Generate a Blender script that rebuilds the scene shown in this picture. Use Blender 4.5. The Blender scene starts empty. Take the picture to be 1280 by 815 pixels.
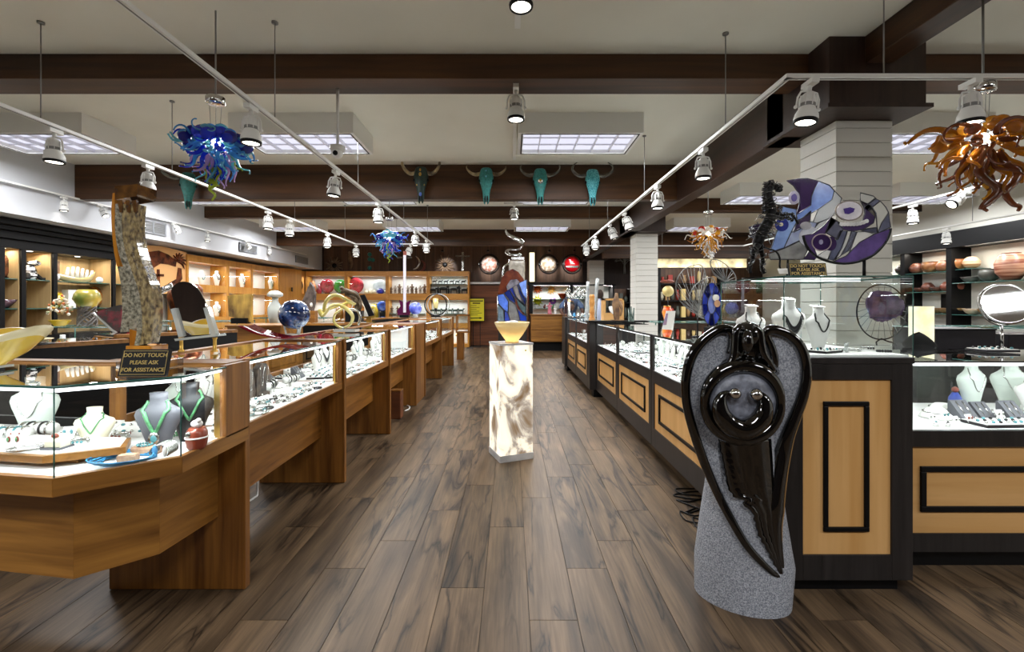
import bpy, math, random
from mathutils import Vector, Matrix
PI = math.pi
rnd = random.Random(7)
sc = bpy.context.scene
COL = sc.collection
# ---------------------------------------------------------------- camera, world, exposure
F = 569.0; HX, HY, HZ = 638.0, 381.0, 1.33       # focal length in px of a 1280x815 frame, horizon, eye height
cd = bpy.data.cameras.new('camera'); cam = bpy.data.objects.new('camera', cd); COL.objects.link(cam)
cam.location = (0, 0, HZ); cam.rotation_euler = (PI/2, 0, 0)
cd.sensor_width = 36; cd.lens = 36*F/1280
cd.shift_x = (640-HX)/1280; cd.shift_y = -(407.5-HY)/1280
cd.clip_start = .05; cd.clip_end = 100
sc.camera = cam
sc.view_settings.view_transform = 'Standard'; sc.view_settings.look = 'None'
sc.view_settings.exposure = 0.72; sc.view_settings.gamma = 1; sc.view_settings.use_curve_mapping = False
w = bpy.data.worlds.new('world'); sc.world = w; w.use_nodes = True
w.node_tree.nodes['Background'].inputs[0].default_value = (.9, .95, 1, 1)
w.node_tree.nodes['Background'].inputs[1].default_value = .35
sc.cycles.transparent_max_bounces = 24
sc.cycles.max_bounces = 8; sc.cycles.diffuse_bounces = 4; sc.cycles.glossy_bounces = 4; sc.cycles.transmission_bounces = 6
sc.cycles.sample_clamp_indirect = 4
TROFFER_W = 42; SPOT_W = 26; LED_W = 2.0; CABINET_W = 3.2
def area(name, loc, sx, sy, power, color=(1,1,1), rot=(0,0,0), parent=None, spread=PI):
    l = bpy.data.lights.new(name, 'AREA'); l.shape = 'RECTANGLE'; l.size = sx; l.size_y = sy; l.energy = power; l.color = color; l.spread = spread
    o = bpy.data.objects.new(name, l); COL.objects.link(o); o.rotation_euler = rot
    if parent is not None:
        o.parent = parent; loc = Vector(loc)-ORG.get(parent.name, Vector())
    o.location = loc
    return o
def P(px, py, Y): return Vector(((px-HX)*Y/F, Y, HZ-(py-HY)*Y/F))
def X(px, Y): return (px-HX)*Y/F
def Z(py, Y): return HZ-(py-HY)*Y/F
# ---------------------------------------------------------------- helpers
ORG = {}
def lin(c):
    if isinstance(c, str):
        c = [int(c[i:i+2], 16)/255 for i in (0, 2, 4)]
    return tuple((v/12.92 if v <= .04045 else ((v+.055)/1.055)**2.4) for v in c[:3])+(1,)
class MB:
    def __init__(s): s.v = []; s.f = []; s.m = []; s.s = []
    def add(s, vs, fs, m=0, sm=False):
        b = len(s.v); s.v += [Vector(v) for v in vs]
        for f in fs: s.f.append([b+i for i in f]); s.m.append(m); s.s.append(sm)
        return s
    def box(s, x0, x1, y0, y1, z0, z1, m=0):
        if x0 > x1: x0, x1 = x1, x0
        if y0 > y1: y0, y1 = y1, y0
        if z0 > z1: z0, z1 = z1, z0
        return s.add([(x0,y0,z0),(x1,y0,z0),(x1,y1,z0),(x0,y1,z0),(x0,y0,z1),(x1,y0,z1),(x1,y1,z1),(x0,y1,z1)],
              [(0,3,2,1),(4,5,6,7),(0,1,5,4),(1,2,6,5),(2,3,7,6),(3,0,4,7)], m)
    def obox(s, c, size, rz=0, rx=0, ry=0, m=0):
        R = Matrix.Rotation(rz,4,'Z') @ Matrix.Rotation(ry,4,'Y') @ Matrix.Rotation(rx,4,'X')
        a, b, d = size[0]/2, size[1]/2, size[2]/2
        vs = [Vector(c)+R@Vector((x*a,y*b,z*d)) for x,y,z in [(-1,-1,-1),(1,-1,-1),(1,1,-1),(-1,1,-1),(-1,-1,1),(1,-1,1),(1,1,1),(-1,1,1)]]
        return s.add(vs, [(0,3,2,1),(4,5,6,7),(0,1,5,4),(1,2,6,5),(2,3,7,6),(3,0,4,7)], m)
    def prism(s, poly, vec, m=0, sm=False):
        n = len(poly); vec = Vector(vec); a = [Vector(p) for p in poly]; b = [p+vec for p in a]
        nrm = Vector()
        for i in range(n): nrm += a[i].cross(a[(i+1)%n])
        if nrm.dot(vec) > 0: a, b = b, a
        fs = [tuple(range(n)), tuple(range(2*n-1, n-1, -1))]
        s.add(a+b, fs, m, False)
        s.add(a+b, [(i, n+i, n+(i+1)%n, (i+1)%n) for i in range(n)], m, sm)
        return s
    def zprism(s, poly, z0, z1, m=0): return s.prism([(p[0],p[1],z0) for p in poly], (0,0,z1-z0), m)
    def tube(s, pts, r, n=8, closed=False, m=0, flat=1.0, cap=True):
        pts = [Vector(p) for p in pts]; k = len(pts)
        rs = r if isinstance(r, (list, tuple)) else [r]*k
        ref = None; vs = []
        for i, p in enumerate(pts):
            if closed: t = pts[(i+1)%k]-pts[i-1]
            else: t = pts[min(i+1,k-1)]-pts[max(i-1,0)]
            if t.length < 1e-9: t = Vector((0,0,1))
            t.normalize()
            if ref is None:
                ref = t.cross(Vector((0,1,0)) if abs(t.y) < .9 else Vector((1,0,0))).normalized()
            else:
                ref = ref-t*ref.dot(t)
                ref = ref.normalized() if ref.length > 1e-6 else t.orthogonal().normalized()
            bi = t.cross(ref)
            for j in range(n):
                a = 2*PI*j/n
                vs.append(p+ref*math.cos(a)*rs[i]+bi*math.sin(a)*rs[i]*flat)
        fs = []
        for i in range(k if closed else k-1):
            i2 = (i+1)%k
            for j in range(n): fs.append((i*n+j, i*n+(j+1)%n, i2*n+(j+1)%n, i2*n+j))
        if not closed and cap: fs += [tuple(range(n-1,-1,-1)), tuple((k-1)*n+j for j in range(n))]
        return s.add(vs, fs, m, True)
    def lathe(s, prof, c=(0,0,0), n=20, sx=1, sy=1, m=0, axis='Z'):
        vs = []
        for r, z in prof:
            for j in range(n):
                a = 2*PI*j/n; x, y = r*math.cos(a)*sx, r*math.sin(a)*sy
                if axis == 'Z': v = (x, y, z)
                elif axis == 'Y': v = (x, z, y)
                else: v = (z, x, y)
                vs.append(Vector(c)+Vector(v))
        k = len(prof); fs = []
        fl = axis == 'Y'
        for i in range(k-1):
            for j in range(n):
                q = (i*n+j, i*n+(j+1)%n, (i+1)*n+(j+1)%n, (i+1)*n+j)
                fs.append(q[::-1] if fl else q)
        if prof[0][0] > 1e-6: fs.append(tuple(range(n)) if fl else tuple(range(n-1,-1,-1)))
        if prof[-1][0] > 1e-6:
            q = tuple((k-1)*n+j for j in range(n)); fs.append(q[::-1] if fl else q)
        return s.add(vs, fs, m, True)
    def ell(s, c, r, nu=14, nv=9, m=0):
        r = (r,r,r) if not isinstance(r, (tuple,list)) else r
        prof = [(max(math.sin(PI*i/nv),1e-5), -math.cos(PI*i/nv)) for i in range(nv+1)]
        vs = []
        for a, z in prof:
            for j in range(nu):
                t = 2*PI*j/nu; vs.append((c[0]+r[0]*a*math.cos(t), c[1]+r[1]*a*math.sin(t), c[2]+r[2]*z))
        fs = [(i*nu+j, i*nu+(j+1)%nu, (i+1)*nu+(j+1)%nu, (i+1)*nu+j) for i in range(nv) for j in range(nu)]
        return s.add(vs, fs, m, True)
    def build(s, name, mats, parent=None, bevel=0, sub=0, local=False, kind=None, label=None):
        me = bpy.data.meshes.new(name)
        if parent is None and not local:
            xs = [v.x for v in s.v]; ys = [v.y for v in s.v]; zs = [v.z for v in s.v]
            org = Vector(((min(xs)+max(xs))/2, (min(ys)+max(ys))/2, min(zs)))
        elif parent is not None: org = ORG.get(parent.name, Vector())
        else: org = Vector()
        me.from_pydata([tuple(v-org) for v in s.v], [], s.f)
        for mt in (mats if isinstance(mats, (list,tuple)) else [mats]): me.materials.append(mt)
        me.polygons.foreach_set('material_index', s.m); me.polygons.foreach_set('use_smooth', s.s)
        me.update()
        o = bpy.data.objects.new(name, me); COL.objects.link(o)
        if parent is not None: o.parent = parent
        else: o.location = org
        ORG[o.name] = org
        if bevel:
            b = o.modifiers.new('bevel', 'BEVEL'); b.width = bevel; b.segments = 2; b.limit_method = 'ANGLE'; b.angle_limit = .6
        if sub:
            b = o.modifiers.new('sub', 'SUBSURF'); b.levels = sub; b.render_levels = sub
        if kind: o['kind'] = kind
        if label: o['label'] = label
        return o
def tag(o, label, cat, group=None):
    o['label'] = label; o['category'] = cat
    if group: o['group'] = group
    return o
def T(name, label, cat, loc=(0,0,0), group=None, local=False, rz=0):
    o = bpy.data.objects.new(name, None); COL.objects.link(o); o.location = loc; o.empty_display_size = .05
    o.rotation_euler = (0,0,rz)
    ORG[o.name] = Vector() if local else Vector(loc)
    return tag(o, label, cat, group)
def dup(o, loc=None, rz=None, label=None, group=None, rot=None, scale=None, parent=None, top=True):
    c = o.copy(); COL.objects.link(c)
    if parent is not None: c.parent = parent
    for ch in KIDS(o): dup(ch, parent=c, top=False)
    if top:
        if loc is not None: c.location = loc
        if rz is not None: c.rotation_euler = (0,0,rz)
        if rot is not None: c.rotation_euler = rot
        if scale is not None: c.scale = (scale,)*3
        if label: c['label'] = label
        if group: c['group'] = group
    return c
_k = {}
def KIDS(o):
    if o.name not in _k: _k[o.name] = [c for c in bpy.data.objects if c.parent == o]
    return _k[o.name]
def B(name, x0,x1,y0,y1,z0,z1, mat, parent=None, bevel=0, kind=None, label=None):
    return MB().box(x0,x1,y0,y1,z0,z1).build(name, mat, parent, bevel=bevel, kind=kind, label=label)
def arc(c, r, a0, a1, n=12, plane='XZ', ry=None):
    ry = r if ry is None else ry; out = []
    for i in range(n+1):
        a = a0+(a1-a0)*i/n; u, v = r*math.cos(a), ry*math.sin(a)
        out.append(Vector(c)+(Vector((u,0,v)) if plane == 'XZ' else Vector((u,v,0)) if plane == 'XY' else Vector((0,u,v))))
    return out
def catmull(pts, k=4, closed=False):
    pts = [Vector(p) for p in pts]; n = len(pts); out = []
    for i in range(n if closed else n-1):
        if closed: a, b, c, d = pts[i-1], pts[i], pts[(i+1)%n], pts[(i+2)%n]
        else: a, b, c, d = pts[max(i-1,0)], pts[i], pts[i+1], pts[min(i+2,n-1)]
        for j in range(k):
            t = j/k
            out.append(.5*((2*b)+(c-a)*t+(2*a-5*b+4*c-d)*t*t+(3*b-a-3*c+d)*t**3))
    if not closed: out.append(pts[-1])
    return out
def lerpl(a, b, n): return [a+(b-a)*i/(n-1) for i in range(n)]
def resample(rs, n):
    return [rs[min(int(t),len(rs)-2)]*(1-(t-min(int(t),len(rs)-2)))+rs[min(int(t),len(rs)-2)+1]*(t-min(int(t),len(rs)-2)) for t in [i*(len(rs)-1)/(n-1) for i in range(n)]]
# ---------------------------------------------------------------- materials
def nodes(name):
    m = bpy.data.materials.new(name); m.use_nodes = True
    nt = m.node_tree; return m, nt, nt.nodes['Principled BSDF']
def mat(name, col, rough=.5, metal=0, trans=0, coat=0, emit=0, ecol=None, noise=0, nscale=8, bump=0, bscale=60, sheen=0, alpha=1, col2=None, ior=None, stretch=(1,1,1), sharp=0):
    m, nt, b = nodes(name); c = lin(col)
    b.inputs['Base Color'].default_value = c; b.inputs['Roughness'].default_value = rough; b.inputs['Metallic'].default_value = metal
    b.inputs['Transmission Weight'].default_value = trans; b.inputs['Coat Weight'].default_value = coat; b.inputs['Alpha'].default_value = alpha
    if ior: b.inputs['IOR'].default_value = ior
    if emit: b.inputs['Emission Color'].default_value = lin(ecol or col); b.inputs['Emission Strength'].default_value = emit
    if noise or col2 or bump:
        tc = nt.nodes.new('ShaderNodeTexCoord'); mp = nt.nodes.new('ShaderNodeMapping'); mp.inputs['Scale'].default_value = stretch
        nt.links.new(tc.outputs['Object'], mp.inputs['Vector'])
    if noise or col2:
        n = nt.nodes.new('ShaderNodeTexNoise'); n.inputs['Scale'].default_value = nscale; n.inputs['Detail'].default_value = 5
        nt.links.new(mp.outputs[0], n.inputs['Vector'])
        r = nt.nodes.new('ShaderNodeValToRGB')
        if col2: lo, hi = c, lin(col2)
        else: lo = tuple(v*(1-noise) for v in c[:3])+(1,); hi = tuple(min(1,v*(1+noise)) for v in c[:3])+(1,)
        r.color_ramp.elements[0].color = lo; r.color_ramp.elements[1].color = hi
        r.color_ramp.elements[0].position = .35+sharp; r.color_ramp.elements[1].position = .65-sharp
        nt.links.new(n.outputs[0], r.inputs[0]); nt.links.new(r.outputs[0], b.inputs['Base Color'])
        if emit: nt.links.new(r.outputs[0], b.inputs['Emission Color'])
    if bump:
        n = nt.nodes.new('ShaderNodeTexNoise'); n.inputs['Scale'].default_value = bscale; n.inputs['Detail'].default_value = 3
        nt.links.new(mp.outputs[0], n.inputs['Vector'])
        bp = nt.nodes.new('ShaderNodeBump'); bp.inputs['Strength'].default_value = bump; bp.inputs['Distance'].default_value = .01
        nt.links.new(n.outputs[0], bp.inputs['Height']); nt.links.new(bp.outputs[0], b.inputs['Normal'])
    return m
def wood(name, c1, c2, axis='Z', rough=.4, fine=30, coat=0, vein=None):
    """straight-grained wood: noise stretched along AXIS"""
    m, nt, b = nodes(name)
    tc = nt.nodes.new('ShaderNodeTexCoord'); mp = nt.nodes.new('ShaderNodeMapping')
    sc_ = [1,1,1]; i = 'XYZ'.index(axis); sc_[i] = .06; mp.inputs['Scale'].default_value = sc_
    oi = nt.nodes.new('ShaderNodeObjectInfo'); ad = nt.nodes.new('ShaderNodeVectorMath'); ad.operation = 'ADD'
    ml = nt.nodes.new('ShaderNodeMath'); ml.operation = 'MULTIPLY'; ml.inputs[1].default_value = 37
    nt.links.new(oi.outputs['Random'], ml.inputs[0]); nt.links.new(tc.outputs['Object'], ad.inputs[0]); nt.links.new(ml.outputs[0], ad.inputs[1])
    nt.links.new(ad.outputs[0], mp.inputs['Vector'])
    n1 = nt.nodes.new('ShaderNodeTexNoise'); n1.inputs['Scale'].default_value = fine; n1.inputs['Detail'].default_value = 6; n1.inputs['Distortion'].default_value = .6
    n2 = nt.nodes.new('ShaderNodeTexNoise'); n2.inputs['Scale'].default_value = fine*.18; n2.inputs['Detail'].default_value = 2; n2.inputs['Distortion'].default_value = 1
    mx = nt.nodes.new('ShaderNodeMath'); mx.operation = 'MULTIPLY_ADD'; mx.inputs[1].default_value = .45
    m3 = nt.nodes.new('ShaderNodeMath'); m3.operation = 'MULTIPLY'; m3.inputs[1].default_value = .55
    r = nt.nodes.new('ShaderNodeValToRGB'); r.color_ramp.elements[0].position = .32; r.color_ramp.elements[1].position = .68
    r.color_ramp.elements[0].color = lin(c1); r.color_ramp.elements[1].color = lin(c2)
    nt.links.new(mp.outputs[0], n1.inputs['Vector']); nt.links.new(mp.outputs[0], n2.inputs['Vector'])
    nt.links.new(n2.outputs[0], m3.inputs[0]); nt.links.new(n1.outputs[0], mx.inputs[0]); nt.links.new(m3.outputs[0], mx.inputs[2])
    nt.links.new(mx.outputs[0], r.inputs[0]); nt.links.new(r.outputs[0], b.inputs['Base Color'])
    b.inputs['Roughness'].default_value = rough; b.inputs['Specular IOR Level'].default_value = .35; b.inputs['Coat Weight'].default_value = coat; b.inputs['Coat Roughness'].default_value = .15
    return m
def pane_mat(name, tint=(.93,.97,.96), refl=1.35, rough=0.0):
    m = bpy.data.materials.new(name); m.use_nodes = True; nt = m.node_tree; nt.nodes.clear()
    o = nt.nodes.new('ShaderNodeOutputMaterial'); mx = nt.nodes.new('ShaderNodeMixShader'); t = nt.nodes.new('ShaderNodeBsdfTransparent'); g = nt.nodes.new('ShaderNodeBsdfGlossy')
    fr = nt.nodes.new('ShaderNodeFresnel'); fr.inputs[0].default_value = 1.5
    mu = nt.nodes.new('ShaderNodeMath'); mu.operation = 'MULTIPLY'; mu.inputs[1].default_value = refl
    t.inputs[0].default_value = tint+(1,); g.inputs[0].default_value = (1,1,1,1); g.inputs['Roughness'].default_value = rough
    ge = nt.nodes.new('ShaderNodeNewGeometry'); mr = nt.nodes.new('ShaderNodeMapRange'); mr.inputs[3].default_value = 1.5; mr.inputs[4].default_value = 1/1.5
    nt.links.new(ge.outputs['Backfacing'], mr.inputs[0]); nt.links.new(mr.outputs[0], fr.inputs[0])
    nt.links.new(fr.outputs[0], mu.inputs[0]); nt.links.new(mu.outputs[0], mx.inputs[0]); nt.links.new(t.outputs[0], mx.inputs[1]); nt.links.new(g.outputs[0], mx.inputs[2]); nt.links.new(mx.outputs[0], o.inputs[0])
    return m
def artglass(name, col, a=.45, rough=.06, emit=0):
    """coloured blown glass: partly clear body colour under a sharp gloss"""
    m = bpy.data.materials.new(name); m.use_nodes = True; nt = m.node_tree; b = nt.nodes['Principled BSDF']
    o = [n for n in nt.nodes if n.type == 'OUTPUT_MATERIAL'][0]
    c = lin(col); b.inputs['Base Color'].default_value = c; b.inputs['Roughness'].default_value = rough; b.inputs['Coat Weight'].default_value = 1
    b.inputs['Subsurface Weight'].default_value = 0
    t = nt.nodes.new('ShaderNodeBsdfTransparent'); t.inputs[0].default_value = tuple(min(1, v**.45) for v in c[:3])+(1,)
    tl = nt.nodes.new('ShaderNodeBsdfTranslucent'); tl.inputs[0].default_value = tuple(min(1, v**.7) for v in c[:3])+(1,)
    m1 = nt.nodes.new('ShaderNodeMixShader'); m1.inputs[0].default_value = .4
    m2 = nt.nodes.new('ShaderNodeMixShader'); m2.inputs[0].default_value = a
    nt.links.new(b.outputs[0], m1.inputs[1]); nt.links.new(tl.outputs[0], m1.inputs[2])
    nt.links.new(m1.outputs[0], m2.inputs[1]); nt.links.new(t.outputs[0], m2.inputs[2]); nt.links.new(m2.outputs[0], o.inputs[0])
    return m
def emis(name, col, s):
    m = bpy.data.materials.new(name); m.use_nodes = True; nt = m.node_tree; b = nt.nodes['Principled BSDF']
    b.inputs['Base Color'].default_value = (0,0,0,1); b.inputs['Emission Color'].default_value = lin(col); b.inputs['Emission Strength'].default_value = s
    return m
def plank_mat():
    m, nt, b = nodes('grey_brown_floor_plank')
    N = nt.nodes.new; L = nt.links.new
    tc = N('ShaderNodeTexCoord'); oi = N('ShaderNodeObjectInfo')
    cmb = N('ShaderNodeCombineXYZ')
    for k, s in ((0, 31.7), (1, 57.3), (2, 11.1)):
        q = N('ShaderNodeMath'); q.operation = 'MULTIPLY'; q.inputs[1].default_value = s; L(oi.outputs['Random'], q.inputs[0]); L(q.outputs[0], cmb.inputs[k])
    ad = N('ShaderNodeVectorMath'); ad.operation = 'ADD'; L(tc.outputs['Object'], ad.inputs[0]); L(cmb.outputs[0], ad.inputs[1])
    def noise(sx, sy, scale, det, dist):
        mp = N('ShaderNodeMapping'); mp.inputs['Scale'].default_value = (sx, sy, 1); L(ad.outputs[0], mp.inputs['Vector'])
        n = N('ShaderNodeTexNoise'); n.inputs['Scale'].default_value = scale; n.inputs['Detail'].default_value = det; n.inputs['Distortion'].default_value = dist; L(mp.outputs[0], n.inputs['Vector']); return n.outputs[0]
    def ramp(v, st):
        r = N('ShaderNodeValToRGB'); L(v, r.inputs[0])
        while len(r.color_ramp.elements) < len(st): r.color_ramp.elements.new(.5)
        for e, (p, c) in zip(r.color_ramp.elements, st): e.position = p; e.color = c
        return r.outputs[0]
    base = ramp(noise(1, .12, 9, 5, .4), [(.3, lin('4a3b2c')), (.5, lin('67543f')), (.7, lin('77614a'))])
    fine = ramp(noise(1, .04, 90, 3, .2), [(.3, (.72,.72,.72,1)), (.7, (1.16,1.16,1.16,1))])
    vein = ramp(noise(1, .13, 6.5, 8, .8), [(.455, (1,1,1,1)), (.488, (.5,.5,.52,1)), (.5, (.16,.16,.17,1)), (.512, (.5,.5,.52,1)), (.545, (1,1,1,1))])
    mask = ramp(noise(1, .35, 3.4, 2, .5), [(.36, (0,0,0,1)), (.52, (1,1,1,1))])
    smear = ramp(noise(1, .16, 6, 4, .8), [(.5, (1,1,1,1)), (.66, (.5,.5,.53,1))])
    def mul(a, b_, f=None):
        x = N('ShaderNodeMix'); x.data_type = 'RGBA'; x.blend_type = 'MULTIPLY'; x.inputs[0].default_value = 1
        L(a, x.inputs[6]); L(b_, x.inputs[7])
        if f is not None: L(f, x.inputs[0])
        return x.outputs[2]
    c = mul(mul(base, fine), smear); c = mul(c, vein, mask)
    hv = N('ShaderNodeMapRange'); hv.inputs[3].default_value = .86; hv.inputs[4].default_value = 1.12; L(oi.outputs['Random'], hv.inputs[0])
    vm = N('ShaderNodeVectorMath'); vm.operation = 'SCALE'; L(c, vm.inputs[0]); L(hv.outputs[0], vm.inputs['Scale'])
    L(vm.outputs[0], b.inputs['Base Color']); b.inputs['Roughness'].default_value = .42; b.inputs['Specular IOR Level'].default_value = .28
    bp = N('ShaderNodeBump'); bp.inputs['Strength'].default_value = .12; bp.inputs['Distance'].default_value = .004; L(noise(1,.05,60,3,.2), bp.inputs['Height']); L(bp.outputs[0], b.inputs['Normal'])
    return m
def stone_lamp_mat(name):
    m, nt, b = nodes(name); N = nt.nodes.new; L = nt.links.new
    tc = N('ShaderNodeTexCoord'); n = N('ShaderNodeTexNoise'); n.inputs['Scale'].default_value = 3.6; n.inputs['Detail'].default_value = 7; n.inputs['Distortion'].default_value = .9; n.inputs['Roughness'].default_value = .55
    mp = N('ShaderNodeMapping'); mp.inputs['Scale'].default_value = (1.2,1.2,.8); mp.inputs['Location'].default_value = (4.1,.7,2.2); L(tc.outputs['Object'], mp.inputs[0]); L(mp.outputs[0], n.inputs['Vector'])
    r = N('ShaderNodeValToRGB'); cr = r.color_ramp
    for _ in range(4): cr.elements.new(.5)
    for e, (p, c) in zip(cr.elements, [(.30,'6b4a28'),(.40,'8a7660'),(.46,'a89c90'),(.52,'f2ead6'),(.62,'fffbf0'),(.75,'e8d8b8')]): e.position = p; e.color = lin(c)
    L(n.outputs[0], r.inputs[0]); L(r.outputs[0], b.inputs['Base Color']); L(r.outputs[0], b.inputs['Emission Color'])
    b.inputs['Emission Strength'].default_value = .5; b.inputs['Roughness'].default_value = .25
    return m
M = {}
M['plank'] = plank_mat()
M['white'] = mat('white_lacquer', 'e8e8e4', .45)
M['ceiling'] = mat('ceiling_paint', 'e2e0d4', .9, noise=.04, nscale=1)
M['wallpaint'] = mat('wall_paint', 'd8d6cc', .8)
M['soffit'] = mat('soffit_paint', 'c2c4c8', .8)
M['grey_joint'] = mat('subfloor', '4a4038', .8)
M['beam'] = wood('stained_beam_x', '1a1008', '5c3a1e', 'X', .5, 14)
M['beamy'] = wood('stained_beam_y', '1a1008', '5c3a1e', 'Y', .45, 14)
M['girder'] = wood('dark_girder_wood', '20150f', '40291d', 'Y', .45, 16)
M['boxwood'] = wood('dark_box_wood', '221713', '3c2a22', 'Z', .45, 24)
M['oak_z'] = wood('honey_wood_z', '5a330f', '9c682c', 'Z', .42, 42, .12)
M['oak_y'] = wood('honey_wood_y', '5e3711', 'a06c2e', 'Y', .42, 42, .12)
M['oak_x'] = wood('honey_wood_x', '613a12', 'a47232', 'X', .42, 42, .12)
M['maple_x'] = wood('maple_panel', 'c59252', 'deb074', 'X', .35, 20)
M['maple_z'] = wood('maple_panel_upright', 'c59252', 'deb074', 'Z', .35, 20)
M['shelfwood'] = wood('pale_shelf_back', 'a98a5c', 'cdb283', 'Z', .5, 18)
M['cab_x'] = wood('golden_cabinet_x', 'ab6f28', 'd39a48', 'X', .35, 20)
M['cab_z'] = wood('golden_cabinet_z', 'ab6f28', 'd39a48', 'Z', .35, 20)
M['ebony'] = wood('charcoal_laminate', '1b1918', '2f2b2a', 'Z', .35, 60)
M['black'] = mat('black_satin', '070708', .45)
M['blackgloss'] = mat('polished_black_stone', '040404', .06, coat=1)
M['stone'] = mat('rough_grey_stone', '7a7f8a', .8, col2='c6cad2', nscale=170, bump=.8, bscale=260)
M['stone2'] = mat('dark_grey_stone', '585b65', .4, col2='868a96', nscale=30, bump=.15)
M['glass'] = pane_mat('case_glass')
M['glassedge'] = mat('glass_edge', '3c6a62', .15, trans=.3)
M['mirror'] = mat('mirror', 'e0e0e0', .03, 1)
M['chrome'] = mat('chrome', 'd0d0d0', .12, 1)
M['silver'] = mat('silver', 'c8c8c4', .22, 1)
M['gold'] = mat('gold_metal', 'c8a050', .3, 1)
M['brass'] = mat('brass_letter', 'b39a55', .4, .3)
M['deck'] = mat('white_deck', 'efefed', .6)
M['cloth'] = mat('white_bust', 'ecebe6', .6)
M['cream'] = mat('cream_bust', 'e2dcc2', .6)
M['greybust'] = mat('charcoal_bust', '55565c', .55)
M['blackbust'] = mat('black_bust', '17181b', .5)
M['palegreen'] = mat('pale_green_bust', 'cfd9cf', .6)
M['turq'] = mat('turquoise_bead', '4a8288', .35, noise=.4, nscale=40)
M['turq2'] = mat('blue_bead', '2f86b8', .35, noise=.4, nscale=40)
M['greenbead'] = mat('green_bead', '4f8a5c', .35, noise=.4, nscale=60)
M['redbead'] = mat('coral_bead', '7c3e30', .35, noise=.3, nscale=40)
M['blackbead'] = mat('black_bead', '18181c', .2)
M['sand'] = mat('pink_sandstone', 'a07c62', .85, col2='c0a084', nscale=30, bump=.3)
M['led'] = emis('led_strip', 'f8fcff', 2.2)
M['lens'] = emis('lamp_lens', 'fff8e8', 5)
M['troffer'] = emis('troffer_diffuser', 'e8e8fa', .62)
M['louver'] = mat('louver_white', 'dcdce2', .35)
M['leather'] = mat('dark_leather', '232024', .5)
M['grout'] = mat('block_joint', '9a978e', .9)
M['block'] = mat('painted_block', 'd2d0c8', .75, bump=.12, bscale=60)
M['black'].node_tree.nodes['Principled BSDF'].inputs['Specular IOR Level'].default_value = .22; M['leather'].node_tree.nodes['Principled BSDF'].inputs['Specular IOR Level'].default_value = .22
M['ventgrey'] = mat('vent_grey', '8a8c90', .5)
M['cable'] = mat('steel_cable', '8a8a88', .4, .6)
# ---------------------------------------------------------------- structure
XL, XR, Y0, Y1, ZC = -7.05, 8.2, -4.0, 14.8, 3.3
fl = B('floor', XL, XR, Y0, Y1, -.12, -.006, M['grey_joint'], kind='structure')
ORG[fl.name] = ORG[fl.name]
PW, PL = .2035, 1.22
pm = MB().box(-PW/2+.0015, PW/2-.0015, -PL/2+.0015, PL/2-.0015, -.0055, 0)
cells = []
for i in range(-36, 42):
    x = .08+PW*(i+.5)
    if x < XL+.1 or x > XR-.1: continue
    off = [0, .31, .53, .84, .18, .66][i % 6]*PL+.02
    k = 0; y = Y0-PL/2-.2+off
    while y < Y1-PL/2:
        if y > Y0+PL/2: cells.append((x, y))
        y += PL
def shown(c):
    x, y = c
    return y > 1.0 and -2.5 < x < 2.7 and not (x > 1.75 and y > 2.6) and not (x < -2 and y > 2.3)
near = sorted([c for c in cells if shown(c)], key=lambda c: c[1]+abs(c[0])*.3)[:296]
p0 = pm.build('plank', M['plank'], local=True)
p0.parent = fl
fo = ORG[fl.name]
for i, (x, y) in enumerate(near):
    o = p0 if i == 0 else p0.copy()
    if i: COL.objects.link(o)
    o.location = Vector((x, y, 0))-fo
rest = MB(); ns = set(near)
for x, y in cells:
    if (x, y) not in ns: rest.box(x-PW/2+.0015, x+PW/2-.0015, y-PL/2+.0015, y+PL/2-.0015, -.0055, 0)
r_ = rest.build('distant_planks', M['plank'], fl); r_['kind'] = 'stuff'
B('ceiling', XL, XR, Y0, Y1, ZC, ZC+.12, M['ceiling'], kind='structure')
B('wall_left', XL-.12, XL, Y0, Y1, -.12, ZC, M['wallpaint'], kind='structure')
B('wall_right', XR, XR+.12, Y0, Y1, -.12, ZC, M['wallpaint'], kind='structure')
B('wall_front', XL, XR, Y0-.12, Y0, -.12, ZC, M['boxwood'], kind='structure')
wb = B('wall_back', XL, XR, Y1, Y1+.12, -.12, ZC, M['boxwood'], kind='structure')
# upper back wall: stained upright boards; below them reclaimed planks left of the lit display
bd = MB().box(-.148, .148, -.03, 0, 0, 1.22)
M['board'] = wood('stained_board', '34241b', '6b4f3c', 'Z', .5, 12)
M['reclaimed'] = wood('reclaimed_plank', '3f2213', '8a5230', 'X', .6, 14)
b0 = None
x = -5.9
while x < 2.3:
    if b0 is None: b0 = bd.build('board', M['board'], local=True); o = b0
    else: o = b0.copy(); COL.objects.link(o)
    o.parent = wb; o.location = Vector((x, Y1, 2.06))-ORG[wb.name]; x += .3
h0 = None; rb = MB().box(-1.25, 1.25, -.03, 0, 0, .192)
for k in range(10):
    if h0 is None: h0 = rb.build('plank', M['reclaimed'], local=True); o = h0
    else: o = h0.copy(); COL.objects.link(o)
    o.parent = wb; o.location = Vector((-.35, Y1, .02+k*.195))-ORG[wb.name]
B('trim_1', -1.3, -.25, Y1-.16, Y1-.03, 2.0, 2.06, M['white'], kind='structure')
B('trim_2', .45, 2.6, Y1-.14, Y1-.03, 1.97, 2.05, M['black'], kind='structure')
# soffit on the left, with underside
sf = MB().box(XL, -6.12, Y0, Y1, 2.45, ZC).build('wall_soffit', M['soffit'], kind='structure')
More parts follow.
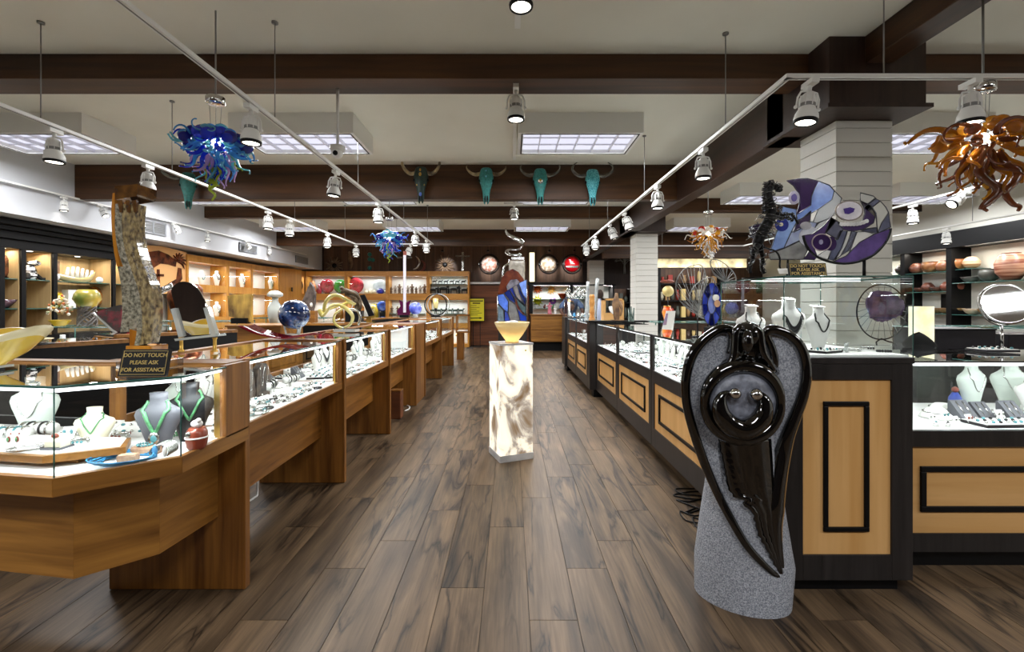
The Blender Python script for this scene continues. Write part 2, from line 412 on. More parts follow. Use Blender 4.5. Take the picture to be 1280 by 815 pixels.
# ceiling beams
def beam(label, x0, x1, y, z0, th):
    o = B('ceiling_beam', x0, x1, y, y+th, z0, ZC, M['beam'], bevel=.006); o['kind'] = 'structure'
beam('', -6.12, 2.34, 3.57, 3.105, .27); beam('', 3.05, XR, 3.57, 3.105, .27)
beam('', -6.12, 2.34, 6.39, 2.81, .15)
beam('', -6.12, 2.34, 9.1, 3.07, .16); beam('', 2.52, 7.6, 8.4, 3.05, .16)
beam('', -6.12, 2.34, 11.9, 2.88, .16); beam('', 2.52, XR, 12.4, 2.6, .16)
o = B('ceiling_girder', 2.34, 2.52, 3.9, 14.6, 2.77, ZC, M['girder'], bevel=.006); o['kind'] = 'structure'
o = B('ceiling_girder', 2.6, 2.8, Y0, 3.34, 3.1, ZC, M['beamy'], bevel=.006); o['kind'] = 'structure'
def capbox(x0, x1, y0, y1, zb):
    m = MB().box(x0, x1, y0, y1, zb+.03, ZC).box(x0-.03, x1+.03, y0-.03, y1+.03, zb, zb+.03)
    o = m.build('column_cap', M['boxwood']); o['kind'] = 'structure'
capbox(2.34, 3.05, 3.34, 4.15, 2.77); capbox(2.34, 3.05, 8.95, 9.75, 2.77); capbox(2.34, 3.0, 14.1, 14.7, 2.72)
def column(x0, x1, y0, y1, zt, n=None):
    c = MB().box(x0+.008, x1-.008, y0+.008, y1-.008, 0, zt).build('column', M['grout']); c['kind'] = 'structure'
    h = .113; k = 0; z = 0; proto = {}
    while z < zt-.01:
        hh = min(h, zt-z)
        if hh > h-.001 and proto: o = proto[0].copy(); COL.objects.link(o)
        else:
            o = MB().box(x0, x1, y0, y1, 0, hh-.005).build('block', M['block'], local=True, bevel=.003)
            if hh > h-.001: proto[0] = o
        o.parent = c; o.location = Vector((0,0,z))-ORG[c.name]; z += h
column(2.54, 2.98, 3.55, 3.99, 2.77); column(2.54, 2.98, 9.2, 9.64, 2.77); column(2.46, 2.92, 14.2, 14.6, 2.72)
# ---------------------------------------------------------------- ceiling troffers
def troffer(x0, y0, label, nx=6, ny=3):
    W, D, zb = 1.22, .62, 3.09
    t = T('ceiling_light', label, 'ceiling light', (x0+W/2, y0+D/2, zb), group='boxed fluorescent ceiling lights')
    m = MB(); e = .02
    m.box(x0-.03, x0+e, y0-.03, y0+D+.03, zb, ZC); m.box(x0+W-e, x0+W+.03, y0-.03, y0+D+.03, zb, ZC)
    m.box(x0+e, x0+W-e, y0-.03, y0+e, zb, ZC); m.box(x0+e, x0+W-e, y0+D-e, y0+D+.03, zb, ZC)
    m.build('housing', M['white'], t)
    MB().box(x0+e, x0+W-e, y0+e, y0+D-e, zb+.045, zb+.055).build('diffuser', M['troffer'], t)
    m = MB()
    for i in range(1, nx): xx = x0+W*i/nx; m.box(xx-.004, xx+.004, y0+e, y0+D-e, zb+.008, zb+.045)
    for j in range(1, ny): yy = y0+D*j/ny; m.box(x0+e, x0+W-e, yy-.004, yy+.004, zb+.030, zb+.045)
    m.build('louver', M['louver'], t)
    m = MB()
    for a, b, c, d in ((x0,x0+W,y0,y0+.012),(x0,x0+W,y0+D-.012,y0+D),(x0,x0+.012,y0,y0+D),(x0+W-.012,x0+W,y0,y0+D)): m.box(a,b,c,d,zb-.004,zb)
    m.build('trim_ring', M['black'], t)
    area('troffer_glow', (x0+W/2, y0+D/2, zb+.002), W-.05, D-.05, TROFFER_W, (.97,.98,1), parent=t)
names = {-5.64:'left wall side', -2.86:'left aisle side', .115:'centre aisle', 3.72:'right of the columns', 6.3:'far right side'}
for yy, yn in ((-1.2,'unseen, behind the camera'), (4.69,'between the first and second beams'), (7.35,'behind the skull beam'), (10.3,'farthest, before the back wall')):  # row behind the camera is unseen, added on the same grid as fill light
    for xx, xn in names.items():
        troffer(xx, yy, f'boxed white ceiling light, {xn}, {yn}')
# ---------------------------------------------------------------- track lights
def make_spot():
    t = T('track_spotlight', 'proto', 'spotlight', local=True)
    MB().box(-.02,.02,-.05,.05,-.028,0).lathe([(.012,-.06),(.012,-.02)], n=10).build('mount', M['white'], t)
    m = MB(); m.tube([(-.062,0,-.15),(-.06,0,-.1),(-.045,0,-.065),(0,0,-.055),(.045,0,-.065),(.06,0,-.1),(.062,0,-.15)], .006, 6)
    m.ell((-.066,0,-.155), .01, 8, 5); m.ell((.066,0,-.155), .01, 8, 5); m.build('yoke', M['white'], t)
    m = MB(); m.lathe([(.001,-.07),(.022,-.07),(.032,-.08),(.038,-.12),(.04,-.13),(.04,-.15),(.044,-.16),(.058,-.19),(.062,-.215),(.06,-.225),(.05,-.225)], n=20)
    for i in range(8):
        a = 2*PI*i/8; m.obox((.040*math.cos(a),.040*math.sin(a),-.118), (.012,.004,.06), rz=a)
    hs = m.build('housing', M['white'], t)
    MB().lathe([(.040,-.13),(.0415,-.132),(.0415,-.148),(.040,-.15)], n=20).build('vent_band', M['cable'], hs)
    MB().lathe([(.06,-.222),(.062,-.224),(.06,-.24),(.05,-.24),(.05,-.225)], n=20).build('bezel', M['black'], hs)
    MB().lathe([(.001,-.236),(.03,-.237),(.05,-.234)], n=20).build('lens', M['lens'], hs)
    l = bpy.data.lights.new('spot_beam', 'SPOT'); l.energy = SPOT_W; l.spot_size = 1.5; l.spot_blend = .8; l.color = (1,.95,.86); l.shadow_soft_size = .05
    o = bpy.data.objects.new('spot_beam', l); COL.objects.link(o); o.location = (0,0,-.25); o.parent = t
    return t
spot0 = make_spot(); used_spot = [False]
def spot(x, y, z, label, rx=0, ry=0, rz=0, scale=1):
    o = spot0
    if used_spot[0]: o = dup(spot0)
    used_spot[0] = True
    o.location = (x, y, z-.012); o.rotation_euler = (rx, ry, rz); o.scale = (scale,)*3
    tag(o, label, 'spotlight', 'white track spotlights')
def rail(name, label, pts, z, rods, closed=False):
    t = T(name, label, 'light track', (pts[0][0], pts[0][1], z))
    for a, b in zip(pts, pts[1:]+(pts[:1] if closed else [])):
        a, b = Vector((*a, z+.012)), Vector((*b, z+.012)); d = b-a; ang = math.atan2(d.y, d.x)
        m = MB().obox((a+b)/2, (d.length+.03, .034, .022), rz=ang)
        m.obox((a+b)/2+Vector((0,0,-.012)), (d.length, .006, .004), rz=ang, m=1)
        m.build('track_rail', [M['white'], M['cable']], t)
    for x, y in rods:
        MB().tube([(x,y,z+.02),(x,y,ZC-.012)], .004, 6).lathe([(.022,ZC-.012),(.022,ZC)], (x,y,0), n=12).build('hanging_rod', M['cable'], t)
TZ = 2.6
rail('light_track', 'U-shaped white track hanging over the left display cases', [(-1.64,.6),(-1.64,9.6),(-3.27,9.6),(-3.27,1.0)], TZ,
     [(-1.64,1.3),(-1.64,3.17),(-1.64,4.9),(-1.64,7.0),(-1.64,9.0),(-3.27,3.17),(-3.27,4.4),(-3.27,6.9),(-3.27,9.0),(-2.4,9.6)])
for i, (px, tx) in enumerate(((314,0),(420,.1),(473,0),(519,0),(533,0))):
    y = 1.64*F/(638-px); nm = ['beside the blue chandelier','hanging below the security camera','over the fourth left case','second from the far end','at the far end'][i]
    spot(-1.64, y, TZ, f'white spotlight on the near arm of the U track, {nm}', ry=tx)
for i, px in enumerate((68,185,335,362,409,445)):
    y = 3.27*F/(638-px)
    spot(-3.27, y, TZ, ['white spotlight nearest on the outer arm of the left U track','white ribbed spotlight in front of the skull, outer arm of the U track','white spotlight on outer U track arm, third from the near end','white spotlight on outer U track arm, fourth from the near end','white spotlight on outer U track arm, second from far end','white spotlight at the far corner of the outer U track arm'][i])
spot(-2.1, 9.6, TZ, 'white spotlight on the far crossbar of the U track', ry=.3)
rail('light_track', 'long white track fixed on the left soffit above the vents', [(-6.06,3.2),(-6.06,13.5)], 2.80, [])
for i, (px, ry) in enumerate(((78,0),(122,-.6),(176,0),(215,-.6),(258,0),(306,-.5),(336,0))):
    y = 6.06*F/(638-px)
    spot(-6.04, y, 2.80, f'small white spotlight under the left soffit track, {["first","second","third","fourth","fifth","sixth","last"][i]} from the near end', ry=ry, scale=.8)
rail('light_track', 'rectangular loop of white track over the right counters', [(1.56,2.56),(1.56,9.9),(5.07,9.9),(5.07,2.56)], TZ,
     [(1.56,3.3),(1.56,5.3),(1.56,7.3),(1.56,9.0),(2.1,2.56),(3.0,2.56),(4.3,2.56),(5.07,5.0),(5.07,7.0),(3.3,9.9)], closed=True)
for i, px in enumerate((879,822,780,762,744,733)):
    y = 1.56*F/(px-638)
    spot(1.56, y, TZ, f'white spotlight on the right loop\'s aisle arm, {["nearest the block column","second","third and tilted","fourth and tilted","fifth","last"][i]}', ry=-.35 if i in (2,3) else 0)
spot(X(1013,2.56), 2.56, TZ, 'white spotlight at the near corner of the right track loop', ry=.12)
spot(X(1213,2.56), 2.56, TZ, 'white spotlight directly above the big amber glass chandelier')
for i, px in enumerate((806,889)): spot(X(px,9.9), 9.9, TZ, ['white spotlight on the far bar beside the second column','white spotlight on the far bar under the small amber chandelier'][i])
spot(5.07, 5.07*F/(1141-638), TZ, 'white spotlight on the far right arm of the loop, beside the block column')
spot(5.07, 5.07*F/(1210-638), TZ, 'white spotlight on the right arm behind amber glass, tilted', ry=.9)
rail('light_track', 'straight white track in front of the right pottery shelves', [(6.6,4.5),(6.6,11.5)], 2.5, [(6.6,6.5),(6.6,9)])
spot(6.6, 6.6*F/(1183-638), 2.5, 'white spotlight hanging in front of the pottery shelves')
# short centre track pieces on the ceiling
def ctrack(y0, y1, heads, label):
    t = T('light_track', label, 'light track', (.05, y0, ZC-.03))
    MB().box(.03,.07,y0,y1,ZC-.028,ZC).build('track_rail', M['white'], t)
ctrack(2.2, 3.2, [], 'short ceiling track over the aisle before the first beam')
ctrack(4.35, 6.1, [], 'short ceiling track over the aisle before the skull beam')
spot(.06, 2.55, ZC-.03, 'white spotlight at the top, hanging over the aisle', scale=1.1)
spot(.045, 3.70, 3.105+.012, 'white spotlight hanging under the first beam over the aisle', scale=1.15)
spot(.06, 7.2, 2.93, 'white spotlight over the aisle just behind the skull beam')
MB().tube([(.06,7.2,2.93),(.06,7.2,ZC)], .006, 6).build('hanging_rod', M['cable'], spot0) if False else None
t = T('light_track', 'stub of white track hanging behind the skull beam', 'light track', (.06,7.2,2.93))
MB().box(-.1,.2,7.18,7.22,2.92,2.945).build('track_rail', M['white'], t)
MB().tube([(.06,7.2,2.945),(.06,7.2,ZC)], .005, 6).build('hanging_rod', M['cable'], t)
# security camera
c = P(422,192,3.75)
t = T('security_camera', 'white dome security camera hanging on a pole from the ceiling', 'camera', (c.x, c.y, c.z))
MB().tube([(c.x,c.y,c.z+.06),(c.x,c.y,ZC)], .012, 8).build('pole', M['white'], t)
MB().lathe([(.055,.02),(.06,.03),(.06,.06),(.02,.065)], c, n=18).build('housing', M['white'], t)
MB().ell(c+Vector((0,-.01,0)), (.045,.045,.045)).build('dome', M['white'], t)
MB().lathe([(.018,-.052),(.02,-.05),(.02,-.04)], c+Vector((0,-.005,-.01)), n=14, axis='Y').build('lens', M['black'], t)
# air vents on the soffit
for (pa, pb, za, zb, lb) in ((173,206,2.76,2.54,'grey louvred air vent on the soffit above the copper mural'),(298,320,2.74,2.54,'grey louvred air vent on the soffit above the necklace cabinets'),(369,384,2.74,2.54,'grey louvred air vent at the far end of the soffit')):
    ya, yb = 6.12*F/(638-pa), 6.12*F/(638-pb)
    t = T('air_vent', lb, 'vent', (-6.12, ya, zb), group='air vents on the left soffit')
    MB().box(-6.12,-6.10,ya,yb,zb,za).build('backing', M['cable'], t)
    m = MB()
    m.box(-6.12,-6.09,ya,ya+.03,zb,za).box(-6.12,-6.09,yb-.03,yb,zb,za).box(-6.12,-6.09,ya,yb,zb,zb+.02).box(-6.12,-6.09,ya,yb,za-.02,za).box(-6.12,-6.09,(ya+yb)/2-.015,(ya+yb)/2+.015,zb,za)
    m.build('frame', M['ventgrey'], t)
    k = 0; z = zb+.035
    while z < za-.03:
        MB().obox((-6.095,(ya+yb)/2,z), (.012,yb-ya-.06,.004), ry=.6).build('slat', M['ventgrey'], t); z += .03
# ---------------------------------------------------------------- display cases
ZD, ZT = .76, 1.06
def glass_box_edges(m, pts, z0, z1, w=.004):
    for p in pts: m.tube([(p[0],p[1],z0),(p[0],p[1],z1)], w, 4)
def align(o, p, q):
    a = math.atan2(q[1]-p[1], q[0]-p[0]); o.data.transform(Matrix.Rotation(-a,4,'Z')); o.rotation_euler = (0,0,a)
def corner_case():
    t = T('display_case', 'faceted wooden corner display case with suspended body at near left', 'display case', (-1.87,1.9,0), 'wooden jewelry display cases')
    Fp = [(-2.9,1.69),(-1.485,1.475),(-1.218,1.69),(-1.218,2.118)]
    BK = [(-1.85,2.118),(-2.9,2.26)]
    def inset(d):
        out = []
        for i, p in enumerate(Fp):
            p = Vector(p); ns = []
            for a, b in ((i-1,i),(i,i+1)):
                if a < 0 or b >= len(Fp): continue
                e = Vector(Fp[b])-Vector(Fp[a]); n = Vector((-e.y, e.x)).normalized(); ns.append(n)
            n = sum(ns, Vector((0,0))); n.normalize(); out.append(p+n*d/max(n.dot(ns[0]),.3))
        out[-1].y = 2.118; out[0].x = -2.9
        return [tuple(p) for p in out]
    # rail ring (three facets as parts), each a mitred wedge
    I1 = inset(.022)
    for i in range(3):
        align(MB().zprism([Fp[i],Fp[i+1],I1[i+1],I1[i]], .705, ZD+.006).build('rail', M['oak_x'], t, bevel=.002), Fp[i], Fp[i+1])
    Bo = [(-2.9,1.85),(-1.568,1.634),(-1.387,1.80),(-1.36,2.118)]
    Bi = [(-2.9,1.88),(-1.575,1.66),(-1.412,1.81),(-1.385,2.118)]
    for i in range(3):
        align(MB().zprism([Bo[i],Bo[i+1],Bi[i+1],Bi[i]], .345, .72).build('apron_panel', M['oak_x'], t, bevel=.001), Bo[i], Bo[i+1])
    MB().zprism(Bi+BK, .345, .36).build('bottom_board', M['oak_x'], t)
    MB().zprism(I1+BK, .70, ZD).build('deck', M['deck'], t)
    I2 = inset(.008); I3 = inset(.014)
    for i in range(3):
        a, b = Vector(I2[i]), Vector(I2[i+1])
        if i == 2: b.y = 1.95
        MB().add([(a.x,a.y,ZD),(b.x,b.y,ZD),(b.x,b.y,ZT),(a.x,a.y,ZT)], [(0,1,2,3)]).build('front_pane', M['glass'], t)
    m = MB(); glass_box_edges(m, I2[1:3], ZD, ZT, .003); m.build('glass_edge', M['glassedge'], t)
    pts = [Fp[0],Fp[1],Fp[2],(-1.218,1.95)]
    MB().tube([(p[0],p[1],ZT+.002) for p in pts], .0045, 4).build('top_edge', M['glassedge'], t)
    poly = [*inset(.001)[:3], (-1.22,2.0), (-1.85,2.0), (-2.9,2.2)]
    MB().add([(p[0],p[1],ZT+.004) for p in poly], [tuple(range(len(poly)))]).build('top_pane', M['glass'], t)
    MB().box(-1.245,-1.218,1.95,2.118,ZD,1.07).box(-1.27,-1.245,1.95,1.962,ZD,1.062,m=1).build('corner_post', [M['oak_z'],M['gold']], t)
    MB().zprism([(-1.25,2.0),(-1.25,2.118),(-1.85,2.118),(-2.9,2.26),(-2.9,2.2),(-1.85,2.04)], 1.05, 1.073).build('top_frame', M['oak_x'], t)
    MB().zprism([(-1.85,2.10),(-1.85,2.118),(-2.9,2.26),(-2.9,2.24)], .345, .80).build('back_panel', M['black'], t)
    m = MB(); m.tube([(p[0],p[1]+.0,ZT-.012) for p in inset(.02)[:3]]+[(-1.24,1.95,ZT-.012)], .006, 4); m.build('led_strip', M['led'], t)
    area('case_light', (-2.15,1.64,ZT-.02), 1.3, .03, LED_W*1.5, (.93,.97,1), rot=(.5,0,-.12), parent=t)
    area('case_light', (-1.35,1.62,ZT-.02), .3, .02, LED_W*.5, (.93,.97,1), rot=(.5,0,.65), parent=t)
    area('case_light', (-1.26,1.8,ZT-.02), .02, .26, LED_W*.4, (.93,.97,1), rot=(0,.5,0), parent=t)
corner_case()
def end_panel(t, y, x0=-1.87, x1=-1.235, th=.04, zt=1.075):
    m = MB().box(x0, x1-.014, y+.001, y+th-.001, .004, ZD).box(x1-.09, x1-.014, y+.001, y+th-.001, ZD, zt).box(x0, x0+.05, y+.001, y+th-.001, ZD, zt).box(x0+.05, x1-.09, y+.001, y+th-.001, zt-.03, zt)
    m.build('end_panel', M['oak_z'], t, bevel=.002)
    MB().box(x1-.014, x1, y-.0, y+th+.0, .004, zt+.003).build('edge_strip', M['oak_z'], t, bevel=.003)
def left_case(lb, y0, y1, first=False, depth=.62):
    xf = -1.25; xb = xf-depth
    t = T('display_case', lb, 'display case', ((xf+xb)/2, (y0+y1)/2, 0), 'wooden jewelry display cases')
    if first: end_panel(t, y0-.04, zt=1.074)
    end_panel(t, y1)
    B('rail', xf-.02, xf, y0, y1, .705, ZD+.006, M['oak_y'], t, .002)
    B('apron_panel', xf-.185, xf-.16, y0, y1, .345, .71, M['oak_y'], t)
    B('deck', xb, xf-.02, y0, y1, .72, ZD, M['deck'], t)
    B('back_panel', xb, xb+.018, y0, y1, .345, .80, M['oak_y'], t)
    x = xf-.006
    MB().add([(x,y0+.003,ZD),(x,y1-.08,ZD),(x,y1-.08,ZT),(x,y0+.003,ZT)], [(0,1,2,3)]).build('front_pane', M['glass'], t)
    MB().box(xf-.02,xf-.002,y1-.08,y1,ZD,ZT+.01).box(xf-.03,xf-.02,y1-.09,y1-.08,ZD,ZT,m=1).build('corner_post', [M['oak_z'],M['gold']], t)
    MB().add([(xb+.05,y0,ZT+.004),(xf-.002,y0,ZT+.004),(xf-.002,y1-.05,ZT+.004),(xb+.05,y1-.05,ZT+.004)], [(0,1,2,3)]).build('top_pane', M['glass'], t)
    MB().tube([(xf-.002,y0,ZT+.003),(xf-.002,y1-.04,ZT+.003)], .0045, 4).build('top_edge', M['glassedge'], t)
    MB().box(xb,xb+.05,y0,y1,1.05,1.072).box(xb+.05,xf-.02,y1-.05,y1,1.05,1.072).build('top_frame', M['oak_y'], t, bevel=.002)
    B('led_strip', xf-.028, xf-.018, y0+.01, y1-.09, ZT-.018, ZT-.008, M['led'], t)
    L = y1-y0
    area('case_light', (xf-.03, (y0+y1)/2, ZT-.02), .03, L*.9, LED_W*L, (.93,.97,1), rot=(0,.45,0), parent=t)
    return t
LC = [(2.16,3.39),(3.43,4.67),(4.71,5.98),(6.65,8.18),(8.22,9.9)]
LN = ['wooden display case beside the corner case, under the globe','wooden display case with the curled yellow sculpture on top','wooden display case above the small wooden stump','wooden display case just beyond the solid wooden pier','farthest long wooden display case of the left row']
for i, (a, b) in enumerate(LC):
    t = left_case(LN[i], a, b, first=i in (0,3))
    if i == 2: B('end_lining', -1.82,-1.345,b+.002,b+.012,ZD+.002,1.04,M['deck'],t)
t = T('wooden_pier', 'solid wooden cabinet pier closing the gap in the left row of cases', 'cabinet', (-1.56,6.3,0))
B('body', -1.87,-1.26,6.025,6.60,0,1.05,M['oak_z'],t,.003); B('top', -1.88,-1.24,6.025,6.60,1.05,1.075,M['oak_y'],t,.003)
B('side_panel', -1.26,-1.25,6.03,6.60,0,1.05,M['oak_z'],t)
t = T('display_case', 'small square wood-framed glass case on a wooden leg near back cabinets', 'display case', (-1.1,11.3,0), 'wooden jewelry display cases')
m = MB(); x0,x1,y0,y1 = -1.32,-1.0,11.0,11.3
for x in (x0,x1-.03):
    for y in (y0,y1-.03): m.box(x,x+.03,y,y+.03,.68,1.09)
m.box(x0,x1,y0,y1,.65,.69).box(x0,x1,y0,y0+.03,1.06,1.09).box(x0,x1,y1-.03,y1,1.06,1.09).build('frame', M['oak_z'], t)
B('leg', x0+.02,x1-.14,y0+.03,y1,0,.65,M['oak_z'],t)
MB().add([(x0,y0+.01,.69),(x1,y0+.01,.69),(x1,y0+.01,1.06),(x0,y0+.01,1.06)],[(0,1,2,3)]).build('front_pane', M['glass'], t)
B('deck', x0+.03,x1-.03,y0+.03,y1-.03,.69,.70,M['deck'],t)
# small wooden stump in front of case three
c = P(496,517,5.35)
t = T('wood_stump', 'small square wooden block standing on the floor under the left cases', 'block', (c.x,c.y,0))
B('body', c.x-.07,c.x+.06,c.y-.06,c.y+.08,0,.32,M['reclaimed'],t,.01); B('top', c.x-.07,c.x+.06,c.y-.06,c.y+.08,.32,.335,M['oak_y'],t,.004)
# staff-side counters (black backs, wooden top rims, glass tops)
def staff_counter(lb, p0, p1, depth=.55, zt=1.07, black=True, end=True):
    p0, p1 = Vector(p0), Vector(p1); d = (p1-p0).normalized(); n = Vector((-d.y, d.x))*depth
    if n.x > 0: n = -n
    t = T('display_counter', lb, 'display counter', (*((p0+p1)/2), 0), 'staff side counters')
    def q(a, b, o0, o1, z0, z1, nm, mt, bev=0):
        A, C = p0+d*a, p0+d*b
        MB().zprism([A+n*o0, C+n*o0, C+n*o1, A+n*o1], z0, z1).build(nm, mt, t, bevel=bev)
    L = (p1-p0).length
    q(0, L, 0, .04, 0, zt-.03, 'back_panel', M['black'] if black else M['oak_x'])
    q(0, L, .04, 1, 0, .72, 'body', M['black'])
    q(0, L, .04, 1, .72, .76, 'deck', M['deck'])
    q(0, L, -.02, .12, zt-.03, zt, 'top_rim', M['oak_x'], .003)
    if end:
        q(L-.04, L, .04, 1, .76, zt-.03, 'end_panel', M['oak_x']); q(0, .03, .04, 1, .76, zt-.03, 'end_panel', M['oak_x'])
    A, C = p0+n*.12, p1+n*.12
    MB().add([(*A,zt-.004),(*C,zt-.004),(*(p1+n),zt-.004),(*(p0+n),zt-.004)], [(0,1,2,3)]).build('top_pane', M['glass'], t)
    MB().add([(*(p0+n),.76),(*(p1+n),.76),(*(p1+n),zt-.004),(*(p0+n),zt-.004)], [(0,1,2,3)]).build('front_pane', M['glass'], t)
    mid = (p0+p1)/2+n*.6
    area('case_light', (*mid, zt-.03), L*.8, .05, LED_W*L*.7, (.93,.97,1), rot=(0,0,math.atan2(d.y,d.x)), parent=t)
staff_counter('black-backed counter with a wooden rim holding the shell dish', (-3.45,2.35), (-2.92,3.48))
staff_counter('black-backed counter with a wooden rim behind the oval mirror', (-3.42,3.95), (-2.88,4.8))
t = T('wooden_counter', 'plain wooden counter end facing the aisle behind the globe', 'counter', (-3.05,5.8,0))
B('body', -3.42,-2.78,5.5,6.1,0,1.06,M['oak_x'],t); B('top', -3.44,-2.76,5.48,6.12,1.06,1.085,M['oak_x'],t,.003)
staff_counter('black-backed counter with a wooden rim right of the wooden counter end', (-3.3,6.3), (-2.0,6.5))
staff_counter('long black-backed counter behind the guitar sculpture', (-2.75,7.6), (-2.55,9.4))
staff_counter('short glass-topped counter closing the far left corner of the island', (-2.6,9.5), (-2.0,9.9))
# glass counters along the left wall
def plain_case(lb, x0, x1, y0, y1, zt=1.07, zd=.76, bodym='oak_x', group='glass counters'):
    t = T('display_counter', lb, 'display counter', ((x0+x1)/2,(y0+y1)/2,0), group)
    B('body', x0,x1,y0,y1,0,zd-.03,M[bodym],t); B('deck', x0,x1,y0,y1,zd-.03,zd,M['deck'],t)
    m = MB()
    for x in (x0+.01,x1-.01):
        for y in (y0+.01,y1-.01): m.tube([(x,y,zd),(x,y,zt)], .009, 4)
    for y in (y0+.01,y1-.01): m.tube([(x0,y,zt),(x1,y,zt)], .007, 4)
    for x in (x0+.01,x1-.01): m.tube([(x,y0,zt),(x,y1,zt)], .007, 4)
    m.build('frame', M['glassedge'], t)
    MB().add([(x0,y0,zt),(x1,y0,zt),(x1,y1,zt),(x0,y1,zt)], [(0,1,2,3)]).build('top_pane', M['glass'], t)
    MB().add([(x0,y0+.002,zd),(x1,y0+.002,zd),(x1,y0+.002,zt),(x0,y0+.002,zt)], [(0,1,2,3)]).build('front_pane', M['glass'], t)
    area('case_light', ((x0+x1)/2,(y0+y1)/2,zt-.02), (x1-x0)*.8, (y1-y0)*.6, LED_W*max(x1-x0,y1-y0)*.8, (.93,.97,1), parent=t)
    return t
plain_case('glass wall counter below the coral bouquet and fish bowl vase', -5.5,-4.3,5.2,5.75)
plain_case('glass wall counter in front of the copper mural', -5.6,-4.2,7.0,7.5)
plain_case('glass counter in front of the necklace cabinets', -5.0,-3.6,8.8,9.3)
# ---- right row
def moulding(m, x, y0, y1, z0, z1, w=.022, d=.012):
    m.box(x-d,x,y0,y1,z0,z0+w).box(x-d,x,y0,y1,z1-w,z1).box(x-d,x,y0,y0+w,z0+w,z1-w).box(x-d,x,y1-w,y1,z0+w,z1-w)
def right_case(lb, y0, y1, xf=1.23, panels=1, p0=.1):
    depth = .6; xb = xf+depth
    t = T('display_case', lb, 'display case', ((xf+xb)/2,(y0+y1)/2,0), 'dark framed jewelry display cases')
    B('body', xf+.02,xb,y0,y1,.11,.72,M['ebony'],t)
    B('toe_kick', xf+.14,xb,y0,y1,0,.11,M['black'],t)
    fr = MB().box(xf,xf+.02,y0,y1,.11,.27).box(xf,xf+.02,y0,y1,.66,ZD).box(xf,xf+.02,y0,y0+.07,.27,.66).box(xf,xf+.02,y1-.07,y1,.27,.66)
    fr.build('face_frame', M['ebony'], t)
    mp_ = B('maple_panel', xf+.008,xf+.02,y0+.07,y1-.07,.27,.66,M['maple_z'],t)
    m = MB(); moulding(m, xf+.008, y0+.19, y1-.19, .345, .585); m.build('moulding', M['black'], mp_)
    B('deck', xf+.02,xb,y0,y1,.72,ZD,M['deck'],t)
    m = MB()
    for y in (y0,y1-.035): m.box(xf,xf+.02,y,y+.035,ZD,ZT)
    m.box(xf,xf+.02,y0,y1,ZT-.004,ZT+.012).box(xb-.02,xb,y0,y1,ZT-.01,ZT+.012).build('corner_post', M['ebony'], t)
    MB().add([(xf+.008,y0,ZD),(xf+.008,y1,ZD),(xf+.008,y1,ZT),(xf+.008,y0,ZT)], [(0,1,2,3)]).build('front_pane', M['glass'], t)
    MB().add([(xf,y0,ZT+.013),(xb,y0,ZT+.013),(xb,y1,ZT+.013),(xf,y1,ZT+.013)], [(0,1,2,3)]).build('top_pane', M['glass'], t)
    MB().add([(xb-.01,y0,ZD),(xb-.01,y1,ZD),(xb-.01,y1,ZT),(xb-.01,y0,ZT)], [(0,1,2,3)]).build('back_pane', M['glass'], t)
    B('led_strip', xf+.022,xf+.032,y0+.01,y1-.01,ZT-.016,ZT-.006,M['led'],t)
    area('case_light', (xf+.04,(y0+y1)/2,ZT-.02), .03, (y1-y0)*.9, LED_W*(y1-y0)*1.15, (.93,.97,1), rot=(0,-.45,0), parent=t)
RC = [(2.72,3.97),(3.98,5.25),(5.26,6.53)]
for (a, b), l in zip(RC, ['dark framed display case right behind the stone angel','dark framed display case, second beyond the stone angel','dark framed display case, third beyond the stone angel']): right_case(l, a, b)
for (a, b), l in zip([(6.75,7.95),(7.96,9.16)], ['dark framed display case starting the farther right group','dark framed display case ending the farther right group']): right_case(l, a, b, xf=1.14)
t = T('dark_pier', 'narrow charcoal pier at the near end of the farther right cases', 'cabinet', (1.4,6.65,0))
B('body', 1.14,1.80,6.545,6.74,.11,1.075,M['ebony'],t); B('toe_kick', 1.2,1.8,6.56,6.74,0,.11,M['black'],t); B('countertop', 1.12,1.98,6.52,6.745,1.077,1.10,M['black'],t)
t = T('dark_pier', 'charcoal end cabinet at the far end of the right cases', 'cabinet', (1.4,9.4,0))
B('body', 1.1,1.75,9.18,9.7,.1,1.08,M['ebony'],t); B('toe_kick', 1.15,1.75,9.2,9.7,0,.1,M['black'],t)
# tall pedestal case with the glass box
t = T('display_case', 'tall charcoal and maple display cabinet with a clear glass box top', 'display case', (1.55,2.38,0), 'dark framed jewelry display cases')
x0,x1,y0,y1 = 1.25,1.84,2.08,2.70
B('body', x0+.01,x1-.01,y0+.02,y1,.07,1.06,M['ebony'],t)
B('toe_kick', x0+.08,x1-.03,y0+.05,y1,0,.07,M['black'],t)
px0,px1,pz0,pz1 = X(1004,2.08),X(1115,2.08),Z(694,2.08),Z(475,2.08)
B('corner_stile', x0,px0,y0,y0+.02,.07,1.06,M['ebony'],t,.002); B('corner_stile', px1,x1,y0,y0+.02,.07,1.06,M['ebony'],t,.002)
B('bottom_rail', px0,px1,y0,y0+.02,.07,pz0,M['ebony'],t,.002); B('top_rail', px0,px1,y0,y0+.02,pz1,1.06,M['ebony'],t,.002)
mp_ = B('maple_panel', px0,px1,y0+.01,y0+.02,pz0,pz1,M['maple_z'],t)
a,b,c,d = X(1030,2.08),X(1087,2.08),Z(665,2.08),Z(502,2.08); w_=.021
MB().box(a,b,y0-.002,y0+.01,c,c+w_).box(a,b,y0-.002,y0+.01,d-w_,d).box(a,a+w_,y0-.002,y0+.01,c+w_,d-w_).box(b-w_,b,y0-.002,y0+.01,c+w_,d-w_).build('moulding', M['black'], mp_, bevel=.003)
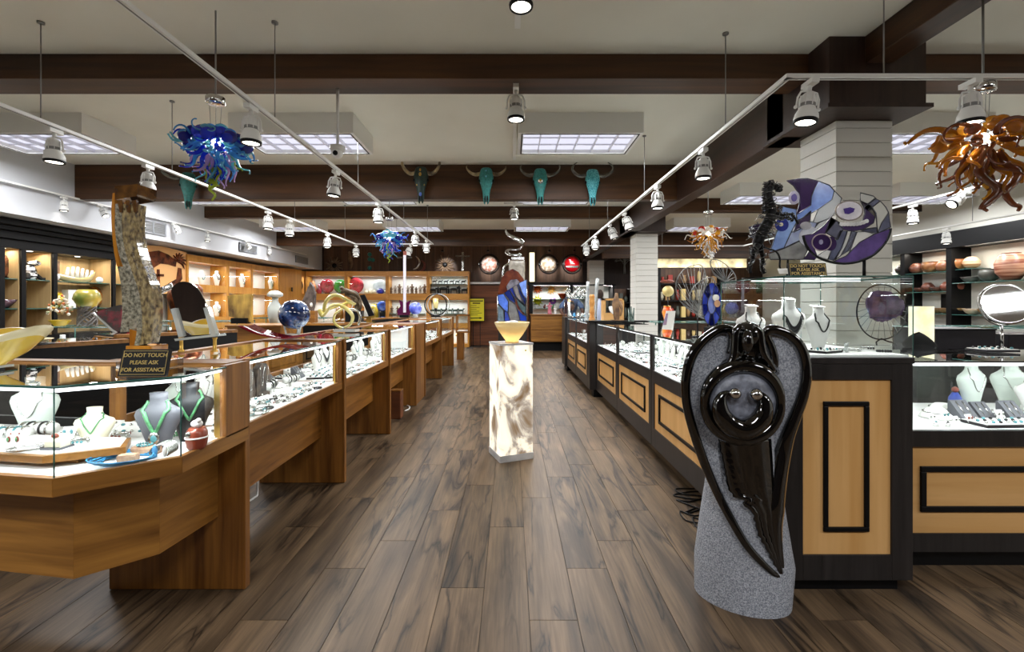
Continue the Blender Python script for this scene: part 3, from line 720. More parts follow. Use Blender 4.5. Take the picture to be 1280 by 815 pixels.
B('top_ledge', x0-.005,x1+.005,y0-.005,y1,1.06,1.09,M['ebony'],t,.003)
B('deck', x0+.01,x1-.01,y0+.01,y1-.01,1.09,1.10,M['deck'],t)
zb = 1.46
for n_, q in (('front_pane',[(x0,y0,1.09),(x1,y0,1.09),(x1,y0,zb),(x0,y0,zb)]),('side_pane',[(x0,y0,1.09),(x0,y1,1.09),(x0,y1,zb),(x0,y0,zb)]),('side_pane',[(x1,y0,1.09),(x1,y1,1.09),(x1,y1,zb),(x1,y0,zb)]),('back_pane',[(x0,y1,1.09),(x1,y1,1.09),(x1,y1,zb),(x0,y1,zb)]),('top_pane',[(x0,y0,zb),(x1,y0,zb),(x1,y1,zb),(x0,y1,zb)])):
    MB().add(q, [(0,1,2,3)]).build(n_, M['glass'], t)
m = MB(); glass_box_edges(m, [(x0,y0),(x1,y0),(x0,y1),(x1,y1)], 1.09, zb, .003)
for y in (y0,y1): m.tube([(x0,y,zb),(x1,y,zb)], .004, 4)
for x in (x0,x1): m.tube([(x,y0,zb),(x,y1,zb)], .004, 4)
m.build('glass_edge', M['glassedge'], t)
B('led_strip', x0+.01,x1-.01,y0+.30,y0+.303,zb-.008,zb-.004,M['led'],t)
area('case_light', ((x0+x1)/2,y0+.3,zb-.02), .5, .03, LED_W*.55, (.93,.97,1), parent=t)
# lower wide case right of it
t = T('display_case', 'wide low charcoal and maple display case at the right edge', 'display case', (2.8,2.6,0), 'dark framed jewelry display cases')
x0,x1,y0,y1,zt,zd = 1.845,3.6,2.265,2.9,1.045,.705
B('body', x0,x1,y0+.02,y1,.10,zd-.03,M['ebony'],t); B('toe_kick', x0,x1,y0+.06,y1,0,.10,M['black'],t)
pz0,pz1 = Z(667,2.265),Z(558,2.265)
B('bottom_rail', x0,x1,y0,y0+.02,.10,pz0,M['ebony'],t); B('top_rail', x0,x1,y0-.008,y0+.02,pz1,zd,M['ebony'],t); mp_ = B('maple_panel', x0,x1,y0+.008,y0+.02,pz0,pz1,M['maple_x'],t)
a,b,c,d = X(1151,2.265),x1-.14,Z(640,2.265),Z(583,2.265); w_=.028
MB().box(a,b,y0-.004,y0+.008,c,c+w_).box(a,b,y0-.004,y0+.008,d-w_,d).box(a,a+w_,y0-.004,y0+.008,c+w_,d-w_).box(b-w_,b,y0-.004,y0+.008,c+w_,d-w_).build('moulding', M['black'], mp_, bevel=.003)
B('deck', x0,x1,y0+.01,y1,zd-.03,zd,M['deck'],t)
MB().box(x0,x0+.04,y0-.006,y0+.02,zd,zt).box(x0,x1,y0-.002,y0+.008,zt-.004,zt+.004).build('corner_post', M['ebony'], t)
for n_, q in (('front_pane',[(x0,y0+.002,zd),(x1,y0+.002,zd),(x1,y0+.002,zt),(x0,y0+.002,zt)]),('back_pane',[(x0,y1,zd),(x1,y1,zd),(x1,y1,zt),(x0,y1,zt)]),('top_pane',[(x0,y0,zt),(x1,y0,zt),(x1,y1,zt),(x0,y1,zt)])):
    MB().add(q, [(0,1,2,3)]).build(n_, M['glass'], t)
B('led_strip', x0+.04,x1,y0+.015,y0+.03,zt-.02,zt-.005,M['led'],t)
area('case_light', ((x0+x1)/2,y0+.05,zt-.025), 1.6, .03, LED_W*2.2, (.93,.97,1), rot=(.4,0,0), parent=t)
# far right counters
plain_case('glass counter behind the marble slab on the right', 3.3,4.6,5.0,5.6, bodym='ebony')
plain_case('glass counter below the round mirror on the right', 4.65,6.6,5.0,5.6, bodym='ebony')
plain_case('glass counter beside the second block column', 2.1,3.3,6.6,7.2, bodym='ebony')
for i,(pa,pb,ya,pt,lb) in enumerate(((1170,1245,3.55,411,'black cabinet back standing behind the right showcase'),(1261,1330,3.7,418,'black cabinet back at the right edge behind the showcase'))):
    t = T('black_cabinet', lb, 'cabinet', ((X(pa,ya)+X(pb,ya))/2,ya+.2,0))
    B('body', X(pa,ya),X(pb,ya),ya,ya+.4,0,Z(pt,ya)-.012,M['leather'],t,.004); B('top', X(pa,ya)-.005,X(pb,ya)+.005,ya-.005,ya+.4,Z(pt,ya)-.012,Z(pt,ya),M['black'],t,.003)
# ---------------------------------------------------------------- wall cabinets
def cabinet_face(lb, name, axis, fixed, u0, u1, rows, mt, depth=.4, back='white', posts=(), zt=2.385, zb=0, light=True, outw=1):
    """cabinet run along axis ('X' or 'Y'); rows: (z0,z1) openings. front at `fixed`, body goes away from the room"""
    t = T(name, lb, 'cabinet', ((u0+u1)/2, fixed, zb) if axis == 'X' else (fixed, (u0+u1)/2, zb), 'built-in wall display cabinets')
    def bx(nm, a, b, d0, d1, z0, z1, mm, bev=0):
        if axis == 'X': B(nm, a, b, fixed+d0, fixed+d1, z0, z1, mm, t, bev)
        else: B(nm, fixed-outw*d0, fixed-outw*d1, a, b, z0, z1, mm, t, bev)
    w_ = .05
    bx('side_stile', u0, u0+w_, 0, depth, zb, zt, mt, .003); bx('side_stile', u1-w_, u1, 0, depth, zb, zt, mt, .003)
    bx('back_board', u0+w_, u1-w_, depth-.02, depth, zb, zt, M[back])
    zs = [zb]+[z for r in rows for z in r]+[zt]
    for k in range(0, len(zs), 2):
        if zs[k+1]-zs[k] > .005: bx('cross_rail', u0+w_, u1-w_, 0, depth-.02 if k else depth-.02, zs[k], zs[k+1], mt)
    for r in rows:
        a, b = u0+w_, u1-w_
        q = [(a,fixed+.02,r[0]),(b,fixed+.02,r[0]),(b,fixed+.02,r[1]),(a,fixed+.02,r[1])] if axis == 'X' else [(fixed-outw*.02,a,r[0]),(fixed-outw*.02,b,r[0]),(fixed-outw*.02,b,r[1]),(fixed-outw*.02,a,r[1])]
        MB().add(q, [(0,1,2,3)]).build('glass_door', M['glass'], t)
        if light:
            if axis == 'X': area('cabinet_light', ((a+b)/2, fixed+.12, r[1]-.01), (b-a)*.8, .04, CABINET_W*(b-a), (.95,.98,1), rot=(-.2,0,0), parent=t)
            else: area('cabinet_light', (fixed-outw*.12, (a+b)/2, r[1]-.01), .04, (b-a)*.8, CABINET_W*(b-a), (.95,.98,1), rot=(0,-.2*outw,0), parent=t)
YB = 14.3
bx_ = [X(v,YB) for v in (382,432.5,484,535,586.5)]
bn = ['golden wood back cabinet holding the red platter, green plate','golden wood back cabinet holding the round red plate and blue vase','golden wood back cabinet behind the guitar sculpture','golden wood back cabinet with dark animal figurines, beside the yellow sign']
for i in range(4):
    cabinet_face(bn[i], 'wall_cabinet', 'X', YB, bx_[i]+.002, bx_[i+1]-.002, [(.1,.60),(.75,1.48),(1.68,2.235)], M['cab_x'])
yl = [6.55*F/(638-v) for v in (234,285,315,349)]
for i in range(3):
    cabinet_face(['golden wood wall cabinet nearest the copper mural with white busts','middle golden wood wall cabinet with dark necklaces','golden wood wall cabinet beside the far wooden post'][i], 'wall_cabinet', 'Y', -6.55, yl[i]+.002, yl[i+1]-.002, [(.2,.8),(1.06,1.60),(1.76,2.22)], M['cab_z'], zt=2.36)
t = T('cabinet_post', 'plain golden wooden post between wall cabinets and corner', 'post', (-6.6,13.3,0))
MB().zprism([(-6.55,12.92),(-6.3,13.75),(-6.7,13.9),(-6.9,12.95)], 0, 2.38).build('panel', M['cab_z'], t, bevel=.004)
B('switch_plate', -6.40,-6.385,13.30,13.36,1.72,1.84,M['black'],t)
t = T('wall_cabinet', 'angled corner cabinet holding the dark blue round platter', 'cabinet', (-6.3,14.2,0), 'built-in wall display cabinets')
A_, B_ = Vector((X(357,13.8),13.8)), Vector((bx_[0]-.02,14.32)); dd = (B_-A_).normalized(); nn = Vector((-dd.y, dd.x))
def qd(nm,a,b,o0,o1,z0,z1,mm):
    p, r = A_+dd*a, A_+dd*b
    MB().zprism([p+nn*o0,r+nn*o0,r+nn*o1,p+nn*o1], z0, z1).build(nm, mm, t)
LL = (B_-A_).length
qd('side_stile',0,.05,0,.3,0,2.385,M['cab_z']); qd('side_stile',LL-.05,LL,0,.3,0,2.385,M['cab_z']); qd('back_board',.05,LL-.05,.28,.3,0,2.385,M['white'])
for z0,z1 in ((0,.75),(1.48,1.68),(2.235,2.385)): qd('cross_rail',.05,LL-.05,0,.28,z0,z1,M['cab_x'])
m_ = (A_+B_)/2+nn*.15; area('cabinet_light', (*m_,2.22), .4, .1, CABINET_W, (.95,.98,1), parent=t)
# dark cabinets at the far left
t = T('wall_cabinet', 'black cornice cabinet with pale wood backs and glass shelves, left wall', 'cabinet', (-6.7,6.0,0), 'built-in wall display cabinets')
def yx(px, x=6.6): return x*F/(638-px)
ya, yb = 3.6, 7.95
B('base', -7.0,-6.6,ya,yb,0,.9,M['black'],t)
for z0,z1,o in ((2.08,2.2,0),(2.2,2.30,.05),(2.30,2.36,.12),(2.36,2.44,.2)): B('cornice', -7.0,-6.6+o,ya,yb,z0,z1,M['black'],t,.006)
ps = [3.6, 4.9, yx(0), yx(27), yx(67), yx(141), yb-.06]
for y in ps: B('upright_post', -6.98,-6.6,y,y+.06,.9,2.08,M['black'],t,.003)
B('back_board', -7.0,-6.98,ya,yb,.9,2.08,M['shelfwood'],t)
for y in ps[:-1]: B('side_board', -6.97,-6.63,y+.06,y+.072,.9,2.08,M['shelfwood'],t)
for y in ps[1:]: B('side_board', -6.97,-6.63,y-.012,y,.9,2.08,M['shelfwood'],t)
for a, b in zip(ps, ps[1:]):
    for z in (1.27,1.67): B('glass_shelf', -6.96,-6.64,a+.075,b-.002,z,z+.012,M['glassedge'],t)
    area('cabinet_light', (-6.75,(a+b)/2,2.06), .05, (b-a)*.7, CABINET_W*1.3*(b-a), (1,.9,.75), rot=(0,-.1,0), parent=t)
    MB().lathe([(.001,2.076),(.035,2.076)], (-6.72,(a+b)/2,0), n=14).build('puck_light', M['lens'], t)
# right wall shelving
t = T('wall_shelving', 'black framed glass shelving full of pottery along the right wall', 'shelving', (7.9,9,0), 'built-in wall display cabinets')
xs = 7.75; yr = [5.4, 6.0, 8.05, 9.0, 10.6, 12.0]
B('base', xs,8.18,5.4,12.05,0,.85,M['black'],t); B('cornice', xs-.03,8.18,5.4,12.05,2.33,2.62,M['black'],t,.004)
for y in yr: B('upright_post', xs,8.1,y-.05,y+.05,.85,2.33,M['black'],t)
B('back_board', 8.1,8.18,5.4,12.05,.85,2.33,M['wallpaint'],t)
for a, b in zip(yr, yr[1:]):
    for z in ((1.15,1.70) if a == 6.0 else (1.16,1.56,1.92)): B('glass_shelf', xs+.01,8.09,a+.052,b-.052,z,z+.012,M['glassedge'],t)
    area('cabinet_light', (xs+.1,(a+b)/2,2.32), .05, (b-a)*.8, CABINET_W*1.2*(b-a), (1,.92,.8), rot=(0,.2,0), parent=t)
# wooden service counter at the back and lit display behind it
t = T('wooden_counter', 'brown wooden service counter across the end of the aisle', 'counter', (1.1,13.3,0))
a,b = X(664,13.0),X(718,13.0)
B('body', a,b,13.02,13.6,.27,1.03,M['oak_x'],t); B('upper_panel', a,b,13.0,13.02,.62,1.03,M['oak_x'],t); B('lower_panel', a,b,13.0,13.02,.29,.60,M['oak_x'],t); B('countertop', a-.02,b+.02,12.96,13.62,1.03,1.06,M['oak_x'],t,.004); B('leg', b-.3,b-.15,12.98,13.1,0,.29,M['oak_z'],t); B('plinth', a,b,13.2,13.6,0,.27,M['black'],t)
t = T('wall_display', 'brightly lit white back-wall display of glass suns and ornaments', 'display', (1.9,14.6,0))
a,b = X(666,14.4),X(768,14.4)
B('backing', a,b,14.7,14.76,.9,1.95,M['white'],t); B('base', a,b,14.2,14.76,0,.9,M['oak_x'],t)
for px in (664,714,767): B('upright_post', X(px,14.2)-.05,X(px,14.2)+.05,14.2,14.7,0,1.97,M['black'],t)
B('cornice', a,b,14.2,14.7,1.93,1.97,M['black'],t)
for z in (1.2,1.5): B('glass_shelf', a+.05,b-.05,14.4,14.69,z,z+.012,M['glassedge'],t)
area('cabinet_light', ((a+b)/2,14.3,1.92), b-a, .06, 40, (1,.96,.92), rot=(-.35,0,0), parent=t)
# ---------------------------------------------------------------- stone angel
def angel():
    base = Vector((1.06, 2.08, 0))
    t = T('angel_sculpture', 'black and grey stone winged angel holding a round bowl, standing on the floor', 'sculpture', base)
    secs = [(None,930,57,2.08,.15),(700,929,56,2.08,.145),(650,928,49,2.07,.13),(600,928,42,2.06,.115),(560,928,35,2.05,.10),(520,930,31,2.04,.09),(480,931,29,2.03,.08),(458,934,24,2.03,.07),(447,935,12,2.03,.05)]
    S = []
    for py, cx, hw, cy, ry in secs:
        if py is None: z = 0; x = 1.055; rx = .192
        else: z = Z(py, cy); x = X(cx, cy); rx = hw*cy/F
        S.append((z, x, rx, cy, ry))
    def sec(z):
        if z <= 0: return S[0][1:]
        for a, b in zip(S, S[1:]):
            if z <= b[0]:
                k = (z-a[0])/(b[0]-a[0]); return [a[i]+(b[i]-a[i])*k for i in range(1,5)]
        return S[-1][1:]
    def front(px, py, off=0):
        Y = 2.0
        for _ in range(8):
            p = P(px, py, Y); x, rx, cy, ry = sec(p.z); u = max(-.98, min(.98, (p.x-x)/rx)); Y = cy-ry*math.sqrt(1-u*u)
        return P(px, py, Y-off)
    m = MB(); n = 40; vs = []; K = 40
    zt = S[-1][0]
    for i in range(K):
        z = zt*i/(K-1); x, rx, cy, ry = sec(z)
        for j in range(n):
            a = 2*PI*j/n; sk = .035*(1-z/zt)
            vs.append((x+rx*math.cos(a), cy+ry*math.sin(a)-sk*math.cos(a), z))
    m.add(vs, [(i*n+j,i*n+(j+1)%n,(i+1)*n+(j+1)%n,(i+1)*n+j) for i in range(K-1) for j in range(n)], 0, True)
    m.add(vs, [tuple(range(n-1,-1,-1))], 0, False)
    m.build('body', M['stone'], t)
    YW = 2.0
    # wing webs (rough grey) as bowed plates
    def plate(pts, Y, th, nm, mt, bev=.008):
        MB().prism([P(x,y,Y) for x,y in pts], (0,th,0)).build(nm, mt, t, bevel=bev)
    lo = [(913,418),(903,412),(890,417),(877,427),(866,443),(860,464),(858,484),(860,508),(868,537),(877,566),(888,592),(900,621),(912,640),(925,640),(925,450)]
    ro = [(960,418),(968,414),(985,420),(999,433),(1006,451),(1008,471),(1004,492),(994,517),(984,542),(976,567),(970,595),(966,624),(955,640),(940,600),(940,450)]
    plate(lo, 2.0, .05, 'wing', M['stone']); plate(ro, 2.0, .05, 'wing', M['stone'])
    lr = [(913,443),(917,428),(915,416),(907,411),(896,413),(880,424.5),(866,442),(859,464),(857,484),(859,508),(866.5,537),(876,566),(886,592),(900,623),(916,653),(932,680),(950,701),(966,716),(977,722)]
    pts = []
    for x, y in lr:
        if y < 600 or x < 890: p = P(x, y, 1.985)
        else:
            k = min(1,(y-592)/40); a = P(x,y,1.985); b = front(x,y,.004); p = a.lerp(b,k)
        pts.append(p)
    w_ = [.02,.024,.024,.02,.02,.022,.024,.022,.02,.02,.021,.021,.02,.019,.018,.017,.016,.014,.008]
    pts2 = catmull(pts, 4); MB().tube(pts2, resample(w_, len(pts2)), 12, flat=.8).build('wing_rim', M['blackgloss'], t)
    rr = [(969,463),(968,447),(964,433),(958,420),(960,413),(970,412.5),(986,418.5),(1000,432),(1007,451),(1008,471),(1004,493),(995,518),(985,543),(978,567),(971,600),(967,637),(967,665),(972,697),(981,727)]
    pts = []
    for x, y in rr:
        a = P(x,y,1.985)
        if y > 560:
            k = min(1,(y-560)/60); b = front(min(x,968+max(0,(y-660)*.2)),y,.0); b = P(x,y,min(b.y,2.06)); a = a.lerp(b,k)
        pts.append(a)
    w_ = [.012,.018,.018,.018,.022,.022,.022,.022,.022,.023,.024,.026,.03,.036,.042,.044,.036,.026,.008]
    pts2 = catmull(pts, 4); MB().tube(pts2, resample(w_, len(pts2)), 12, flat=.7).build('wing_rim', M['blackgloss'], t)
    # dress
    L = [(548,896),(576,902),(610,911),(620,918),(629,928),(622,934),(640,941),(667,948),(700,966),(716,975)]
    R = [(548,962),(610,966),(660,968),(700,974),(716,978)]
    def at(tb, y):
        for a, b in zip(tb, tb[1:]):
            if y <= b[0] or b is tb[-1]:
                k = (y-a[0])/max(b[0]-a[0],1e-6) if b[0] != a[0] else 0; return a[1]+(b[1]-a[1])*max(0,min(1,k))
    Ls = sorted(L)
    rows = []; ys = [548+4*i for i in range(43)]
    for y in ys:
        l, r = at(Ls, y)+1.2*math.sin(y*.9), at(R, y); rows.append([front(l+(r-l)*j/14, y, .009+.004*math.sin(j*1.3)) for j in range(15)])
    vs = [p for r in rows for p in r]
    m = MB().add(vs, [(i*15+j,i*15+j+1,(i+1)*15+j+1,(i+1)*15+j) for i in range(len(rows)-1) for j in range(14)], 0, True)
    o = m.build('robe', M['blackgloss'], t); s = o.modifiers.new('s','SOLIDIFY'); s.thickness = .016; s.offset = 0
    # shoulders and arms forming a ring
    ring = [(928+47*math.sin(a)*(1 if abs(a)<2.4 else 1), 503-46*math.cos(a)) for a in [2*PI*i/40 for i in range(40)]]
    MB().tube([P(x,y,1.935) for x,y in ring], [.020+.010*max(0,-math.cos(2*PI*i/40))+.013*max(0,math.cos(2*PI*i/40)) for i in range(40)], 12, closed=True).build('arms', M['blackgloss'], t)
    MB().lathe([(.001,-.035),(.10,-.03),(.142,-.012),(.148,.01),(.13,.04)], P(928,506,1.945), n=40, sy=1.04, axis='Y').build('ring_disc', M['stone2'], t)
    out = [(928+35*math.cos(a), 505+38*math.sin(a)) for a in [PI*i/18 for i in range(19)]]
    inn = [(948,493),(952,503),(950,513),(941,521),(928,524),(915,520),(909,512),(910,502),(905,493),(897,494)]
    cr = catmull([P(x,y,1.895) for x,y in [(914,490),(904,494),(900,505),(903,520),(914,532),(928,537),(942,532),(953,520),(956,505),(952,495),(946,492)]],4)
    MB().tube(cr, resample([.006,.018,.030,.040,.044,.046,.044,.040,.030,.018,.006],len(cr)), 14, flat=.8).build('bowl', M['blackgloss'], t)
    MB().ell(P(918.5,492,1.885), .0245, 20, 14).build('silver_ball', M['chrome'], t); MB().ell(P(944.5,493,1.885), .0265, 20, 14).build('silver_ball', M['chrome'], t)
    # neck, head, hair
    m = MB(); nk = [P(934,456,2.0),P(933,445,2.0),P(932,436,1.995)]; m.tube(nk, [.05,.026,.024], 14)
    m.tube(catmull([P(905,462,2.0),P(915,454,1.98),P(934,452,1.965),P(955,455,1.98),P(966,466,2.0)],3), .03, 12); m.build('shoulders', M['blackgloss'], t)
    m = MB(); m.ell(P(932,427,1.935), (.030,.036,.054), 18, 12); m.tube([P(932,420,1.900),P(932,430,1.892)], [.003,.007], 6); m.build('head', M['blackgloss'], t)
    m = MB(); m.ell(P(934.5,419,1.975), (.062,.056,.060), 22, 12); m.ell(P(935,436,1.995), (.058,.045,.09), 20, 12); m.ell(P(936,463,1.985), (.125,.055,.045), 24, 10)
    for sg, pts_ in ((-1,[(927,407),(920,414),(918.5,430),(917,445),(911,456),(905,462)]),(1,[(942,407),(949,415),(951,430),(954,443),(961,453),(968,463)])):
        for q in range(4):
            pp = [P(x-sg*q*2.0, y+q*1.2, 1.935+q*.012) for x,y in pts_]; pc = catmull(pp,4)
            m.tube(pc, resample([.012,.017,.018,.018,.016,.008],len(pc)), 10)
    m.build('hair', M['blackgloss'], t)
angel()
# ---------------------------------------------------------------- onyx pedestal and bowl
pc = [Vector((-.195,4.11)), Vector((-.0873,3.82)), Vector((.2009,3.94))]; pc.append(pc[0]+pc[2]-pc[1])
ctr = (pc[0]+pc[2])/2
t = T('lit_pedestal', 'square white and brown onyx pedestal glowing from inside, mid aisle', 'pedestal', (ctr.x,ctr.y,0))
def sq(s, z0, z1, nm, mt, bev=0): return MB().zprism([ctr+(p-ctr)*s for p in pc], z0, z1).build(nm, mt, t, bevel=bev)
M['onyx'] = stone_lamp_mat('backlit_onyx'); M['marble'] = mat('white_marble', 'b9b9bb', .3, col2='dcdcdc', nscale=9)
sq(1.0,0,.055,'base',M['marble'],.003); sq(.97,.055,.985,'shaft',M['onyx'],.002); sq(1.0,.985,1.0,'top',M['marble'],.002)
q = P(657,438,3.90); MB().obox(q, (.012,.004,.012), rz=.4).build('price_dot', mat('yellow_sticker','e0d020',.6), t)
area('pedestal_glow', (ctr.x,ctr.y-.3,.5), .3,.9, 1.5, (1,.95,.85), rot=(PI/2,0,PI), parent=t) if False else None
c = Vector((ctr.x-.0, ctr.y-.02, 1.0)); c.x = X(640, c.y)
t = T('onyx_bowl', 'pale yellow onyx bowl standing on the glowing pedestal', 'bowl', c)
M['onyxbowl'] = artglass('yellow_onyx', 'f2dca6', .08, .2)
MB().lathe([(.001,.012),(.055,.012),(.06,.0),(.058,.02),(.09,.06),(.13,.12),(.157,.175),(.152,.18),(.125,.13),(.08,.07),(.04,.04),(.001,.035)], c, n=40).build('bowl', M['onyxbowl'], t)
MB().ell(c+Vector((0,0,.12)), (.09,.09,.055), 20, 12).ell(c+Vector((.01,0,.172)), (.05,.05,.022)).build('stone_ball', M['marble'], t)
l = bpy.data.lights.new('bowl_fill_light','POINT'); l.energy = 3.0; l.color = (1,.88,.62); l.shadow_soft_size = .02  # added point light in the bowl, standing in for the pedestal shining through
o = bpy.data.objects.new('bowl_fill_light', l); COL.objects.link(o); o.parent = t; o.location = (0,0,.055)
# ---------------------------------------------------------------- stained glass pieces
_gm = {}
def gcol(h, kind='opal'):
    k = (h, kind)
    if k not in _gm: _gm[k] = mat('opal_glass_'+h, h, .15, coat=.6, noise=.25, nscale=14) if kind == 'opal' else artglass('clear_glass_'+h, h, .6)
    return _gm[k]
M['came'] = mat('lead_came', '4a4a50', .4, .8)
def stained(t, org, s, Y, pieces, th=.006, came=.0028, cm=None):
    f = lambda p, dy=0: P(org[0]+p[0]/s, org[1]+p[1]/s, Y+dy)
    for pl, h in pieces:
        kind = 'clear' if h.endswith('c') else 'opal'; h = h[:6]
        MB().prism([f(p) for p in pl], (0,th,0)).build('glass_piece', gcol(h,kind), t)
        MB().tube([f(p,-.001) for p in pl], came, 5, closed=True).build('came', cm or M['came'], t)
def ellp(cx, cy, rx, ry, n=18): return [(cx+rx*math.cos(2*PI*i/n), cy+ry*math.sin(2*PI*i/n)) for i in range(n)]
def offy(t, org, s, Y, pl, h, dy, th=.006, nm='agate_slice', mt=None):
    MB().prism([P(org[0]+p[0]/s, org[1]+p[1]/s, Y+dy) for p in pl], (0,th,0)).build(nm, mt or gcol(h), t, bevel=.0015)
og, s = (920,210), 5.819
c = P(1010,345,2.56)
t = T('moon_sculpture', 'purple and blue stained glass crescent behind the black wire horse', 'sculpture', (c.x,c.y,1.46))
Yb = 2.56
stained(t, og, s, Yb, [
 ([(370,92),(450,78),(520,76),(600,95),(570,150),(548,210),(545,270),(440,340),(465,250),(460,190),(420,130)],'44325c'),
 ([(600,95),(680,125),(715,165),(700,230),(600,300),(450,380),(440,340),(545,270),(548,210),(570,150)],'86a6ff'),
 ([(715,165),(770,220),(740,300),(690,360),(590,400),(560,395),(600,300),(700,230)],'d8dce0c'),
 ([(545,310),(540,380),(470,440),(420,470),(440,400),(500,350)],'43345a'),
 ([(340,280),(440,300),(440,395),(400,470),(350,580),(250,610),(290,480),(330,380)],'9ab8ff'),
 ([(95,430),(190,400),(230,470),(160,540),(110,500)],'463a5c'),
 ([(240,625),(350,585),(480,525),(520,600),(490,665),(250,665)],'a9aaa4'),
 ([(490,665),(530,610),(590,650),(570,668)],'4b3a66'),
 ([(400,470),(470,440),(540,390),(590,400),(560,470),(480,520),(350,580)],'c4d2ff'),
 ([(600,400),(690,360),(650,440),(570,480),(545,470)],'cfd3d6c')])
offy(t,og,s,Yb,ellp(425,215,38,50),'b9b4c8',-.008); offy(t,og,s,Yb,ellp(425,215,20,28),'5a4a9a',-.012)
offy(t,og,s,Yb,ellp(335,412,48,48),'2f3a8c',-.008); offy(t,og,s,Yb,ellp(330,410,14,14),'d8d0b0',-.012)
offy(t,og,s,Yb,ellp(540,500,80,74),'dfe2ea',-.008); offy(t,og,s,Yb,ellp(510,420,40,30),'b8b8bc',-.010)
B('foot', P(960,345,Yb).x, P(1015,345,Yb).x, Yb-.05, Yb+.06, 1.463, 1.475, M['black'], t); MB().tube([P(985,322,Yb+.012),(P(985,322,Yb).x,Yb+.012,1.47)], .006, 6).build('support', M['black'], t)
c = P(1078,345,2.42)
t = T('moon_sculpture', 'round purple agate stained glass disc on a black post stand', 'sculpture', (c.x,c.y,1.46))
Yf = 2.42
stained(t, og, s, Yf, [
 ([(905,180),(1000,205),(1020,222),(930,285),(905,240)],'dcdcd8c'),
 ([(1050,240),(1090,285),(1112,330),(1060,400),(1030,475),(1020,340),(980,275),(960,310)],'e2e2dcc'),
 ([(905,240),(980,270),(1020,330),(1000,400),(930,445),(850,460),(790,450),(740,400),(830,420),(920,390),(940,330),(930,270)],'4a3862'),
 ([(930,285),(1010,220),(1050,240),(960,310)],'5c6078'),
 ([(1110,320),(1125,430),(1030,475),(1060,400)],'6a6d82'),
 ([(900,450),(1030,430),(1025,475),(940,462)],'55586a'),
 ([(490,490),(560,480),(640,420),(690,360),(730,380),(650,480),(560,560),(590,640),(530,590)],'584576'),
 ([(690,360),(760,400),(780,450),(740,520),(650,470)],'6b6c7e'),
 ([(760,455),(810,460),(770,580),(710,675),(670,665),(700,580)],'5f637a'),
 ([(840,460),(880,465),(820,600),(760,640),(810,550)],'777a8c'),
 ([(880,465),(940,462),(1010,480),(900,540),(820,620),(830,600)],'e4e4e2c'),
 ([(810,460),(840,460),(810,550),(760,640),(720,670),(770,580)],'e4e4e2c'),
 ([(590,640),(650,600),(700,580),(670,665)],'d8d8d8c'),
 ([(710,680),(800,640),(900,540),(1010,480),(1125,440),(1090,540),(1000,630),(880,680),(780,692)],'64508a')])
offy(t,og,s,Yf,ellp(825,310,102,76,24),'8a8078',-.010); offy(t,og,s,Yf,ellp(825,310,92,66,24),'e6e2ec',-.014); offy(t,og,s,Yf,[(785,295),(830,285),(865,295),(855,320),(820,335),(795,330)],'4a2f8c',-.018)
offy(t,og,s,Yf,ellp(625,540,72,64,22),'b8a8a8',-.010); offy(t,og,s,Yf,ellp(625,540,64,57,22),'34204c',-.014); offy(t,og,s,Yf,ellp(620,538,14,18),'9a94b4',-.018); offy(t,og,s,Yf,ellp(690,550,42,52),'3c2a52',-.006)
for i in range(9): offy(t,og,s,Yf,ellp(770+24*i*.95,408-3.2*max(0,i-4)**1.9*.5,15,15,8),'e6e6e4',-.012,.006,'crystal')
arcp = [(488,490),(510,560),(560,625),(630,665),(720,690),(820,693),(920,672),(1010,625),(1080,550),(1112,490),(1124,440)]
pp = catmull([P(og[0]+x/s, og[1]+y/s, Yf+.003) for x,y in arcp], 3)
MB().tube(pp, .007, 8).tube([P(og[0]+932/s,og[1]+672/s,Yf+.003),(P(og[0]+932/s,345,Yf).x,Yf,1.47)], .008, 8).build('stand', M['black'], t)
B('foot', P(1064,345,Yf).x, P(1096,345,Yf).x, Yf-.06, Yf+.06, 1.463, 1.472, M['black'], t)
# blue slanted panel behind the pedestal, on a slim plinth
YG = 6.4
t = T('plinth', 'dark slim plinth hidden behind the glowing pedestal in the aisle', 'pedestal', (.02,YG+.1,0))
B('body', -.17,.21,YG-.1,YG+.35,0,1.02,M['ebony'],t); B('top', -.18,.22,YG-.11,YG+.36,1.02,1.04,M['black'],t)
t = T('panel_sculpture', 'slant-topped blue and grey stained glass panel beyond the onyx bowl', 'sculpture', (.03,YG,1.04))
stained(t, (600,340), 8.15, YG, [
 ([(180,235),(240,222),(290,300),(285,420),(240,380),(185,320)],'5a7fe0'),
 ([(245,215),(300,175),(355,260),(360,320),(300,285)],'1c2c72'),
 ([(180,320),(240,390),(250,500),(178,500)],'6f8290'),
 ([(240,222),(300,285),(365,330),(385,400),(410,500),(310,500),(285,420),(290,300)],'77787a'),
 ([(300,172),(335,155),(365,250),(360,300)],'24348a'),
 ([(335,152),(378,130),(400,215),(440,290),(455,345),(400,290),(365,240)],'8b8583'),
 ([(378,130),(395,120),(440,235),(470,280),(462,350),(435,300),(398,210)],'1a2860'),
 ([(392,115),(476,78),(475,275),(440,235),(400,160)],'7d9cf0'),
 ([(370,260),(440,310),(470,350),(468,440),(425,395),(385,330)],'4f6266'),
 ([(250,385),(285,420),(310,500),(250,500)],'2b48b0'),
 ([(385,380),(430,430),(472,450),(475,500),(410,500),(398,450)],'3a62dc')], th=.012, came=.007)
B('foot', -.12,.19,YG-.04,YG+.06,1.043,1.058,M['chrome'],t); MB().tube([P(622,370,YG),P(622,404,YG)], .008, 6).tube([P(658.5,350,YG),P(658.5,404,YG)], .008, 6).build('side_post', M['chrome'], t)
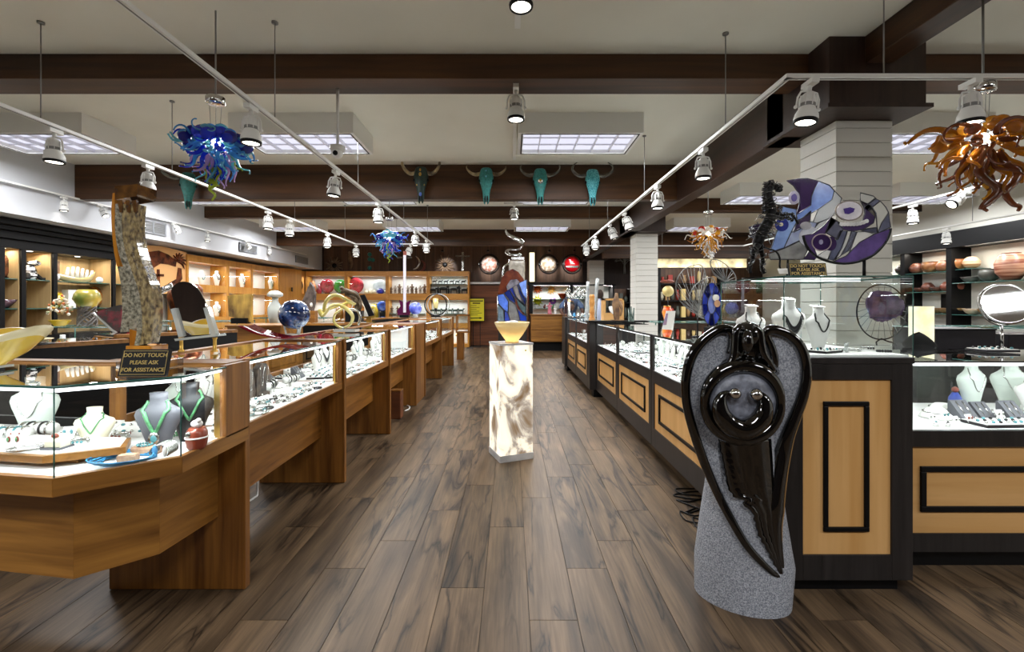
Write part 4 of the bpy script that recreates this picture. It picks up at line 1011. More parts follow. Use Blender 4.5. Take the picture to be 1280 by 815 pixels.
# red agate disc and the tall chrome spiral further back
YR = 8.2
t = T('plinth', 'second dark plinth farther back on the aisle axis', 'pedestal', (.03,YR,0))
B('body', -.2,.28,YR-.15,YR+.3,0,1.02,M['ebony'],t); B('top', -.21,.29,YR-.16,YR+.31,1.02,1.04,M['black'],t)
t = T('agate_disc', 'rust red upright agate slice with grey centre above the blue panel', 'sculpture', (X(640,YR),YR,1.04))
M['agate'] = mat('rust_agate', '3c100c', .2, col2='64301a', nscale=7, coat=.6); M['agate2'] = mat('grey_agate', '4c4a50', .2, col2='83808a', nscale=9, coat=.6)
MB().prism([P(x,y,YR) for x,y in [(622,372),(624,358),(628,346),(634,339),(641,336),(648,340),(654,348),(658,358),(661,372),(658,388),(650,398),(632,398),(625,388)]], (0,.04,0)).build('slice', M['agate'], t, bevel=.008)
MB().prism([P(x,y,YR-.008) for x,y in [(633,358),(638,350),(646,349),(651,354),(652,364),(648,372),(636,370)]], (0,.01,0)).build('centre', M['agate2'], t)
B('foot', X(630,YR),X(652,YR),YR-.04,YR+.08,1.042,Z(397,YR),M['black'],t)
YS = 9.0
t = T('spiral_sculpture', 'tall chrome and glass spiral sculpture rising behind the agate disc', 'sculpture', (X(645,YS),YS,0))
B('plinth', X(634,YS),X(658,YS),YS-.2,YS+.2,0,1.0,M['ebony'],t)
m = MB(); m.box(X(637,YS),X(655,YS),YS-.1,YS+.1,1.0,1.05); m.tube([P(646,395,YS),P(646,328,YS)], .03, 8); m.build('column', M['chrome'], t)
MB().box(X(636,YS),X(656,YS),YS-.12,YS+.12,Z(352,YS),Z(326,YS)).build('glass_block', gcol('8a8478','opal'), t, bevel=.03)
MB().box(X(639,YS),X(655,YS),YS-.1,YS+.1,Z(325,YS),Z(322,YS)).build('cap', M['chrome'], t)
pts = [P(x,y,YS+dy) for x,y,dy in [(632,286,.0),(634,292,-.05),(642,297,-.12),(650,301,-.1),(654,304,0),(652,309,.1),(647,312,.12),(638,312,.1),(634,314,0),(636,318,-.1),(645,319,-.12),(650,318,-.05),(650,322,0)]]
pc_ = catmull(pts,4); MB().tube(pc_, resample([.008,.03,.045,.05,.05,.04,.03,.03,.04,.05,.05,.04,.02],len(pc_)), 8, flat=.45).build('spiral', M['chrome'], t)
MB().tube(catmull([P(628,346,YS),P(630,334,YS),P(636,329,YS),P(637,324,YS)],4), .02, 6).build('arm', M['chrome'], t)
# ---------------------------------------------------------------- black wire horse
def horse():
    Y = 2.32; s = 6.037; g = lambda x, y, dy=0: P(925+x/s, 215+y/s, Y+dy)
    t = T('horse_sculpture', 'black wire rearing horse on top of the clear glass box', 'sculpture', (g(130,770).x, Y, 1.46))
    chains = [([(225,95,0),(225,140,0),(225,200,0),(240,270,0),(235,330,0),(200,400,0),(165,460,0),(135,530,0),(130,570,0)], [.012,.014,.018,.026,.036,.036,.036,.034,.018]),
      ([(215,85,0),(250,95,0),(290,110,0),(322,112,0)], [.013,.015,.010,.007]), ([(250,115,0),(285,135,0),(318,132,0)], [.010,.008,.005]),
      ([(270,310,-.02),(320,325,-.025),(385,318,-.03),(415,350,-.03),(440,392,-.03)], [.012,.009,.007,.006,.009]),
      ([(270,320,.02),(310,345,.03),(370,345,.035),(400,372,.03)], [.012,.009,.007,.008]),
      ([(135,550,-.02),(100,610,-.03),(95,660,-.03),(75,700,-.03),(80,765,-.03)], [.022,.015,.009,.007,.011]),
      ([(150,550,.02),(165,620,.03),(175,680,.03),(165,720,.03),(185,765,.03)], [.022,.014,.009,.007,.011]),
      ([(125,545,0),(200,575,.03),(270,600,.04),(300,650,.05),(300,715,.05),(320,755,.05)], [.012,.007,.006,.006,.006,.005])]
    for i, (ch, r) in enumerate(chains):
        pts = catmull([g(*c) for c in ch], 4); rs = resample(r, len(pts))
        MB().tube(pts, [v*.8 for v in rs], 8).build(['body','head','jaw','foreleg','foreleg','hind_leg','hind_leg','tail'][i], M['black'], t)
    m = MB(); R = random.Random(3)
    for ch, r in chains[:7]:
        pts = catmull([g(*c) for c in ch], 6); rs = resample(r, len(pts)); L = len(pts)
        for k in range(int(11*sum(r)/.1)+10):
            i0 = R.randrange(0, max(1, L-6)); a0 = R.random()*6.3; da = R.choice((-1,1))*R.uniform(.5,1.1); q = []
            for j in range(6):
                ii = min(L-1, i0+j); tt = (pts[min(ii+1,L-1)]-pts[max(ii-1,0)]).normalized(); u = tt.cross(Vector((0,1,0))).normalized(); v = tt.cross(u); a = a0+da*j
                q.append(pts[ii]+(u*math.cos(a)+v*math.sin(a))*rs[ii]*R.uniform(1.1,1.75))
            m.tube(catmull(q,2), .0022, 4, cap=False)
    for k in range(34):
        y = 70+k*7; x0 = 205 if y > 110 else 215
        m.tube(catmull([g(x0+10,y,R.uniform(-.01,.01)), g(x0-15,y+8,R.uniform(-.02,.02)), g(x0-35-R.random()*14,y+4+R.random()*16,R.uniform(-.02,.02))],3), [.003]*6+[.001], 4)
    o = m.build('wire_wrap', M['blackgloss'], t); o['kind'] = 'stuff'
    MB().lathe([(.001,1.463),(.05,1.463),(.05,1.468),(.001,1.468)], (g(130,770).x,Y,0), n=16, sx=1.5).build('base', M['black'], t)
    MB().obox(P(982,339,Y-.09), (.065,.002,.035), rz=-.2, rx=-.7).build('price_card', M['white'], t)
horse()
# ---------------------------------------------------------------- small printed signs
def text_mesh(body, size, mt, parent, M4, nm='lettering', ext=.0006, align='CENTER', sp=1.0, lab=None):
    cu = bpy.data.curves.new(nm, 'FONT'); cu.body = body; cu.size = size; cu.extrude = ext; cu.align_x = align; cu.align_y = 'CENTER'; cu.space_line = sp; cu.offset = size*.012
    tmp = bpy.data.objects.new('tmp', cu); COL.objects.link(tmp); dg = bpy.context.evaluated_depsgraph_get(); dg.update()
    me = bpy.data.meshes.new_from_object(tmp.evaluated_get(dg)); bpy.data.objects.remove(tmp); me.name = nm
    me.materials.clear(); me.materials.append(mt)
    o = bpy.data.objects.new(nm, me); COL.objects.link(o); o.parent = parent
    M4 = M4.copy(); M4.translation -= ORG[parent.name]; o.matrix_local = M4
    ORG[o.name] = ORG[parent.name]
    return o
def touch_sign(x, y, z, w_, h, rz, lb, tilt=.25):
    t = T('notice_sign', lb, 'sign', (x,y,z), 'do not touch signs')
    R = Matrix.Translation((x,y,z)) @ Matrix.Rotation(rz,4,'Z') @ Matrix.Rotation(PI/2-tilt,4,'X')
    def slab(a,b,c,d,e,f,nm,mt):
        vs = [R@Vector(v) for v in [(a,c,e),(b,c,e),(b,d,e),(a,d,e),(a,c,f),(b,c,f),(b,d,f),(a,d,f)]]
        MB().add(vs, [(0,3,2,1),(4,5,6,7),(0,1,5,4),(1,2,6,5),(2,3,7,6),(3,0,4,7)]).build(nm, mt, t)
    slab(-w_/2,w_/2,0,h,-.012,0,'plaque',M['black'])
    e = h*.06
    for a,b,c,d in ((-w_/2+e,w_/2-e,e,e+.0015),(-w_/2+e,w_/2-e,h-e-.0015,h-e),(-w_/2+e,-w_/2+e+.0015,e,h-e),(w_/2-e-.0015,w_/2-e,e,h-e)): slab(a,b,c,d,0,.0008,'border_line',M['brass'])
    text_mesh('DO NOT TOUCH\nPLEASE ASK\nFOR ASSISTANCE', h*.235, M['brass'], t, R @ Matrix.Translation((0,h*.5-h*.03,.0008)), sp=1.12) if False else None
    for k, s_ in enumerate(('DO NOT TOUCH','PLEASE ASK','FOR ASSISTANCE')):
        text_mesh(s_, h*.20*w_/h/1.72, M['brass'], t, R @ Matrix.Translation((0,h*(.77-.27*k),.0008)))
touch_sign(X(177,1.67), 1.67, 1.068, .172, .1, .03, 'black DO NOT TOUCH sign with brass letters on the corner case')
touch_sign(X(1011,2.16), 2.16, 1.463, .178, .068, 0, 'black DO NOT TOUCH sign in front of the glass moons', .2)
# yellow notice at the back
ya = 14.5
t = T('notice_sign', 'yellow notice with a black arrow on a stand by the back cabinets', 'sign', (X(596,ya),ya,0))
x0,x1,z0,z1 = X(586.5,ya),X(605,ya),Z(401,ya),Z(373.5,ya)
B('board', x0,x1,ya,ya+.02,z0,z1,mat('yellow_board','d8cc10',.5),t); m = MB().box(x0-.02,x1+.02,ya+.02,ya+.03,z0-.02,z1+.02); m.build('frame', M['black'], t)
B('stand_pole', (x0+x1)/2-.12,(x0+x1)/2-.10,ya+.03,ya+.05,0,z0,M['black'],t); B('stand_pole', (x0+x1)/2+.10,(x0+x1)/2+.12,ya+.03,ya+.05,0,z0,M['black'],t)
R = Matrix.Translation(((x0+x1)/2,ya-.001,z0)) @ Matrix.Rotation(PI/2,4,'X'); H = z1-z0
M['ink'] = mat('faded_ink','5e5a08',.7)
MB().box(x0+.03,x1-.03,ya-.003,ya,z0+H*.87,z0+H*.93).build('headline', M['ink'], t)
MB().box(x0+.11,x1-.12,ya-.003,ya,z0+H*.775,z0+H*.825).build('headline', M['black'], t)
for k, w_ in enumerate((.5,.75,.5,.72,.95,.6)): B('text_line', x0+.05,x0+.05+(x1-x0-.1)*w_,ya-.003,ya,z0+H*(.68-.085*k),z0+H*(.705-.085*k),M['ink'],t)
MB().box(x0+.04,x1-.13,ya-.004,ya,z0+H*.105,z0+H*.145).prism([(x1-.14,ya-.004,z0+H*.075),(x1-.05,ya-.004,z0+H*.125),(x1-.14,ya-.004,z0+H*.175)],(0,.004,0)).build('arrow', M['black'], t)
# ---------------------------------------------------------------- wavy acrylic sculpture on the corner case
def wavy():
    s = 3.705; f = lambda p, Y: P(130+p[0]/s, 225+p[1]/s, Y)
    M['pebble'] = mat('pebbled_glass', '4a3a20', .1, col2='b09a68', nscale=70, bump=1.0, bscale=160, coat=1, stretch=(1,1,.6))
    M['pebble2'] = mat('silver_pebbled_glass', '4c4838', .1, col2='b4ac94', nscale=70, bump=1.0, bscale=160, coat=1)
    M['amber'] = mat('amber_acrylic', '8a4e14', .08, col2='c8862e', nscale=8, coat=1, stretch=(1,1,.3)); M['ambertop'] = mat('smoky_amber', '3c2412', .08, col2='7a5220', nscale=14, coat=1)
    c = P(176,440,1.90)
    t = T('wavy_sculpture', 'tall wavy pebbled glass and amber ribbon sculpture on the corner case', 'sculpture', (c.x,1.9,1.07))
    Lb = [(52,110),(50,230),(65,330),(97,430),(127,520),(146,620),(150,700),(138,770)]
    Rb = [(152,110),(146,230),(162,330),(192,420),(221,500),(232,600),(226,690),(212,755)]
    def slab(A, C, Y, th, nm, mt, bev=.003):
        A = catmull([f(p,Y) for p in A],5); C = catmull([f(p,Y) for p in C],5); n = len(A); vs = A+C+[p+Vector((0,th,0)) for p in A]+[p+Vector((0,th,0)) for p in C]
        fs = []
        for i in range(n-1): fs += [(i,i+1,n+i+1,n+i),(2*n+i,3*n+i,3*n+i+1,2*n+i+1),(i,2*n+i,2*n+i+1,i+1),(n+i,n+i+1,3*n+i+1,3*n+i)]
        fs += [(0,n,3*n,2*n),(n-1,3*n-1,4*n-1,2*n-1)]
        MB().add(vs, fs, 0, False).build(nm, mt, t)
    mix = lambda k: [tuple(a[i]+(b[i]-a[i])*k for i in (0,1)) for a, b in zip(Lb, Rb)]
    for k, mm in ((0,'pebble2'),(1,'pebble'),(2,'pebble')):
        slab(mix(k/3+.012), mix((k+1)/3-.012), 1.87, .05, 'ribbon', M[mm])
    slab([(45,60),(37,140),(40,240),(50,330),(66,420),(80,500),(84,600),(76,705)], [(60,110),(60,150),(62,230),(80,330),(110,430),(140,520),(148,620),(140,700)], 1.93, .05, 'back_ribbon', M['pebble2'])
    slab([(40,60),(34,140),(37,240),(46,330),(60,400)], [(50,60),(46,140),(50,240),(62,330),(74,400)], 1.90, .10, 'amber_edge', M['amber'])
    MB().prism([f(p,1.87) for p in [(50,28),(158,18),(154,68),(150,75),(50,92)]], (0,.1,0)).build('amber_head', M['ambertop'], t, bevel=.003)
    for a in (62,98,128): MB().prism([f(p,1.865) for p in [(a,95),(a+22,92),(a+22,150),(a+10,150)]], (0,.01,0)).build('amber_notch', M['ambertop'], t)
    MB().prism([f(p,1.90) for p in [(118,690),(152,700),(140,772),(118,776)]], (0,.06,0)).build('amber_foot', M['amber'], t)
    MB().box(X(148,1.87),X(205,1.87),1.855,1.985,1.066,1.10).build('base', M['ambertop'], t, bevel=.004)
    MB().box(X(158,1.87),X(190,1.87),1.865,1.96,1.10,Z(432,1.87)).build('block', M['amber'], t, bevel=.003)
wavy()
# oval mirror in an acrylic stand
def omirror():
    Y = 2.5; s = 4.923; f = lambda x, y, dy=0: P(160+x/s, 300+y/s, Y+dy)
    t = T('table_mirror', 'arched table mirror in a clear acrylic stand with brass feet', 'mirror', (f(400,600).x, Y, 1.07))
    op = [(340,590),(300,450),(268,330),(275,290),(310,262),(355,257),(410,280),(450,330),(475,390),(490,450),(500,580)]
    pp = catmull([f(x,y) for x,y in op[1:-1]],4); pp = [f(340,590)]+pp+[f(500,580)]
    MB().prism(pp, (0,.008,0)).build('mirror_plate', M['mirror'], t)
    M['acrylic'] = mat('clear_acrylic', 'e6ecea', .08, trans=.55, coat=1)
    for pl in ([(262,425),(292,418),(340,590),(310,600)],[(462,418),(490,412),(540,578),(510,588)]): MB().prism([f(x,y,-.012) for x,y in pl], (0,.03,0)).build('side_bar', M['acrylic'], t, bevel=.002)
    MB().prism([f(x,y,-.03) for x,y in [(284,608),(552,578),(556,592),(290,622)]], (0,.07,0)).build('tray', M['acrylic'], t, bevel=.002)
    for x in (328,534): 
        a = f(x,600); MB().lathe([(.016,1.072),(.016,1.08),(.009,1.085),(.009,a.z-.01),(.013,a.z-.004),(.013,a.z)], (a.x,a.y,0), n=14).build('brass_foot', M['gold'], t)
omirror()
# ---------------------------------------------------------------- hand-blown glass chandeliers
def chandelier(lb, loc, cols, seed, n=64, spreadr=.30, hgt=.30, thick=.011, bulbs=16, style='blue', sc_=1, scheme=None, light=10, center=None):
    R = random.Random(seed)
    t = T('glass_chandelier', lb, 'chandelier', local=True)
    mats_ = cols
    rz_ = .0
    MB().lathe([(.001,.33),(.055,.33),(.058,.325),(.058,.29),(.054,.285),(.001,.285)], n=20).build('canopy', M['chrome'], t)
    m = MB()
    for a in range(3): m.tube([(.04*math.cos(a*2.1),.04*math.sin(a*2.1),.29),(.03*math.cos(a*2.1),.03*math.sin(a*2.1),.1)], .002, 4)
    m.build('suspension_cable', M['cable'], t)
    top = ZC-loc[2]
    MB().tube([(0,0,.33),(0,0,top)], .006, 6).build('hanging_rod', M['cable'], t)
    def tent(p, d, L, r0, curl, droop, mt, nm='glass_tentacle', tip=.25):
        pts = [p]; d = d.normalized(); u = d.orthogonal().normalized(); v = d.cross(u); ph = R.random()*6.3; k = 16; q = p.copy()
        for i in range(1, k+1):
            s_ = i/k
            dd = (d*(1-s_*.35)+Vector((0,0,-droop*s_))+ (u*math.cos(ph+s_*curl)+v*math.sin(ph+s_*curl))*s_*1.25).normalized()
            q = q+dd*L/k; pts.append(q.copy())
        rr = [r0*(.55+.45*math.sin(min(1,(i/k)*3.0+.25)*PI/2)) * (1-(1-tip)*max(0,(i/k-.15)/.85)**.8) for i in range(k+1)]; rr[-1] = rr[-2]*1.4
        MB().tube(pts, rr, 7).build(nm, mt, t)
    for i in range(n):
        lvl = i/(n-1)          # 0 = top ring, 1 = bottom
        a = i*2.39996+R.random()*.4
        el = .18-lvl*1.75+R.uniform(-.12,.12)
        d = Vector((math.cos(a)*math.cos(el), math.sin(a)*math.cos(el), math.sin(el)))
        L = spreadr*(1-lvl*.35)*R.uniform(.7,1.2) if lvl < .75 else hgt*R.uniform(.4,.85)
        p = Vector((0,0,.05-.12*lvl))+Vector((d.x,d.y,d.z*.5))*.10
        mt = scheme(lvl, R) if scheme else R.choice(mats_)
        tent(p, d, L, thick*R.uniform(.8,1.35), R.uniform(4,9)*R.choice((-1,1)), .15+.5*lvl, mt)
    for i in range(bulbs):
        a = i*2.4; rr = .02+.17*math.sqrt((i+.5)/bulbs); zz = .12-1.6*rr*rr-.25*rr+R.uniform(-.015,.01)
        mt = scheme(-.1, R) if scheme else R.choice(mats_)
        e = R.uniform(.028,.042)
        MB().ell((rr*math.cos(a), rr*math.sin(a), zz), (e*1.15,e*1.15,e), 12, 8).build('glass_bulb', mt, t)
    l = bpy.data.lights.new('chandelier_lamp','POINT'); l.energy = light; l.shadow_soft_size = .03; l.color = (1,.96,.9)
    o = bpy.data.objects.new('chandelier_lamp', l); COL.objects.link(o); o.parent = t; o.location = (0,0,.02)
    MB().ell((0,0,.02), .028, 12, 8).build('lamp_bulb', M['lens'], t)
    t.location = loc
    return t
BG = {k: artglass('blown_'+k, h, .25) for k, h in dict(cobalt='1230c8', sky='3a8fd0', aqua='5fb4c4', navy='121c80', lime='9cb030', lilac='b89ac8', amber='a86810', brown='6e3a1c', honey='c08a28', clear='d8d4c8', red='a01c10', plum='5a2420').items()}
def blue(l, R):
    if l < 0: return BG[R.choice(['cobalt','cobalt','sky','navy','aqua'])]
    if l < .45: return BG[R.choice(['sky','cobalt','aqua','sky','navy'])]
    return BG[R.choice(['sky','cobalt','aqua','lilac','lime','lilac','cobalt'])]
def blue2(l, R): return blue(l, R)
def ambr(l, R): return BG[R.choice(['brown','amber','honey','brown','amber'] if l < .9 else ['brown','brown','honey'])]
def mixd(l, R):
    if l < 0: return BG[R.choice(['clear','honey','red','clear'])]
    return BG[R.choice(['honey','clear','clear','amber','honey'] if l < .5 else ['clear','clear','honey'])]
ch = chandelier('big cobalt blue glass tentacle chandelier above the left cases', (-1.975,3.05,2.39), None, 5, 96, .21, .26, .013, 46, scheme=blue, light=9)
def extra_lime(t):
    pts = catmull([Vector(p) for p in [(0,0,-.10),(-.01,-.02,-.17),(-.035,-.03,-.22),(.01,-.03,-.25),(.02,-.03,-.265),(-.025,-.02,-.285),(-.02,-.02,-.30),(.01,-.02,-.33),(-.012,-.02,-.365)]],4)
    MB().tube(pts, resample([.018,.018,.015,.013,.011,.01,.009,.008,.005],len(pts)), 8).build('glass_tentacle', BG['lime'], t)
ORG[ch.name] = Vector(); extra_lime(ch); _k.clear()
c2 = chandelier('smaller-looking blue glass chandelier hanging farther down the left cases', (-1.86,7.0,2.34), None, 15, 80, .22, .28, .013, 40, scheme=blue2, light=14); ORG[c2.name] = Vector(); extra_lime(c2)
ca = chandelier('big amber and brown curling glass chandelier at right', (2.72,2.62,2.27), None, 9, 46, .33, .34, .019, 16, scheme=ambr, light=5)
# long drooping tubes of the amber piece
ORG[ca.name] = Vector()
for pp in ([(-.02,-.05,-.08),(-.07,-.08,-.14),(-.11,-.1,-.22),(-.05,-.1,-.27),(.0,-.1,-.30),(-.06,-.1,-.37),(-.10,-.1,-.40),(-.08,-.1,-.42)],[(.03,-.05,-.08),(.04,-.08,-.15),(.09,-.1,-.20),(.07,-.1,-.26),(.02,-.1,-.32),(.06,-.1,-.38),(.10,-.1,-.395),(.09,-.1,-.42)],[(-.05,-.05,-.05),(-.09,-.1,-.1),(-.13,-.1,-.2),(-.08,-.1,-.25),(-.03,-.1,-.31),(-.10,-.1,-.38),(-.12,-.1,-.41)]):
    q = catmull([Vector(p) for p in pp],4); MB().tube(q, resample([.022,.022,.021,.019,.016,.014,.011,.008],len(q)), 9).build('glass_tentacle', BG['brown'], ca)
cb = chandelier('small amber and clear glass chandelier beside the second column', (2.65,6.1,2.26), None, 21, 60, .24, .27, .013, 24, scheme=mixd, light=14)
# ---------------------------------------------------------------- decorated skulls on the second beam
def skull(lb, c, face, horn, deco, hl=1.0, hornup=.0, rz=0, tip='1a1612', wide=1.0):
    t = T('cattle_skull', lb, 'skull', c, 'decorated cattle skulls on the beam')
    R = lambda v: Vector(c)+Matrix.Rotation(rz,3,'Z')@Vector(v)
    prof = [(0,.24,.062,.035),(0,.20,.085,.05),(0,.13,.098,.06),(0,.08,.108,.062),(0,.03,.09,.055),(0,-.04,.068,.05),(0,-.12,.05,.042),(0,-.17,.045,.038),(0,-.21,.046,.034),(0,-.24,.036,.026)]
    m = MB(); vs = []; n = 16
    for _, z, rx, ry in prof:
        for j in range(n):
            a = 2*PI*j/n; x, y = rx*math.cos(a), ry*math.sin(a)*(1 if math.sin(a) < 0 else .6)
            if abs(z+.21) < .05 and abs(math.cos(a)) < .35 and math.sin(a) < 0: y *= .25
            vs.append(R((x, y-.04, z)))
    k = len(prof); fs = [(i*n+j,(i+1)*n+j,(i+1)*n+(j+1)%n,i*n+(j+1)%n) for i in range(k-1) for j in range(n)]+[tuple(range(n)), tuple((k-1)*n+j for j in range(n-1,-1,-1))]
    m.add(vs, fs, 0, True); fc = m.build('face', face, t, sub=1)
    for sg in (-1,1):
        MB().ell(R((sg*.09,-.045,.055)), (.022,.022,.024), 10, 7).build('eye_socket', M['black'], fc)
        MB().tube([R((sg*.016,-.07,-.16)),R((sg*.018,-.072,-.20)),R((sg*.017,-.06,-.245))], [.006,.011,.006], 8).build('nostril', M['black'], fc)
        MB().tube([R((sg*.03,-.045,-.20)),R((sg*.022,-.05,-.25)),R((sg*.02,-.045,-.27))], [.014,.013,.006], 8).build('nose_bone', face, t)
        hp = catmull([R((sg*x*wide,-.03-dy,z)) for x,z,dy in [(.06,.16,0),(.13,.145,0),(.19,.17+hornup*.1,.01),(.235,.23+hornup*.3,.02),(.22,.29+hornup*.5,.02),(.175,.335+hornup*.4,.01)]],4)
        if hl < 1: hp = hp[:int(len(hp)*hl)]
        MB().tube(hp, resample([.026,.027,.023,.018,.011,.003],len(hp)), 10).build('horn', horn, t)
    for (x, z, r, h) in deco: MB().ell(R((x,-.103+abs(x)*.55 if z>-.05 else -.084,z)), (r*1.2,r*.7,r*1.7), 8, 6).build('stone_inlay', h, fc)
    MB().box(c[0]-.03,c[0]+.03,c[1]-.03,c[1]+.018,c[2]+.1,c[2]+.16).build('hanger', M['black'], t)
hm = mat('horn_brown','3a2a1c',.3,col2='b09a70',nscale=9,coat=.5); hb = mat('horn_dark','2c2822',.25,col2='6c6a62',nscale=8,coat=.6)
tq = mat('turquoise_skull','2e7f7c',.5,noise=.25,nscale=50,bump=.3,bscale=120); dg_ = mat('dark_green_skull','0c2a22',.4,noise=.5,nscale=40,bump=.3)
tm = mat('turquoise_mosaic','2a8f9c',.35,col2='6cc4cc',nscale=75,bump=.8,bscale=80,sharp=.1); tg = mat('teal_skull','1f5f58',.6,noise=.3,nscale=30,bump=.3)
YK = 6.33
gd, lb_, sl = M['gold'], mat('light_blue_inlay','6fb8d8',.3), M['silver']
skull('dark green cattle skull with gold inlay and tall upturned horns', P(527,231,YK), dg_, hm, [(0,.18,.012,gd),(0,.12,.016,gd),(-.05,.05,.008,gd),(.05,.05,.008,gd),(.05,-.02,.008,gd),(-.05,-.02,.008,gd),(0,-.15,.016,mat('blue_inlay','4a66b8',.3))], hornup=.15, wide=1.1)
skull('turquoise cattle skull with three light blue stones and short horns', P(608,232,YK), tq, hm, [(0,.18,.008,lb_),(0,.1,.008,lb_),(-.08,.08,.009,lb_),(.08,.08,.009,lb_),(-.07,.02,.007,lb_),(.07,.02,.007,lb_)], hl=.72, wide=1.15)
skull('turquoise cattle skull with a silver emblem on its forehead', P(675,233,YK), tq, hb, [(-.02,.05,.016,sl),(.02,.05,.016,sl),(0,.06,.012,gd),(0,.03,.012,sl)], hl=.85, wide=1.15)
skull('cattle skull covered in turquoise mosaic with thin grey horns', P(740,234,YK), tm, hb, [], wide=1.2)
skull('teal cattle skull half hidden behind the left track', P(236,238,YK-.05), tg, hb, [], rz=.5, hornup=-.1, wide=1.2)
# ---------------------------------------------------------------- jewelry and stands
def bust_geo(m, w, h, d=.5, mi=0):
    prof = [(0,.42,.30),(.12,.50,.34),(.35,.72,.40),(.52,.92,.44),(.62,1,.44),(.70,.92,.40),(.76,.62,.34),(.82,.40,.30),(.90,.36,.29),(1,.38,.30),(1.005,.30,.22)]
    vs = []; n = 20
    for z, a, b in prof:
        for j in range(n):
            t = 2*PI*j/n; x = a*w/2*math.cos(t); y = b*w/2*math.sin(t)*(1.0 if math.sin(t) < 0 else .5)
            vs.append((x, y, z*h))
    k = len(prof); fs = [(i*n+j,i*n+(j+1)%n,(i+1)*n+(j+1)%n,(i+1)*n+j) for i in range(k-1) for j in range(n)]+[tuple(range(n-1,-1,-1)),tuple((k-1)*n+j for j in range(n))]
    m.add(vs, fs, mi, True)
    def surf(x, z):
        z_ = z/h
        for a, b in zip(prof, prof[1:]):
            if z_ <= b[0]:
                q = (z_-a[0])/(b[0]-a[0]); W = (a[1]+(b[1]-a[1])*q)*w/2; D = (a[2]+(b[2]-a[2])*q)*w/2
                u = max(-1,min(1,x/W)); return -D*math.sqrt(max(0,1-u*u))
        return 0
    return surf
PROTO = {}
def bust(kind, w, h, body, neck, style='v', r=.003, pend=None, low=.38):
    t = T('necklace_bust', 'proto', 'necklace display', local=True)
    m = MB(); surf = bust_geo(m, w, h); m.build('bust', body, t)
    m = MB(); pts = []
    n = 26
    for i in range(n+1):
        u = -1+2*i/n; x = u*w*.30*(1 if abs(u) < .8 else 1); z = h*(low+(.86-low)*(abs(u)**(1.15 if style == 'v' else 2.0)))
        if abs(u) > .7: x = math.copysign(w*(.30-.12*(abs(u)-.7)/.3), u)
        pts.append(Vector((x, surf(x, z)-r*.6, z)))
    if style == 'spikes':
        m.tube(pts, r*.7, 6)
        for i in range(3, n-2):
            p = pts[i]; m.tube([p, p+Vector((pts[i].x*.08,-.002,-.035+.018*abs(i-n/2)/n*2))], [r*.9,r*1.2], 5)
    elif style == 'beads':
        for p in pts: m.ell(p, r*1.5, 6, 4)
    else: m.tube(pts, r, 6)
    m.build('necklace', neck, t)
    if pend: nk_ = [c for c in bpy.data.objects if c.parent == t][-1]; MB().lathe([(.001,-.004),(.016,-.004),(.018,0),(.001,.003)], pts[n//2]+Vector((0,-.004,-.014)), n=12, sy=1.3, axis='Y').ell(pts[n//2]+Vector((0,-.008,-.014)), (.010,.004,.013), 10, 6, m=1).build('pendant', pend, nk_)
    PROTO[kind] = t
bust('wv', .15,.20,M['cloth'],M['silver'],pend=[M['silver'],M['turq']])
bust('wb', .15,.20,M['cloth'],M['blackbead'],'u',.0035,low=.42)
bust('wt', .14,.18,M['cloth'],M['turq'],'beads',.003)
bust('ws', .16,.21,M['cloth'],M['blackbead'],'spikes',.003,low=.45)
bust('gg', .15,.20,M['greybust'],M['greenbead'],'v',.006,pend=[M['silver'],M['turq']],low=.30)
bust('bg', .15,.21,M['blackbust'],M['greenbead'],'v',.005)
bust('cg', .15,.17,M['cream'],M['greenbead'],'v',.003)
bust('pp', .16,.22,M['palegreen'],M['silver'],'u',.002)
def P_(kind, build, name, cat):
    t = T(name, 'proto', cat, local=True); build(t); PROTO[kind] = t
def f_card(cm, body='white'):
    def f(t):
        cdd = MB().obox((0,0,.019), (.034,.002,.040), rx=-.5).build('card', M[body], t)
        for x in (-.009,.009):
            MB().ell((x,-.004,.024), (.0045,.003,.007), 8, 5).build('earring', cm, cdd)
    return f
P_('card_t', f_card(M['turq']), 'earring_card', 'earrings'); P_('card_r', f_card(M['redbead']), 'earring_card', 'earrings'); P_('card_s', f_card(M['silver']), 'earring_card', 'earrings'); P_('card_g', f_card(M['greenbead']), 'earring_card', 'earrings')
def f_bigcard(t):
    MB().obox((0,0,.03), (.058,.002,.062), rx=-.55).build('card', M['white'], t)
    for x in (-.014,.014):
        MB().ell((x,-.006,.032), (.007,.003,.012), 10, 6).build('earring', M['redbead'], t); MB().ell((x,-.010,.032), (.004,.002,.008), 8, 5).build('green_stone', M['greenbead'], t); MB().ell((x,.002,.050), (.003,.003,.004), 8, 5).build('earring_stud', M['redbead'], t)
P_('bigcard', f_bigcard, 'earring_card', 'earrings')
def f_ring(gm):
    def f(t):
        MB().tube(arc((0,0,.011),.010,0,2*PI,14)[:-1], .0018, 5, closed=True).build('band', M['silver'], t); MB().ell((0,0,.023), (.006,.006,.004), 8, 5).build('stone', gm, t)
        MB().obox((0,0,.003), (.022,.014,.006)).build('ring_block', M['cloth'], t)
    return f
P_('ring_t', f_ring(M['turq']), 'ring', 'ring'); P_('ring_b', f_ring(M['blackbead']), 'ring', 'ring'); P_('ring_r', f_ring(M['redbead']), 'ring', 'ring')
